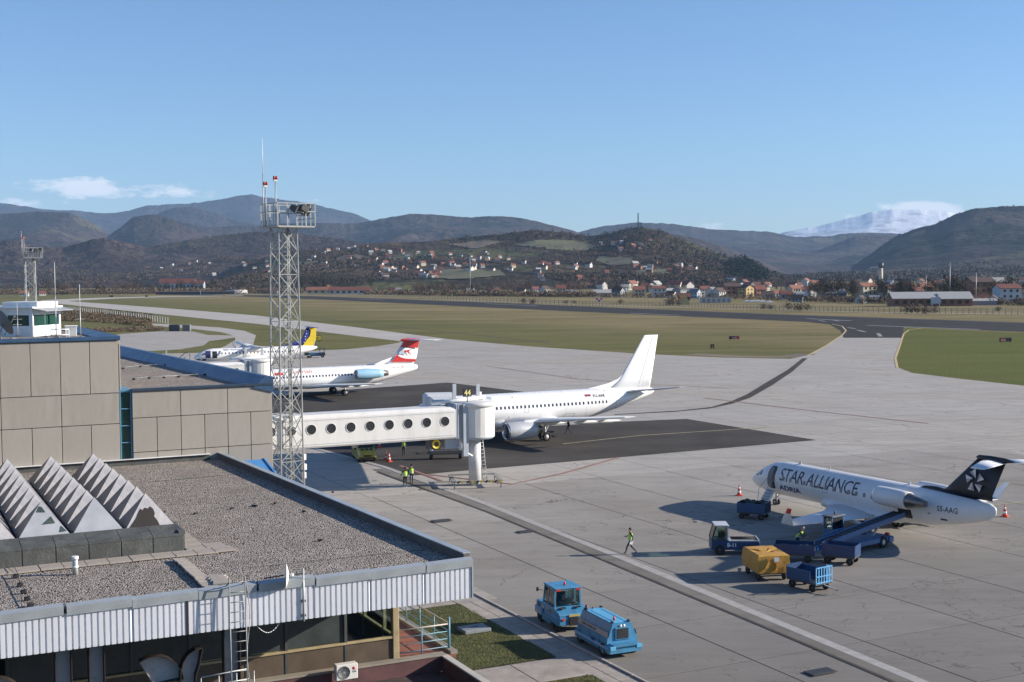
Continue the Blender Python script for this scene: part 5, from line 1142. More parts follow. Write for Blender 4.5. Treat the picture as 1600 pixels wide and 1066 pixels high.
def gear(parent, x, y, ztop, r, w, gap, name='landing_gear', rim=None):
    o = bpy.data.objects.new(name, None); COL.objects.link(o); o.parent = parent; o.location = (x, y, 0); o.empty_display_size = .3
    MB().tube((0, 0, r), (0, 0, ztop), .10, .13, 10).build('strut', AW2, o); MB().tube((0, -gap, r), (0, gap, r), .07, n=8).build('axle', MATS['steel_galv'], o)
    MB().bar((0, 0, r + .25), (.7, 0, ztop), .08).build('brace', MATS['steel_galv'], o)
    for s in (-1, 1):
        T = Matrix.Translation((0, s * gap, r)) @ Matrix.Rotation(math.pi / 2, 4, 'Z'); h = w / 2
        q = MB(); q.lathe([(-h * .7, r * .5), (-h, r * .72), (-h, r * .88), (-h * .7, r), (h * .7, r), (h, r * .88), (h, r * .72), (h * .7, r * .5)], 20, T); q.build('tyre', MATS['tyre'], o)
        q = MB(); q.lathe([(-h * .75, 0), (-h * .7, r * .25), (-h * .5, r * .5), (h * .5, r * .5), (h * .7, r * .25), (h * .75, 0)], 14, T); q.build('rim', rim or MATS['rim_white'], o)
    return o
def decal(name, pts, y, m, parent, t=.012):
    """flat marking standing just proud of a fin's port face; y(x, z) gives the face"""
    q = MB(); q.add([(x, y(x, z), z) for x, z in pts], [list(range(len(pts)))]); return q.build(name, m, parent, fix=False)

# ---------------------------------------------------------------- white twin jet at the bridge
b7 = thing('airliner', 'all white twin jet airliner with engines under the wings, parked at the jet bridge', 'airliner', (-12.11, 139.5, .03), .483)
f7 = Fus([(0, .04, 2.75, .04, .04), (.25, .40, 2.75, .35, .35), (.9, .92, 2.80, .80, .78), (1.8, 1.32, 2.95, 1.22, 1.08), (2.8, 1.62, 3.12, 1.66, 1.32), (4.2, 1.84, 3.30, 1.92, 1.60), (5.6, 1.88, 3.37, 1.96, 1.72),
          (21.5, 1.88, 3.37, 1.96, 1.72), (23.5, 1.80, 3.46, 1.87, 1.52), (25.5, 1.62, 3.66, 1.66, 1.28), (27.5, 1.36, 3.92, 1.36, 1.02), (29.5, 1.02, 4.18, 1.04, .80), (31.2, .62, 4.42, .72, .56), (32.4, .32, 4.62, .42, .36), (32.8, .10, 4.70, .16, .16)])
f7.build(AW, b7)
surf('fin', [((26.4, 0, 5.0), 5.8), ((27.9, 0, 6.1), 4.55), ((31.45, 0, 11.35), 1.95)], AW, b7, .10, True)
surf('dorsal_fin', [((22.3, 0, 5.16), 7.0), ((24.6, 0, 5.5), 5.0), ((26.4, 0, 5.85), 3.4), ((27.8, 0, 6.35), 2.0), ((28.7, 0, 7.1), 1.0)], AW, b7, .03, True)
q = MB(); q.bar((30.9, -.22, 5.3), (32.75, -.085, 11.2), .02); q.build('rudder_seam', SEAM, b7)
for s in (-1, 1):
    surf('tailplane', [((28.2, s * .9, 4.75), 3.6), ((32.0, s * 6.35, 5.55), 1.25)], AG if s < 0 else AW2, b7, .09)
    w_ = surf('wing', [((11.0, s * 1.2, 2.15), 7.2), ((13.9, s * 4.9, 2.5), 4.7), ((19.4, s * 14.44, 3.55), 1.55)], AW2, b7, .12)
    for yy in (3.6, 7.6, 10.4):
        xx = 16.0 + (yy - 4.9) * .45; zz = 2.25 + (yy - 4.9) * .11; q = MB(); q.lathe([(0, .02), (.5, .17), (1.6, .2), (2.6, .12), (3.1, .02)], 10, Matrix.Translation((xx, s * yy, zz - .1))); q.build('flap_fairing', AW2, w_)
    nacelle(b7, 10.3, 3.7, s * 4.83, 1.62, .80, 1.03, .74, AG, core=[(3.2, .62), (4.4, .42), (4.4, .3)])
    surf('pylon', [((11.8, s * 4.83, 2.2), 3.6), ((12.6, s * 4.83, 2.75), 3.6)], AW2, b7, .10, True)
    gear(b7, 16.4, s * 2.6, 2.2, .51, .36, .42)
gear(b7, 4.0, 0, 1.8, .34, .2, .2)
q = MB(); q.loft([[(x, yy, zz) for yy, zz in ((-w, 1.9), (-w, 2.4), (0, 3.0), (w, 2.4), (w, 1.9), (w * .7, 1.45 + d), (-w * .7, 1.45 + d))] for x, w, d in ((9.6, .6, .5), (10.6, 1.7, 0), (12.5, 2.05, -.05), (17.5, 2.05, -.05), (19.0, 1.4, .1), (20.2, .5, .5))]); q.build('wing_fairing', AW, b7)
for k in range(32):
    x = 6.2 + .508 * k
    if x > 12.7 and x < 12.9: pass
    f7.patch('cabin_window', x - .11, x + .11, 3.70, 4.03, WINM, b7)
for k in range(6): f7.patch('cabin_window', 22.6 + .508 * k - .11, 22.6 + .508 * k + .11, 3.70, 4.03, WINM, b7)
f7.outline('door', 4.0, 4.9, 2.75, 4.6, SEAM, b7); f7.outline('door', 26.6, 27.3, 3.0, 4.65, SEAM, b7); f7.outline('overwing_exit', 14.2, 14.75, 3.2, 4.15, SEAM, b7)
f7.patch('door_handle_plate', 26.7, 27.15, 2.92, 2.98, MATS['black_paint'], b7)
for x0, x1, z0, z1 in ((1.55, 2.1, 3.35, 3.75), (2.15, 2.75, 3.5, 3.95)): f7.patch('cockpit_window', x0, x1, z0, z1, MATS['cockpit_glass'], b7)
BLK = M('marking_black', (.03, .03, .035), .5); RED = M('marking_red', (.50, .02, .025), .45); NVY = M('marking_navy', (.02, .03, .12), .45)
f7.text('YU-ANI', 23.35, 4.42, .56, BLK, b7, weight=.012, sx=.9); 
f7.patch('flag_red', 22.35, 23.15, 4.68, 4.80, RED, b7, .012, round_=.02); f7.patch('flag_blue', 22.35, 23.15, 4.56, 4.68, NVY, b7, .012, round_=.02); f7.patch('flag_white', 22.35, 23.15, 4.44, 4.56, MATS['white_paint'], b7, .012, round_=.02)
MB().loft([[(9.2, -.02, 5.3), (9.8, -.02, 5.3), (9.8, .02, 5.3), (9.2, .02, 5.3)], [(9.6, -.01, 5.65), (9.8, -.01, 5.65), (9.8, .01, 5.65), (9.6, .01, 5.65)]], smooth=False).build('antenna', AW, b7)

# ---------------------------------------------------------------- T-tail jet with red and white fin
f1 = thing('airliner', 'white T-tail jet with red tipped tail and light blue engines, behind the jet bridge', 'airliner', (-44.0, 194.0, .025), .52)
ff = Fus([(0, .05, 2.35, .05, .05), (.4, .48, 2.35, .42, .42), (1.3, .98, 2.45, .92, .86), (2.6, 1.38, 2.62, 1.46, 1.2), (4.2, 1.62, 2.75, 1.66, 1.5), (5.4, 1.65, 2.78, 1.68, 1.6), (23.0, 1.65, 2.78, 1.68, 1.6), (25.5, 1.52, 2.95, 1.52, 1.4), (28.0, 1.18, 3.20, 1.25, 1.1), (30.5, .74, 3.5, .9, .75), (32.2, .35, 3.7, .62, .5), (32.9, .12, 3.8, .3, .3)])
ff.build(AW, f1)
BEL = M('belly_blue', (.06, .13, .30), .4); LBL = M('engine_light_blue', (.30, .52, .66), .35, var=.04, coat=.3)
q = MB(); xs = [5 + 1.0 * k for k in range(19)]
q.loft([[ff.pt(x, a, .01) for a in (-28, -50, -70, -90, -110, -130, -152)] + [ff.pt(x, a, -.05) for a in (-152, -90, -28)] for x in xs], smooth=False); q.build('belly_panel', BEL, f1)
ARED = M('tail_red', (.55, .03, .03), .35)
surf('fin', [((26.6, 0, 4.2), 5.6), ((28.6, 0, 5.3), 4.2), ((30.4, 0, 8.0), 2.9)], AW, f1, .10, True)
surf('dorsal_fin', [((22.5, 0, 4.35), 6.0), ((25.5, 0, 4.7), 3.4), ((28.3, 0, 5.5), 1.2)], AW, f1, .03, True)
q = MB(); q.lathe([(0, .02), (.3, .2), (1.2, .3), (2.8, .26), (4.0, .10), (4.6, .02)], 14, Matrix.Translation((29.9, 0, 8.2))); q.build('fin_bullet', ARED, f1)
for s in (-1, 1):
    surf('tailplane', [((30.7, s * .1, 8.2), 2.9), ((33.6, s * 5.0, 8.3), 1.35)], AW, f1, .09)
    w_ = surf('wing', [((12.6, s * 1.2, 1.45), 6.4), ((15.0, s * 4.6, 1.8), 4.1), ((19.2, s * 14.0, 2.6), 1.5)], AW2, f1, .12)
    for yy in (5.2, 8.2): MB().lathe([(0, .02), (.5, .15), (1.4, .18), (2.6, .02)], 10, Matrix.Translation((16.8 + (yy - 4.6) * .4, s * yy, 1.6 + (yy - 4.6) * .08))).build('flap_fairing', AW2, w_)
    nacelle(f1, 20.9, 4.6, s * 2.75, 3.25, .62, .84, .60, LBL, core=[(4.2, .56), (5.5, .42), (5.5, .3)])
    surf('pylon', [((22.0, s * 1.3, 3.2), 3.0), ((22.3, s * 2.2, 3.25), 2.8)], AW, f1, .12)
    gear(f1, 19.2, s * 2.52, 1.6, .50, .35, .36, rim=MATS['rim'])
gear(f1, 3.6, 0, 1.6, .32, .2, .2)
for k in range(30):
    x = 6.4 + .78 * k * .68
    if 17.1 < x < 17.5: continue
    ff.patch('cabin_window', x - .12, x + .12, 3.03, 3.36, WINM, f1)
ff.text('Austrian', 10.55, 3.72, 1.05, RED if False else M('austrian_red', (.58, .12, .10), .5), f1, weight=.0, sx=1.05)
ff.text('Austrian arrows' if False else '', 9, 3.7, .5, RED, f1) if False else None
ff.patch('red_mark', 8.2, 9.6, 3.55, 3.95, ARED, f1, .012)
ff.text('OE-LVG', 28.0, 3.75, .42, BLK, f1); ff.patch('flag_red', 29.7, 30.2, 4.0, 4.1, ARED, f1, .012, round_=.02); ff.patch('flag_red', 29.7, 30.2, 3.8, 3.9, ARED, f1, .012, round_=.02)
# fin paint: red foot band, red head, arrow
def finy(x, z): return -.27 + .012 * (z - 4.2) - .0
le = lambda z: 28.6 + (z - 5.3) * (1.8 / 2.7); te = lambda z: 32.8 + (z - 5.3) * (.5 / 2.7)
decal('red_band', [(le(4.75), 4.75), (te(4.65) - .3, 4.65), (te(5.1) - .15, 5.05), (le(5.3) + 2.2, 5.2), (le(5.7) + .9, 5.5), (le(6.0) + .1, 5.95)], finy, ARED, f1)
decal('red_head', [(le(7.1) + .12, 7.1), (le(7.2) + 1.8, 7.05), (te(6.9) - .15, 6.85), (te(8.1) - .1, 8.1), (le(8.1) + .1, 8.1)], finy, ARED, f1)
decal('red_arrow', [(30.0, 6.75), (30.9, 6.55), (31.9, 6.75), (31.3, 6.4), (31.75, 5.7), (31.0, 6.25)], lambda x, z: finy(x, z) - .02, ARED, f1)
decal('grey_wave', [(le(6.2) + .3, 5.95), (30.2, 6.0), (31.0, 5.8), (30.6, 6.2), (29.9, 6.9), (le(7.0) + .2, 6.9)], lambda x, z: finy(x, z) - .005, M('fin_grey', (.42, .47, .55), .4), f1)

# ---------------------------------------------------------------- rear engined regional jet with star letters
cj = thing('airliner', 'white regional jet with black tail of white triangles and STAR ALLIANCE lettering', 'airliner', (19.81, 106.09, .03), -1.072)
fc_ = Fus([(0, .03, 1.75, .03, .03), (.3, .34, 1.77, .30, .30), (1.0, .70, 1.85, .66, .66), (2.0, 1.02, 2.0, 1.06, .95), (3.1, 1.26, 2.15, 1.34, 1.20), (4.2, 1.345, 2.25, 1.38, 1.31), (17.6, 1.345, 2.25, 1.38, 1.31), (19.5, 1.25, 2.34, 1.28, 1.2), (21.5, 1.0, 2.50, 1.06, 1.0), (23.2, .66, 2.66, .80, .76), (24.3, .36, 2.80, .56, .55), (24.72, .16, 2.86, .30, .30), (24.82, .04, 2.87, .10, .10)])
fc_.build(AW2, cj)
TAILB = M('tail_black', (.010, .010, .012), .5)
surf('fin', [((19.9, 0, 3.5), 4.6), ((20.6, 0, 3.9), 3.9), ((23.3, 0, 6.3), 2.3)], TAILB, cj, .10, True)
q = MB(); q.loft([[(18.0 + d, y, z) for d, y, z in ((0, -w, zb), (0, -w * .5, zb + h), (0, w * .5, zb + h), (0, w, zb))] for d2, w, h, zb in ((0, .1, .1, 3.50),) for d in (0,)] + [[(x, -w, zb), (x, -w * .5, zb + h), (x, w * .5, zb + h), (x, w, zb)] for x, w, h, zb in ((18.6, .2, .22, 3.52), (19.6, .26, .34, 3.48), (21.2, .3, .3, 3.42), (24.0, .22, .1, 3.2))] if False else [[(x, -w, zb), (x, -w * .5, zb + h), (x, w * .5, zb + h), (x, w, zb)] for x, w, h, zb in ((18.2, .1, .1, 3.5), (18.6, .2, .26, 3.5), (19.6, .26, .40, 3.44), (21.2, .34, .32, 3.36), (24.1, .22, .2, 3.15))]); q.build('dorsal_fairing', TAILB, cj)
q = MB(); q.lathe([(0, .02), (.25, .16), (1.2, .20), (2.4, .17), (3.1, .03)], 14, Matrix.Translation((23.1, 0, 6.32)) @ Matrix.Scale(1, 4)); q.build('fin_bullet', TAILB, cj)
TPW = M('tailplane_white', (.74, .75, .76), .3)
for s in (-1, 1):
    surf('tailplane', [((23.7, s * .05, 6.18), 1.95), ((25.4, s * 3.12, 6.12), 1.1)], TPW, cj, .10)
    w_ = surf('wing', [((10.0, s * .9, 1.15), 5.6), ((12.3, s * 3.6, 1.25), 3.5), ((15.1, s * 9.9, 1.55), 1.35)], AW2, cj, .11)
    q = MB(); zt = 2.65
    q.loft([[(15.1 + x * 1.3, s * 9.88 + y, 1.52) for x, y in ((0, 0), (.5, -.04), (1, 0), (.5, .04))], [(15.5 + x * 1.0, s * 10.1 + y, 1.9) for x, y in ((0, 0), (.5, -.04), (1, 0), (.5, .04))], [(16.1 + x * .55, s * 10.38 + y, 2.42) for x, y in ((0, 0), (.5, -.03), (1, 0), (.5, .03))]], smooth=False); q.build('winglet', AW, w_)
    q = MB(); q.loft([[(16.1 + x * .55, s * 10.38 + y, 2.42) for x, y in ((0, 0), (.5, -.031), (1, 0), (.5, .031))], [(16.5 + x * .42, s * 10.52 + y, 2.82) for x, y in ((0, 0), (.5, -.02), (1, 0), (.5, .02))]], smooth=False); q.build('winglet_tip', ARED if s < 0 else AW, w_)
    for yy in (3.8, 6.6): MB().lathe([(0, .01), (.4, .10), (1.2, .12), (1.9, .01)], 8, Matrix.Translation((14.7 + (yy - 3.6) * .2, s * yy, 1.1 + (yy - 3.6) * .04))).build('flap_fairing', AW2, w_)
    en = nacelle(cj, 16.2, 3.0, s * 2.08, 2.95, .50, .66, .60, AW2, core=[(2.6, .60), (2.95, .56), (3.6, .40), (4.5, .21), (4.5, .16), (4.0, .14), (4.0, .001)])
    surf('pylon', [((17.2, s * 1.1, 2.85), 2.6), ((17.4, s * 1.6, 2.95), 2.4)], AW2, cj, .12)
    gear(cj, 14.6, s * 1.6, 1.3, .38, .26, .24, rim=MATS['rim'])
gear(cj, 2.9, 0, 1.3, .24, .16, .15)
q = MB(); q.loft([[(x, -w, z), (x, -w * .9, z + .5), (x, w * .9, z + .5), (x, w, z), (x, w * .6, z - .3), (x, -w * .6, z - .3)] for x, w, z in ((8.6, .6, 1.1), (9.8, 1.45, 1.15), (12, 1.6, 1.1), (15.5, 1.6, 1.1), (17.2, 1.1, 1.25), (18.2, .5, 1.5))]); q.build('wing_fairing', AW2, cj)
CKW = M('star_letters_black', (.03, .035, .05), .5)
fc_.text('STAR ALLIANCE', 4.75, 2.36, 1.50, CKW, cj, weight=.006, space=1.0, sx=.80)
fc_.text('ADRIA', 4.75, 1.62, .60, NVY, cj, weight=.018, sx=1.38)
fc_.text('S5-AAG', 20.75, 2.42, .52, CKW, cj, weight=.004, sx=.92)
for k in range(13):
    x = 5.3 + .80 * k; fc_.patch('cabin_window', x - .13, x + .13, 2.38, 2.68, M('window_grey', (.16, .17, .19), .2), cj, .016)
fc_.outline('overwing_exit', 9.75, 10.3, 2.1, 3.05, SEAM, cj)
for x0, x1, z0, z1 in ((1.15, 1.75, 2.25, 2.62), (1.8, 2.25, 2.4, 2.80)): fc_.patch('cockpit_window', x0, x1, z0, z1, MATS['cockpit_glass'], cj, .012)
fc_.patch('doorway', 3.3, 4.25, 1.55, 3.3, MATS['black_paint'], cj, .010, round_=.3)
fc_.patch('door_lining', 3.34, 3.9, 1.6, 3.2, M('lining_grey', (.2, .19, .19), .8), cj, .016, round_=.3)
fc_.patch('cargo_opening', 17.4, 18.6, 1.5, 2.25, MATS['black_paint'], cj, .014)
for x0, z0, w, h in ((20.0, 2.12, .22, .07), (20.9, 1.78, .5, .14)): fc_.patch('vent', x0, x0 + w, z0, z0 + h, MATS['black_paint'], cj, .010)
q = MB(); ST = M('stair_white', (.55, .56, .58), .5)
q.loft([[(-.45, 0, 0), (.45, 0, 0), (.45, .09, 0), (-.45, .09, 0)], [(-.47, -.02, -.9), (.47, -.02, -.9), (.47, .09, -.9), (-.47, .09, -.9)], [(-.38, 0, -1.35), (.38, 0, -1.35), (.38, .09, -1.35), (-.38, .09, -1.35)], [(-.2, 0, -1.58), (.2, 0, -1.58), (.2, .09, -1.58), (-.2, .09, -1.58)]], smooth=False, T=Matrix.Translation((3.75, -1.27, 1.5)) @ Matrix.Rotation(R(-38), 4, 'X')); q.build('airstair_door', ST, cj)
for k in range(5):
    q = MB(); q.box((0, -.1, -.2 - .26 * k), (.62, .22, .05), T=Matrix.Translation((3.75, -1.27, 1.5)) @ Matrix.Rotation(R(-38), 4, 'X')); q.build('step', MATS['steel_galv'], cj)
for s in (-.42, .42): MB().path([(3.75 + s, -1.32, 2.35), (3.75 + s, -2.15, 1.55), (3.75 + s, -2.3, .45)], .02, 6).build('handrail', MATS['steel_galv'], cj)
# five triangles of the star on the fin's port face
SW = M('star_white', (.62, .63, .64), .35, .2); SG = M('star_grey', (.30, .31, .33), .35, .2)
sc = (23.15, 4.72); yf = lambda x, z: -.215 + (z - 4) * .035 - .01
for k in range(5):
    a = R(97 + 72 * k); ca, sa = math.cos(a), math.sin(a)
    def P(r, s): return (sc[0] + r * ca - s * sa * 1.0, sc[1] + r * sa + s * ca)
    # outer pointed tip leaning inwards, base outward
    cx_, cz_ = P(.50, 0); rot_ = a + R(200)
    tri = [(cx_ + .35 * math.cos(rot_ + R(q_)), cz_ + .35 * math.sin(rot_ + R(q_))) for q_ in (0, 130, 235)]; mid = ((tri[1][0] + tri[2][0]) / 2, (tri[1][1] + tri[2][1]) / 2)
    decal('star_triangle', [tri[0], tri[1], mid], yf, SW, cj); decal('star_triangle_shade', [tri[0], mid, tri[2]], yf, SG, cj)
for (x, z, l) in ((5.5, 3.62, .35), (9.0, 3.64, .12), (17.0, 3.62, .3)):
    MB().loft([[(x, -.015, z), (x + l, -.015, z), (x + l, .015, z), (x, .015, z)], [(x + l * .5, -.01, z + .28), (x + l, -.01, z + .28), (x + l, .01, z + .28), (x + l * .5, .01, z + .28)]], smooth=False).build('antenna', AW2, cj)

# ---------------------------------------------------------------- high wing turboprop
at = thing('airliner', 'white high wing turboprop with navy and yellow tail, parked beyond the T-tail jet', 'airliner', (-66.0, 268.0, .02), .46)
fa = Fus([(0, .05, 1.95, .05, .05), (.5, .55, 1.95, .5, .5), (1.5, .98, 2.1, .95, .85), (2.8, 1.28, 2.3, 1.26, 1.15), (4.0, 1.38, 2.38, 1.36, 1.3), (17.0, 1.38, 2.38, 1.36, 1.3), (20.0, 1.25, 2.55, 1.22, 1.15), (23.0, .9, 2.9, .9, .8), (25.5, .5, 3.15, .6, .5), (26.6, .1, 3.3, .15, .15)])
fa.build(AW, at)
q = MB(); q.loft([[fa.pt(x, a, .012) for a in range(-150, -20, 13)] + [fa.pt(x, a, -.1) for a in (-25, -90, -150)] for x in (.3, .6, 1.1, 1.7, 2.4)], smooth=False); q.build('navy_nose', NVY, at)
NV2 = M('tail_navy', (.03, .04, .20), .35); YE2 = M('tail_yellow', (.70, .52, .03), .35)
surf('fin', [((21.0, 0, 3.5), 5.4), ((23.2, 0, 5.0), 3.2), ((24.2, 0, 7.55), 2.3)], NV2, at, .10, True); surf('dorsal_fin', [((17.8, 0, 3.7), 5.0), ((20.6, 0, 4.2), 3.0), ((23.0, 0, 5.2), 1.2)], NV2, at, .04, True)
fy2 = lambda x, z: -.24 + (z - 3.5) * .02
decal('yellow_wedge', [(23.2, 3.6), (25.8, 3.5), (26.3, 5.0), (26.45, 7.55), (25.3, 7.55), (25.0, 5.8)], fy2, YE2, at)
decal('yellow_wedge', [(24.9, 7.15), (25.4, 7.15), (25.4, 7.55), (24.9, 7.55)], lambda x, z: fy2(x, z) - .01, YE2, at)
for k in range(5):
    x, z = 24.2 - .12 * k + .15 * (k % 2), 6.9 - .62 * k; q = MB(); n_ = 10; pts = [(x + (.16 if i % 2 == 0 else .07) * math.cos(R(90 + 36 * i)), z + (.16 if i % 2 == 0 else .07) * math.sin(R(90 + 36 * i))) for i in range(n_)]; decal('star', pts, lambda a, b: fy2(a, b) - .012, MATS['white_paint'], at)
for s in (-1, 1):
    surf('tailplane', [((24.5, s * .05, 7.6), 1.9), ((25.0, s * 3.65, 7.65), 1.1)], NV2, at, .09)
    surf('wing', [((11.2, s * .1, 3.95), 2.6), ((11.2, s * 4.5, 3.95), 2.55), ((12.0, s * 13.5, 4.25), 1.5)], AW2, at, .15)
    o = bpy.data.objects.new('engine', None); COL.objects.link(o); o.parent = at
    q = MB(); q.lathe([(0, .02), (.3, .22), (.7, .30), (.9, .42), (2.2, .52), (4.2, .46), (5.6, .1)], 18, Matrix.Translation((9.0, s * 4.05, 3.45))); q.build('cowl', AW, o)
    for k in range(6):
        a = R(60 * k + 20); T = Matrix.Translation((9.45, s * 4.05, 3.45)) @ Matrix.Rotation(a, 4, 'X'); q = MB(); q.loft([[(-.05, -.10, .3), (.05, .10, .3), (.07, .10, .3), (-.03, -.10, .3)], [(-.02, -.17, 1.1), (.03, .17, 1.1), (.05, .17, 1.1), (0, -.17, 1.1)], [(0, -.12, 1.95), (.01, .12, 1.95), (.03, .12, 1.95), (.02, -.12, 1.95)]], smooth=False, T=T); q.build('propeller_blade', MATS['black_paint'], o)
    q = MB(); q.loft([[(12, s * 1.0, 1.05), (15.5, s * 1.0, 1.05), (15.5, s * 1.6, 1.2), (12, s * 1.6, 1.2)], [(11.4, s * 1.0, 1.9), (16.2, s * 1.0, 1.9), (15.8, s * 1.9, 1.6), (11.8, s * 1.9, 1.6)]], smooth=False); q.build('gear_fairing', AW, at)
    gear(at, 13.6, s * 1.95, 1.3, .42, .28, .25, rim=MATS['rim'])
gear(at, 2.8, 0, 1.4, .24, .16, .15)
for k in range(21): fa.patch('cabin_window', 5.6 + .76 * k - .13, 5.6 + .76 * k + .13, 2.55, 2.9, WINM, at)
fa.text('B&H Airlines', 6.0, 3.25, .75, NVY, at, weight=.0, sx=.9)
for x0, x1, z0, z1 in ((1.35, 1.9, 2.4, 2.75), (1.95, 2.6, 2.5, 2.9)): fa.patch('cockpit_window', x0, x1, z0, z1, MATS['cockpit_glass'], at)
fa.patch('cargo_door_opening', 3.6, 4.6, 1.75, 3.2, MATS['black_paint'], at, round_=.05)
MB().box((2.6, -1.75, 2.6), (1.1, .06, 1.5)).build('open_door', NVY, at)
# plain small aircraft at the right edge behind the regional jet: only its tail shows

PLN = M('skin_joint', (.56, .56, .56), .5)
for fz, par_, xs_, nm in ((f7, b7, (6.0, 9.2, 12.9, 16.2, 19.6, 22.3, 24.6, 27.9, 30.4), 'skin_joint'), (ff, f1, (6, 10, 14.2, 18.4, 23, 26.2), 'skin_joint'), (fc_, cj, (4.45, 8.6, 12.6, 16.0, 19.4, 22.2), 'skin_joint')):
    for x in xs_: q = MB(); q.loft([[fz.pt(x + d, a, .004) for a in range(0, 360, 10)] for d in (0, .028)], caps=(False, False)); q.build(nm, PLN, par_, fix=False)
for x0, x1, z0, z1 in ((7.2, 8.4, 1.95, 2.7), (19.4, 20.8, 1.95, 2.8)): f7.outline('cargo_door', x0, x1, z0, z1, SEAM, b7)
for x0, z0 in ((5.2, 2.3), (12.2, 2.75), (13.0, 4.9), (21.2, 2.2), (25.2, 5.0)): f7.patch('drain_mark', x0, x0 + .12, z0, z0 + .08, MATS['black_paint'], b7)
# ================================================================== GROUND VEHICLES
def rot_from(a, b): d = b - a; return math.atan2(d.y, d.x)
DKB = M('deep_blue', (.012, .045, .13), .42, var=.12, dirt=(.06, .07, .09), dscale=3, damt=.5)
GRN = M('tinted_glass_green', (.10, .16, .13), .12)
def fill_window(p, c, d, m='glass_dark', rot=None): return MB().box(c, d, rot).build('window', MATS[m], p)
# --- light blue tow tractor
tr = thing('tow_tractor', 'light blue tow tractor with glass cab and red beacon beside the kerb', 'tractor', W(13.25, 17.45, .02), AX + math.pi / 2 - R(6))
B = MATS['gse_blue']
MB().box((0.75, 0, .78), (1.7, 1.62, .62), bev=.06).build('bonnet', B, tr)
q = MB(); q.loft([[(-1.75, y, z) for y, z in ((-.8, .45), (.8, .45), (.8, .95), (-.8, .95))], [(-1.7, y, z) for y, z in ((-.83, .42), (.83, .42), (.83, 1.02), (-.83, 1.02))], [(-1.0, y, z) for y, z in ((-.84, .42), (.84, .42), (.84, 1.22), (-.84, 1.22))], [(0.1, y, z) for y, z in ((-.84, .42), (.84, .42), (.84, 1.22), (-.84, 1.22))]], smooth=False); q.build('rear_body', B, tr)
for s in (-1, 1):
    for x in (-1.08, 1.05): q = MB(); q.box((x, s * .84, .62), (1.05, .14, .42), bev=.05); q.build('mudguard', B, tr)
    MB().box((0, s * .84, .42), (1.1, .10, .34), bev=.02).build('side_step', B, tr)
for s in (-.72, .72):
    for x, x2 in ((-.88, -.82), (.72, .45)): MB().bar((x, s, 1.15), (x2, s, 2.12), .09).build('cab_pillar', B, tr)
    fill_window(tr, (-.1, s, 1.66), (1.25, .02, .80), 'glass_clear'); MB().bar((-.1, s, 1.2), (-.1, s, 2.1), .05).build('door_frame', B, tr)
fill_window(tr, (-.85, 0, 1.62), (.02, 1.28, .78), 'glass_clear'); fill_window(tr, (.60, 0, 1.64), (.02, 1.28, .80), 'glass_clear', (0, R(-16), 0))
MB().box((-.18, 0, 2.16), (1.52, 1.58, .10), bev=.04).build('cab_roof', B, tr); MB().box((-.1, 0, 1.2), (1.5, 1.36, .1)).build('cab_floor', MATS['black_rubber'], tr)
MB().box((-.25, .2, 1.42), (.45, .5, .16), bev=.04).build('seat', MATS['black_rubber'], tr); MB().box((-.45, .2, 1.66), (.12, .48, .5), bev=.04).build('seat_back', MATS['black_rubber'], tr)
T = Matrix.Translation((.3, .2, 1.62)) @ Matrix.Rotation(R(60), 4, 'Y'); q = MB(); q.lathe([(0, .17), (.02, .19), (.04, .17)], 14, T); q.build('steering_wheel', MATS['black_paint'], tr)
bc = MB().tube((-.35, -.05, 2.21), (-.35, -.05, 2.38), .06, .05, 10).build('beacon', M('beacon_red', (.60, .03, .02), .25), tr)
for s in (-.55, .55): MB().box((-.98, s, 2.10), (.05, .22, .10)).build('rear_lamp_bar', MATS['red_paint'], tr)
MB().box((-1.75, 0, .62), (.12, .6, .42), bev=.02).build('hitch_plate', MATS['black_paint'], tr); MB().box((-1.77, 0, .93), (.06, .62, .10)).build('number_plate', M('plate_yellow', (.5, .4, .12), .5), tr)
for y in (-.42, .42): q = MB(); q.lathe([(0, .001), (0, .17), (.01, .18)], 14, Matrix.Translation((-1.25, y, 1.225)) @ Matrix.Rotation(-math.pi / 2, 4, 'Y')); q.build('deck_mat', MATS['black_rubber'], tr)
for x in (-1.08, 1.05):
    for s in (-1, 1): wheel(tr, (x, s * .70, .40), .40, .28, hub=.45, rim=MATS['steel_dark'])
text_on('lettering', 'V-8', .26, MATS['white_paint'], tr, lambda s, t: Vector((.62 - s, .846 if False else .815, .84 + t)) if False else Vector((.70 - s, .815, .82 + t)), weight=.01, center=True)
for s in (-1, 1): MB().bar((.75, s * .75, 1.75), (.9, s * .98, 1.8), .03).build('mirror_arm', MATS['black_paint'], tr); MB().box((.92, s * 1.0, 1.8), (.04, .12, .2)).build('mirror', MATS['black_paint'], tr)

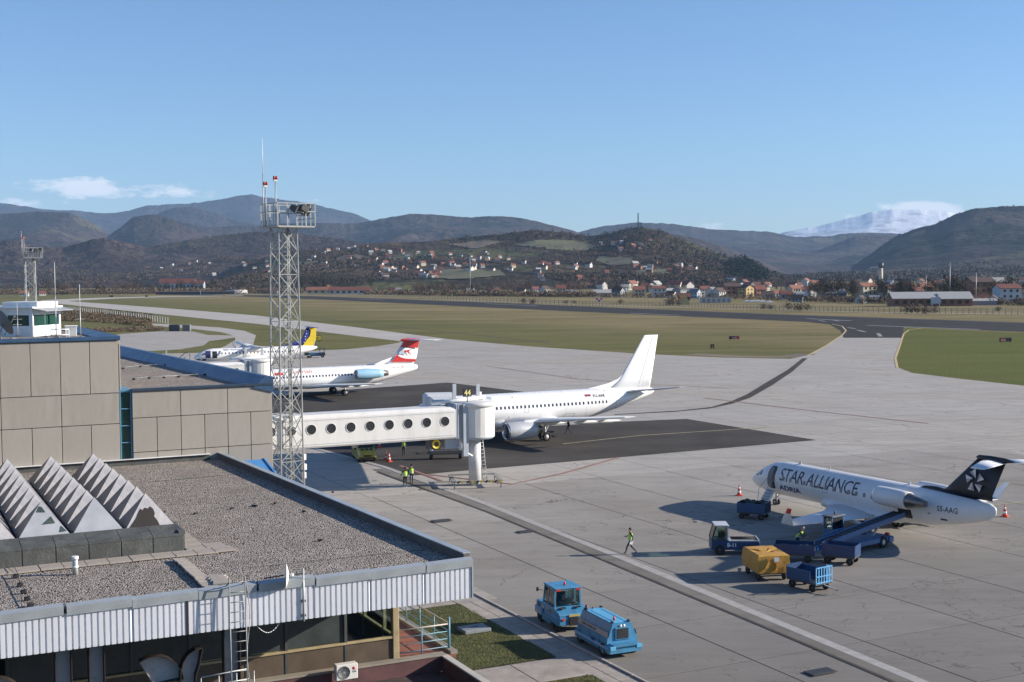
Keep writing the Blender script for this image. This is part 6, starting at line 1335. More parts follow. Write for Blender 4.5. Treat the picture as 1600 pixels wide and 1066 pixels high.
# --- air start unit trailer
au = thing('air_start_trailer', 'light blue air starting unit trailer with grey stripe and red beacon', 'trailer', W(13.2, 12.75, .02), AX + math.pi / 2 + R(-3))
sec = lambda x, w0, w1, z0, z1, z2: [(x, -w0, z0), (x, w0, z0), (x, w0, z0 + .3), (x, w1 + .06, z1), (x, w1, z1 + .06), (x, w1 - .22, z2), (x, -w1 + .22, z2), (x, -w1, z1 + .06), (x, -w1 - .06, z1), (x, -w0, z0 + .3)]
q = MB(); q.loft([sec(x, .84, .74, .42, .98, 1.62) for x in (-1.75, 1.5)], smooth=False); q.build('housing', B, au)
q = MB(); q.loft([sec(x, w, w, .30, .5, .72) for x, w in ((-2.15, .86), (-2.05, .92), (1.6, .92), (1.9, .7))], smooth=False); q.build('chassis_skirt', B, au)
for s in (-1, 1):
    q = MB(); q.add([(-1.74, s * .812, 1.00), (1.49, s * .812, 1.00), (1.49, s * .766, 1.24), (-1.74, s * .766, 1.24)], [[0, 1, 2, 3]] if s < 0 else [[3, 2, 1, 0]]); o = q.build('grey_stripe', M('stripe_grey', (.42, .38, .36), .5), au, fix=False); o.location.y = s * .004; 
    text_on('lettering', 'MOBIL STARTING UNIT', .15, BLK, au, (lambda s2: (lambda a, t: Vector((-s2 * -1 * 0 + (1.05 - a if s2 > 0 else -1.05 + a), s2 * (.806 - t * .19), 1.06 + t))))(s), weight=.008)
MB().box((-.1, 0, 1.635), (2.9, 1.0, .03), bev=.01).build('roof_panel', M('roof_blue', (.11, .40, .62), .4, coat=.2), au)
MB().box((-1.78, .0, 1.15), (.06, .82, .62), bev=.02).build('radiator_surround', B, au); MB().box((-1.815, 0, 1.15), (.02, .62, .50)).build('radiator_grille', MATS['black_paint'], au)
for k in range(6): MB().box((-1.83, 0, .94 + .085 * k), (.015, .62, .02)).build('grille_slat', MATS['steel_dark'], au)
for y in (-.09, .09): q = MB(); q.lathe([(0, .001), (0, .06), (.02, .07)], 10, Matrix.Translation((-1.80, y, 1.52))); q.build('lamp', MATS['white_paint'], au)
MB().tube((-1.1, .1, 1.65), (-1.1, .1, 1.82), .055, n=10).build('beacon', MATS['beacon_red'], au)
for x, y in ((-1.55, .45), (-1.55, -.45), (1.35, .45), (1.35, -.45)): MB().box((x, y, 1.68), (.16, .10, .08)).build('lifting_lug', MATS['black_paint'], au)
MB().tube((1.2, .45, 1.6), (1.2, .45, 1.9), .07, n=10).build('exhaust', MATS['steel_dark'], au)
for x, y in ((-1.35, -.82), (-1.35, .82), (1.25, .75), (1.25, -.75)): wheel(au, (x, y, .33), .33, .22, hub=.5, rim=MATS['rim_white'])
for s in (-1, 1): MB().box((-2.12, s * .72, .55), (.12, .3, .2), bev=.02).build('bumper_corner', MATS['roof_blue'], au)
MB().bar((1.8, 0, .45), (2.75, 0, .50), .06).build('towbar', MATS['white_paint'], au)

# --- dark blue baggage tug with glazed cab
bt = thing('baggage_tug', 'dark blue baggage tug marked B-11 with grey roofed cab, behind the yellow cart', 'tug', W(31.9, 27.6, .02), AX + R(152))
MB().box((-.5, 0, .62), (2.3, 1.45, .55), bev=.04).build('chassis', DKB, bt)
q = MB(); q.loft([[(.45, -.72, .35), (.45, .72, .35), (.45, .72, 1.0), (.45, -.72, 1.0)], [(1.55, -.70, .35), (1.55, .70, .35), (1.55, .70, 1.0), (1.55, -.70, 1.0)]], smooth=False); q.build('cab_lower', DKB, bt)
for s in (-.68, .68):
    for a, b in (((.48, 1.0), (.50, 1.92)), ((1.52, 1.0), (1.25, 1.92))): MB().bar((a[0], s, a[1]), (b[0], s, b[1]), .09).build('cab_pillar', MATS['steel_galv'] if a[0] < 1 else MATS['black_paint'], bt)
    fill_window(bt, (.95, s, 1.46), (.78, .02, .78), 'glass_clear')
fill_window(bt, (.50, 0, 1.5), (.02, 1.24, .75), 'glass_clear'); fill_window(bt, (1.40, 0, 1.46), (.02, 1.24, .88), 'glass_clear', (0, R(-16), 0))
MB().box((.88, 0, 1.96), (.95, 1.5, .09), bev=.03).build('cab_roof', M('roof_pale', (.50, .52, .54), .5), bt); MB().box((.75, -.3, 1.2), (.45, .45, .5), bev=.04).build('seat', MATS['black_rubber'], bt); MB().box((1.0, .0, 1.02), (1, 1.3, .04)).build('cab_floor', MATS['black_paint'], bt)
MB().box((-.6, 0, .93), (2.0, 1.3, .07), bev=.02).build('deck', MATS['steel_galv'], bt)
for k in range(4): MB().tube((-1.5, -.4 + .25 * k, 1.0), (.2, -.35 + .22 * k, 1.0), .035, n=6).build('hose', MATS['black_rubber'], bt)
MB().box((-1.55, 0, .75), (.1, 1.2, .6), bev=.02).build('tail_bracket', MATS['steel_galv'], bt)
for x in (-1.1, 1.0):
    for s in (-1, 1): wheel(bt, (x, s * .66, .34), .34, .22, rim=MATS['steel_dark'])
text_on('lettering', 'B-11', .34, MATS['white_paint'], bt, lambda s, t: Vector((.72 - s - .5, .732, .56 + t)), weight=.012, center=True)

# --- belt loader
ptop = Vector((0, 0, 0)); cax = Vector((math.cos(-1.072), math.sin(-1.072), 0)); clat = Vector((math.sin(-1.072), -math.cos(-1.072), 0))
pt = Vector((19.81, 106.09, 0)) + cax * 18.0 + clat * 1.75; pl = G(1266, 858, .75); pl.z = 0
rz = rot_from(pl, pt); Lb = (pt - pl).length
bl = thing('belt_loader', 'blue belt loader with raised conveyor reaching into the regional jet hold', 'belt loader', (pl.x, pl.y, .02), rz)
tilt = math.atan2(1.85 - .8, Lb); T = Matrix.Translation((0, 0, .8)) @ Matrix.Rotation(-tilt, 4, 'Y'); LL = Lb / math.cos(tilt)
BBL = M('loader_blue', (.025, .12, .29), .42, var=.12, dirt=(.08, .09, .1), dscale=2, damt=.5)
for s in (-.42, .42): q = MB(); q.box((LL / 2, s, 0), (LL, .09, .34), bev=.02, T=T); q.build('conveyor_side', BBL, bl)
q = MB(); q.box((LL / 2, 0, .05), (LL - .1, .76, .06), T=T); q.build('belt', MATS['black_rubber'], bl)
q = MB()
for k in range(int(LL / .5)): q.box((.3 + .5 * k, 0, .09), (.05, .7, .03), T=T)
q.build('belt_cleats', M('cleat_grey', (.12, .12, .13), .7), bl, kind='stuff')
for x in (0.0, LL): q = MB(); q.tube(T @ Vector((x, -.42, 0)), T @ Vector((x, .42, 0)), .12, n=12); q.build('end_roller', MATS['rim_white'] if x == 0 else MATS['black_rubber'], bl)
cx0 = LL * .42
MB().box((cx0 + 1.2, 0, .55), (4.8, 1.7, .34), bev=.04).build('chassis', BBL, bl); MB().box((cx0 + 3.4, 0, .5), (.5, 1.9, .42), bev=.04).build('bumper', BBL, bl); MB().box((cx0 + 3.5, -.5, .8), (.2, .3, .16), bev=.02).build('rear_light', MATS['red_paint'], bl)
MB().box((cx0 - .2, 1.15, 1.0), (1.3, .75, .9), bev=.05).build('cab_lower', BBL, bl)
for x in (cx0 - .8, cx0 + .4):
    for y in (.82, 1.48): MB().bar((x, y, 1.4), (x, y, 2.25), .07).build('cab_pillar', BBL, bl)
MB().box((cx0 - .2, 1.15, 2.3), (1.45, .9, .1), bev=.03).build('cab_roof', M('cab_roof_dark', (.10, .12, .15), .6), bl); MB().tube((cx0 - .1, 1.15, 2.35), (cx0 - .1, 1.15, 2.6), .05, n=8).build('beacon', MATS['steel_dark'], bl)
for y in (.80, 1.50): fill_window(bl, (cx0 - .2, y, 1.82), (1.1, .02, .75), 'glass_clear')
fill_window(bl, (cx0 - .82, 1.15, 1.82), (.02, .6, .75), 'glass_clear')
for x in (cx0 - .6, cx0 + 2.6):
    for s in (-1, 1): wheel(bl, (x, s * .80, .40), .40, .26, rim=MATS['rim_white'] if x > cx0 else MATS['steel_dark'])
MB().bar((cx0 - .5, 0, .6), T @ Vector((LL * .3, 0, -.1)), .12).build('lift_ram', MATS['steel_galv'], bl)
MB().bar((cx0 + 2.4, 0, .6), T @ Vector((LL * .78, 0, -.1)), .12).build('lift_ram', MATS['steel_galv'], bl)
for s in (-.5,): MB().path([T @ Vector((.2, s, .2)), T @ Vector((.3, s, .75)), T @ Vector((2.2, s, .75)), T @ Vector((2.3, s, .2))], .025, 6).build('guard_rail', BBL, bl)

# --- baggage carts
def cart(label, pos, rz, body, w=1.5, l=2.5, kind='panel', zb=.50, h=.75, load=None, scale=1.0):
    t = thing('baggage_cart', label, 'baggage cart', (pos.x, pos.y, .02), rz, 'baggage carts beside the regional jet'); t.scale = (scale,) * 3
    MB().box((0, 0, zb), (l, w, .12), bev=.02).build('deck', MATS['steel_dark'], t)
    for x in (-l * .34, l * .34):
        MB().bar((x, -w * .4, .26), (x, w * .4, .26), .07).build('axle', MATS['steel_dark'], t)
        for s in (-1, 1): wheel(t, (x, s * w * .42, .24), .24, .16, rim=MATS['steel_dark'])
    MB().bar((l / 2, 0, .42), (l / 2 + .95, 0, .30), .06).build('drawbar', MATS['steel_galv'], t); MB().box((l / 2 + .98, 0, .30), (.14, .14, .05)).build('tow_eye', MATS['steel_dark'], t)
    z = zb + .06 + h / 2
    if kind == 'panel':
        for s in (-1, 1): MB().box((0, s * w / 2, z), (l, .05, h), bev=.01).build('side_panel', body, t)
        MB().box((-l / 2, 0, z), (.05, w - .06, h)).build('end_panel', body, t)
        for k in range(5): MB().bar((l / 2, -w / 2 + k * w / 4, zb), (l / 2, -w / 2 + k * w / 4, zb + h + .12), .05).build('end_bar', body, t)
        MB().bar((l / 2, -w / 2, zb + h + .12), (l / 2, w / 2, zb + h + .12), .05).build('end_rail', body, t)
    if kind == 'cage':
        for s in (-1, 1): MB().box((-l * .1, s * w / 2, z - .05), (l * .8, .05, h - .1), bev=.01).build('side_panel', MATS['cart_blue'], t)
        LBL_ = M('cage_light_blue', (.10, .34, .60), .4, dirt=(.3, .4, .5), dscale=3)
        MB().box((-l / 2, 0, z), (.05, w - .06, h)).build('end_panel', body, t)
        for k in range(7): MB().bar((l / 2, -w / 2 + k * w / 6, zb), (l / 2, -w / 2 + k * w / 6, zb + h + .22), .07, .03).build('cage_bar', LBL_, t)
        for zz in (zb + .08, zb + h * .6, zb + h + .22): MB().bar((l / 2, -w / 2, zz), (l / 2, w / 2, zz), .06).build('cage_rail', LBL_, t)
        for k in range(4): MB().bar((l * .32 + .06 * k, w / 2 + .03, zb), (l * .32 + .07 * k, w / 2 + .03, zb + h + .2), .05, .03).build('cage_bar', LBL_, t)
    if kind == 'cover':
        q = MB(); hw, hl = w / 2 + .03, l / 2 + .03; z0, z1 = zb + .02, zb + 1.12; rng2 = random.Random(5)
        nx, ny = 8, 5; rings = []
        for z_, ins in ((z0, 0), (z0 + .35, -.02), (z0 + .8, .0), (z1 - .06, .02), (z1, .10)):
            pts = []
            for i in range(nx): pts.append((-hl + ins + (2 * hl - 2 * ins) * i / nx, -hw + ins + rng2.uniform(-.025, .025), z_))
            for i in range(ny): pts.append((hl - ins + rng2.uniform(-.025, .025), -hw + ins + (2 * hw - 2 * ins) * i / ny, z_))
            for i in range(nx): pts.append((hl - ins - (2 * hl - 2 * ins) * i / nx, hw - ins + rng2.uniform(-.025, .025), z_))
            for i in range(ny): pts.append((-hl + ins + rng2.uniform(-.025, .025), hw - ins - (2 * hw - 2 * ins) * i / ny, z_))
            rings.append(pts)
        q.loft(rings, smooth=False, caps=(True, False)); top = rings[-1]; n = len(top); q.add(top + [(x * .45, y * .4, z1 + .02 - .12 * (abs(x) < .6)) for x, y, _ in top] + [(0, 0, z1 - .12)], [[i, (i + 1) % n, n + (i + 1) % n, n + i] for i in range(n)] + [[n + i, n + (i + 1) % n, 2 * n] for i in range(n)])
        q.build('tarpaulin', body, t)
        MB().box((-hl - .035, -.15, zb + .85), (.012, .30, .26)).build('document_pouch', MATS['white_paint'], t)
        for a, b in (((-hl - .04, -.15, zb + .7), (-hl - .04, -.12, zb + .25)), ((-hl - .04, .25, zb + 1.0), (-hl - .05, .6, zb + .3))): MB().bar(a, b, .05, .02).build('strap', M('strap_orange', (.75, .35, .04), .6), t)
        MB().bar((-hl - .04, -.2, zb + .25), (-hl - .04, -.02, zb + .22), .12, .02).build('strap', MATS['strap_orange'], t)
    if load == 'net':
        q = MB(); pts = []
        for i in range(9):
            for j in range(6): pts.append((-l / 2 + .1 + (l - .2) * i / 8, -w / 2 + .1 + (w - .2) * j / 5, zb + h + .05 + .22 * math.sin(i * 1.3) * math.cos(j * 1.1) * (0 < i < 8)))
        q.add(pts, [[i * 6 + j, (i + 1) * 6 + j, (i + 1) * 6 + j + 1, i * 6 + j + 1] for i in range(8) for j in range(5)], 0, False); q.build('cover_net', M('net_dark_green', (.03, .05, .045), .8, var=.4, vscale=4), t, fix=False)
    if load == 'bags':
        for k, (x, y, sx, sy, c) in enumerate(((.6, .1, .7, .5, 'bag_grey'), (-.1, -.3, .6, .4, 'bag_black'), (-.7, .2, .55, .7, 'bag_black'))):
            M('bag_grey', (.28, .29, .27), .8); M('bag_black', (.03, .03, .035), .7); b = thing('suitcase', ['grey soft bag lying at the conveyor end of the dark cart', 'black suitcase in the middle of the dark cart', 'black suitcase at the far end of the dark cart'][k], 'suitcase', t.matrix_basis @ Vector((x, y, zb + .06)), rz + .3 * k)
            MB().box((0, 0, .22), (sx, sy, .44), bev=.08).build('case', MATS[c], b); MB().bar((-.1, 0, .46), (.1, 0, .46), .03).build('handle', MATS['black_rubber'], b)
    return t
YC = M('tarp_yellow', (.50, .26, .035), .6, var=.15, vscale=1.5, dirt=(.30, .20, .10), dscale=1.5, damt=.6, bmp=.01, bscale=6)
cart('cart under a yellow-brown tarpaulin, behind the front blue cage cart', W(29.6, 21.15), AX + R(73 + 0), YC, w=1.95, l=2.75, kind='cover')
cart('blue cart with light blue cage end, nearest to the painted apron line', W(30.0, 17.55), AX + R(-81), DKB, w=1.35, l=2.3, kind='cage')
cart('dark blue open cart being loaded at the low end of the belt loader', W(34.05, 23.9), AX + R(-40), DKB, w=1.4, l=2.5, h=.6, load='bags')
cart('dark blue empty cart under the belt loader, right of the cage cart', W(36.2, 21.9), AX + R(-57) + math.pi, DKB, w=1.35, l=2.1, h=.7)
cart('blue cart with dark netted load standing by the regional jet airstair', W(40.6, 36.9), AX + R(-55), MATS['cart_blue'], w=1.5, l=2.3, h=.75, load='net', scale=.95)

# --- yellow and black follow-me van
vp_ = G(566, 722); vn = thing('van', 'yellow van with black chequer pattern and orange beacon bar under the jet bridge', 'van', (vp_.x, vp_.y + 1.6, .03), R(-74))
VY = M('van_yellow', (.42, .33, .03), .4, var=.1, coat=.3); VB = M('van_black', (.015, .016, .015), .4)
rings = []
for x, w, z0, z1, t_ in ((-2.2, .85, .45, 1.75, .75), (-2.05, .92, .32, 1.95, .74), (.2, .94, .30, 1.98, .74), (.95, .94, .30, 1.85, .72), (1.35, .93, .30, 1.35, .86), (2.0, .90, .32, 1.10, .80), (2.3, .78, .42, .85, .7)):
    rings.append([(x, -w, z0), (x, w, z0), (x, w, z0 + (z1 - z0) * .45), (x, t_, z1), (x, -t_, z1), (x, -w, z0 + (z1 - z0) * .45)])
q = MB(); q.loft(rings, smooth=False); q.build('body', VY, vn)
q = MB(); q.add([(1.0, -.68, 1.83), (1.0, .68, 1.83), (1.38, .80, 1.36), (1.38, -.80, 1.36)], [[0, 1, 2, 3]]); o = q.build('windscreen', MATS['glass_dark'], vn, fix=False); o.location = (.02, 0, .015)
for s in (-1, 1):
    for x0, x1 in ((-2.0, -1.1), (-1.0, 0.0), (.1, .85)):
        q = MB(); q.add([(x0, s * .925, 1.15), (x1, s * .935, 1.15), (x1 - .05, s * .80, 1.80), (x0 + .04, s * .80, 1.80)], [[0, 1, 2, 3]]); o = q.build('side_window', MATS['glass_dark'], vn, fix=False); o.location = (0, s * .012, 0)
    for k in range(9):
        x = -2.0 + .42 * k; z = .55 + .30 * (k % 2); q = MB(); q.add([(x, s * .948, z), (x + .28, s * .948, z + .02), (x + .34, s * .948, z + .24), (x + .05, s * .948, z + .26)], [[0, 1, 2, 3]]); o = q.build('black_patch', VB, vn, fix=False); o.location = (0, s * .004, 0)
    for x in (-1.45, 1.45): wheel(vn, (x, s * .80, .33), .33, .22, rim=MATS['steel_dark'])
    MB().box((1.05, s * 1.05, 1.25), (.1, .2, .2), bev=.03).build('mirror', VB, vn); MB().box((2.27, s * .58, .72), (.06, .3, .2), bev=.03).build('headlight', MATS['rim_white'], vn)
MB().box((2.3, 0, .66), (.06, .8, .18), bev=.02).build('grille', VB, vn); MB().box((2.3, 0, .42), (.14, 1.7, .2), bev=.04).build('bumper', VB, vn)
for y in (-.45, 0, .45): q = MB(); q.add([(1.5, y - .14, 1.305), (1.5, y + .14, 1.305), (1.85, y + .15, 1.175), (1.85, y - .15, 1.175)], [[0, 1, 2, 3]]); o = q.build('black_patch', VB, vn, fix=False); o.location = (0, 0, .012)
MB().box((.3, 0, 2.04), (.3, 1.1, .10), bev=.02).build('beacon_bar', MATS['steel_dark'], vn); MB().box((.3, 0, 2.14), (.18, .3, .12), bev=.03).build('beacon', M('beacon_orange', (.8, .25, .03), .3), vn); MB().box((.55, .45, 2.04), (.16, .36, .10), bev=.02).build('red_marker', MATS['beacon_red'], vn)

# --- units under the bridge
p = G(560, 694); tb_ = thing('baggage_tug', 'small blue tug in the shade under the jet bridge, beyond the van', 'tug', (p.x, p.y, .03), R(20))
MB().box((0, 0, .6), (2.4, 1.3, .5), bev=.05).build('chassis', DKB, tb_); MB().box((.6, 0, 1.0), (.7, 1.2, .4), bev=.05).build('bonnet', DKB, tb_); MB().box((-.3, 0, 1.0), (.5, .9, .2), bev=.04).build('seat', MATS['black_rubber'], tb_)
for x in (-.8, .8):
    for s in (-1, 1): wheel(tb_, (x, s * .58, .32), .32, .2)
p = G(698, 708); gp = thing('tow_bar_dolly', 'yellow wheeled tow bar dolly lying behind the jet bridge column', 'dolly', (p.x, p.y, .03), R(8))
for s in (-.5, .5): MB().bar((-2.0, s, .55), (2.0, s, .55), .09).build('frame_beam', M('dolly_yellow', (.45, .40, .20), .6), gp)
for x in (-1.6, -.4, .8, 1.8): MB().bar((x, -.5, .55), (x, .5, .55), .07).build('crossbeam', MATS['dolly_yellow'], gp)
for x in (-1.5, 1.5):
    for s in (-1, 1): wheel(gp, (x, s * .6, .32), .32, .2)
p = G(672, 690); cp = thing('ground_power_unit', 'grey ground power unit with black wheels in the shade below the bridge drive', 'power unit', (p.x, p.y, .03), R(-15))
MB().box((0, 0, .85), (1.7, 1.1, .9), bev=.06).build('housing', AG, cp); MB().box((.0, -.56, .95), (1.2, .02, .5)).build('grille', MATS['steel_dark'], cp)
for x in (-.6, .6):
    for s in (-1, 1): wheel(cp, (x, s * .5, .3), .3, .18)
# --- far tug and trailer beyond the white T-tail jet
p = G(495, 559); ft = thing('baggage_tug', 'distant dark blue open tug standing right of the navy and yellow tail', 'tug', (p.x, p.y, .03), R(10))
MB().box((-.5, 0, .75), (3.2, 1.5, .7), bev=.08).build('body', DKB, ft); MB().box((-.9, -.78, .9), (1.4, .03, .3)).build('side_stripe', MATS['gse_blue'], ft)
for x in (.7, 1.7):
    for s in (-.65, .65): MB().bar((x, s, 1.0), (x, s, 2.1), .08).build('cab_pillar', VB, ft)
MB().box((1.2, 0, 2.12), (1.3, 1.5, .08)).build('cab_roof', VB, ft); MB().box((1.3, 0, .8), (1.2, 1.4, .7), bev=.05).build('cab_lower', VB, ft)
for x in (-1.5, 1.3):
    for s in (-1, 1): wheel(ft, (x, s * .7, .4), .4, .25)
p = G(476, 560); fr = thing('trailer', 'small dark trailer with white boxes left of the distant blue tug', 'trailer', (p.x, p.y, .03), R(10))
MB().box((0, 0, .6), (2.6, 1.3, .12)).build('deck', MATS['steel_galv'], fr); MB().box((.5, 0, 1.0), (1.1, 1.1, .6), bev=.1).build('cover', M('dark_green_cover', (.02, .05, .03), .8), fr); MB().box((-.8, 0, .95), (.6, .9, .6), bev=.05).build('box', MATS['white_paint'], fr)
for x in (-.8, .8):
    for s in (-1, 1): wheel(fr, (x, s * .55, .28), .28, .16)
# steps and loader in front of the turboprop
p = RAY(276, 561, 262); sp = thing('passenger_steps', 'dark passenger steps with tall pale panel in front of the turboprop nose', 'steps', (p.x, p.y, .02), R(15))
MB().box((-2.0, 0, 2.0), (.3, .9, 3.6), bev=.02).build('pale_panel', M('panel_pale', (.45, .50, .48), .5), sp); MB().box((1.0, 0, .5), (3.6, 1.6, .3)).build('chassis', MATS['white_paint'], sp)
for k in range(6): MB().box((-.2 + .35 * k, 0, .9 + .28 * k), (.36, 1.4, .08)).build('step', MATS['steel_dark'], sp)
for s in (-.72, .72): MB().path([(-.4, s, 1.5), (1.7, s, 3.3), (2.6, s, 3.3), (2.6, s, .6)], .05, 6).build('handrail', MATS['steel_dark'], sp)

# --- cones
CO = M('cone_orange_red', (.62, .07, .03), .5)
def cone_proto(p, label):
    t = thing('traffic_cone', label, 'cone', (p.x, p.y, .022), 0, 'red and white traffic cones')
    MB().box((0, 0, .03), (.52, .52, .06), bev=.02).build('base', CO, t)
    for z0, z1, m in ((.06, .24, CO), (.24, .42, MATS['white_paint']), (.42, .60, CO), (.60, .75, MATS['white_paint']), (.75, .90, CO)):
        r = lambda z: .20 - .155 * z / .9; MB().tube((0, 0, z0), (0, 0, z1), r(z0), r(z1), 14).build('band', m, t)
    return t
c0 = cone_proto(G(1155, 775), 'red and white cone left of the regional jet nose')
for (u, v, l) in ((1570, 808, 'red and white cone behind the black tail of the regional jet'), (608, 722, 'right cone of the pair beside the yellow van'), (603.5, 719, 'left cone of the pair beside the yellow van'), (593, 700, 'tall thin cone in the shade behind the yellow van'), (800, 680, 'cone under the left engine of the white airliner')):
    if u == 800: continue
    p = G(u, v); c = copy_thing(c0, (p.x, p.y, .03), random.random(), l)
    if u == 593: c.scale = (.8, .8, 1.35)
# small black/red signs on the grass
def sign(name, label, u, v, w, h, parts, cat='sign'):
    p = G(u, v); t = thing(name, label, cat, (p.x, p.y, 0), R(8))
    sc = p.y / F * 1.0
    MB().box((0, 0, h / 2 + .35), (w, .25, h), bev=.03).build('board', VB, t)
    for s in (-.4, .4): MB().box((s * w, 0, .18), (.1, .1, .36)).build('leg', MATS['steel_dark'], t)
    for (x0, x1, m) in parts: MB().box(((x0 + x1) / 2 * w, -.14, h / 2 + .35), ((x1 - x0) * w, .03, h * .78)).build('face', m, t)
    return t
SR = M('sign_red', (.30, .02, .03), .5); SY = M('sign_yellow_face', (.75, .55, .04), .5)
a = sign('taxiway_sign', 'black and red taxiway sign on the grass left of the runway link', 1147, 532, 2.9, .85, [(.02, .48, SR)])
text_on('lettering', 'A 12', .62, MATS['white_paint'], a, lambda s, t: Vector((s - .6, -.165, .52 + t)))
a = sign('taxiway_sign', 'small square black taxiway sign near the apron edge', 1113, 546, .95, .9, [(-.3, .3, VB)]); text_on('lettering', 'B', .6, SY, a, lambda s, t: Vector((s - .2, -.165, .55 + t)))
a = sign('taxiway_sign', 'dark red taxiway sign on the right hand grass', 1571, 536, 3.3, 1.0, [(-.48, .02, SR)]); text_on('lettering', '30 A', .65, MATS['white_paint'], a, lambda s, t: Vector((s - 1.3, -.165, .55 + t)))
a = sign('taxiway_sign', 'yellow and black taxiway sign behind the navy and yellow tail', 489, 535, 4.6, 1.7, [(.0, .48, SY)]); text_on('lettering', 'A', 1.2, SY, a, lambda s, t: Vector((s - 1.6, -.165, .8 + t))); text_on('lettering', 'B 30', .8, VB, a, lambda s, t: Vector((s + .1, -.165, .9 + t)))

# ================================================================== PEOPLE
SKIN = M('skin', (.45, .27, .19), .6, var=.06); HAIR = M('hair_dark', (.03, .022, .018), .7, var=.3); TRO = M('trousers_navy', (.022, .025, .035), .85, var=.2); JAC = M('jacket_black', (.02, .022, .026), .8, var=.2); SHOE = M('shoes_black', (.012, .012, .012), .5); SHOEW = M('shoes_white', (.6, .6, .6), .5)
VEST = M('hi_vis_vest', (.42, .70, .06), .7, var=.1); REFL = M('reflective_band', (.62, .64, .62), .35)
def person(label, pos, rz, pose, vest=True, shoes=None, hair=HAIR, band=True):
    """pose: joints in metres, the figure faces +x; y is its left side"""
    t = thing('person', label, 'person', pos, rz)
    J = dict(pelvis=(0, 0, .95), waist=(0, 0, 1.10), chest=(.0, 0, 1.32), neck=(.0, 0, 1.50), head0=(.01, 0, 1.58), head1=(.025, 0, 1.68), head2=(.02, 0, 1.76),
             hipL=(0, .09, .92), kneeL=(.03, .11, .50), ankL=(0, .11, .09), toeL=(.15, .12, .04), hipR=(0, -.09, .92), kneeR=(.03, -.11, .50), ankR=(0, -.11, .09), toeR=(.15, -.12, .04),
             shL=(0, .19, 1.44), elL=(-.02, .25, 1.16), wrL=(.08, .25, .93), haL=(.12, .24, .86), shR=(0, -.19, 1.44), elR=(-.02, -.25, 1.16), wrR=(.08, -.25, .93), haR=(.12, -.24, .86))
    J.update(pose)
    rad = dict(pelvis=.15, waist=.13, chest=.155, neck=.058, head0=.075, head1=.100, head2=.075, hip=.095, knee=.062, ank=.045, toe=.042, sh=.068, el=.045, wr=.033, ha=.035)
    names = list(J); idx = {n: i for i, n in enumerate(names)}
    E_ = [('pelvis', 'waist'), ('waist', 'chest'), ('chest', 'neck'), ('neck', 'head0'), ('head0', 'head1'), ('head1', 'head2')]
    for s in 'LR': E_ += [('pelvis', 'hip' + s), ('hip' + s, 'knee' + s), ('knee' + s, 'ank' + s), ('ank' + s, 'toe' + s), ('chest', 'sh' + s), ('sh' + s, 'el' + s), ('el' + s, 'wr' + s), ('wr' + s, 'ha' + s)]
    verts = [J[n] for n in names]; edges = [(idx[a], idx[b]) for a, b in E_]; radii = [rad[n[:-1] if n[-1] in 'LR' else n] for n in names]
    # fingers: four and a thumb on each hand
    for s in 'LR':
        h = Vector(J['ha' + s]); d = (h - Vector(J['wr' + s])).normalized(); side = Vector((0, 0, 1)).cross(d); side = side.normalized() if side.length > .1 else Vector((1, 0, 0))
        for k, (o, L_) in enumerate(((-.028, .055), (-.010, .068), (.010, .064), (.028, .050))):
            b0 = len(verts); verts += [tuple(h + side * o + d * .02), tuple(h + side * o * 1.1 + d * (.02 + L_ * .6)), tuple(h + side * o * 1.1 + d * (.02 + L_) + Vector((0, 0, -.01)))]; radii += [.010, .009, .007]; edges += [(idx['ha' + s], b0), (b0, b0 + 1), (b0 + 1, b0 + 2)]
        b0 = len(verts); verts += [tuple(h - side * .045 + d * .0), tuple(h - side * .06 + d * .03)]; radii += [.011, .008]; edges += [(idx['ha' + s], b0), (b0, b0 + 1)]
    # nose and ears give the head its face
    hd = Vector(J['head1']); 
    me = bpy.data.meshes.new('body'); me.from_pydata(verts, edges, []); o = bpy.data.objects.new('tmp', me); COL.objects.link(o)
    md = o.modifiers.new('Skin', 'SKIN'); md.use_smooth_shade = True
    for v, r in zip(me.skin_vertices[0].data, radii): v.radius = (r, r)
    me.skin_vertices[0].data[idx['chest']].radius = (.165, .12); me.skin_vertices[0].data[idx['pelvis']].radius = (.15, .12); me.skin_vertices[0].data[0].use_root = True
    sd = o.modifiers.new('Sub', 'SUBSURF'); sd.levels = 1; sd.render_levels = 1
    dg = bpy.context.evaluated_depsgraph_get(); bm_ = bpy.data.meshes.new_from_object(o.evaluated_get(dg)); bpy.data.objects.remove(o)
    bm_.materials.clear(); 
    for m in (JAC, TRO, SKIN, shoes or SHOE): bm_.materials.append(m)
    segs = [(Vector(J[a]), Vector(J[b]), a, b) for a, b in E_]
    for p in bm_.polygons:
        c = p.center; best = min(segs, key=lambda s_: ((c - (s_[0] + (s_[1] - s_[0]) * max(0, min(1, (c - s_[0]).dot(s_[1] - s_[0]) / (s_[1] - s_[0]).length_squared)))).length))
        n = best[3]
        p.material_index = 3 if n.startswith('toe') else 2 if n.startswith(('head', 'ha')) else 1 if n.startswith(('hip', 'knee', 'ank')) else 0
        if n == 'waist' and c.z < J['waist'][2] - .04: p.material_index = 1
        p.use_smooth = True
    body = link('body', bm_, t)
    hq = MB(); c1 = Vector(J['head1']); c2 = Vector(J['head2']); up = (c2 - c1).normalized()
    rr = []
    for k in range(6):
        a = math.pi / 2 * k / 5; rr.append([tuple(c1 + up * (.02 + .105 * math.sin(a)) + Vector((-.018, 0, 0)) + Vector((math.cos(b) * .112 * math.cos(a), math.sin(b) * .098 * math.cos(a), 0 if math.cos(b) > .2 or k else -.07))) for b in [2 * math.pi * i / 12 for i in range(12)]])
    hq.loft(rr, caps=(False, True)); hq.build('hair', hair, t)
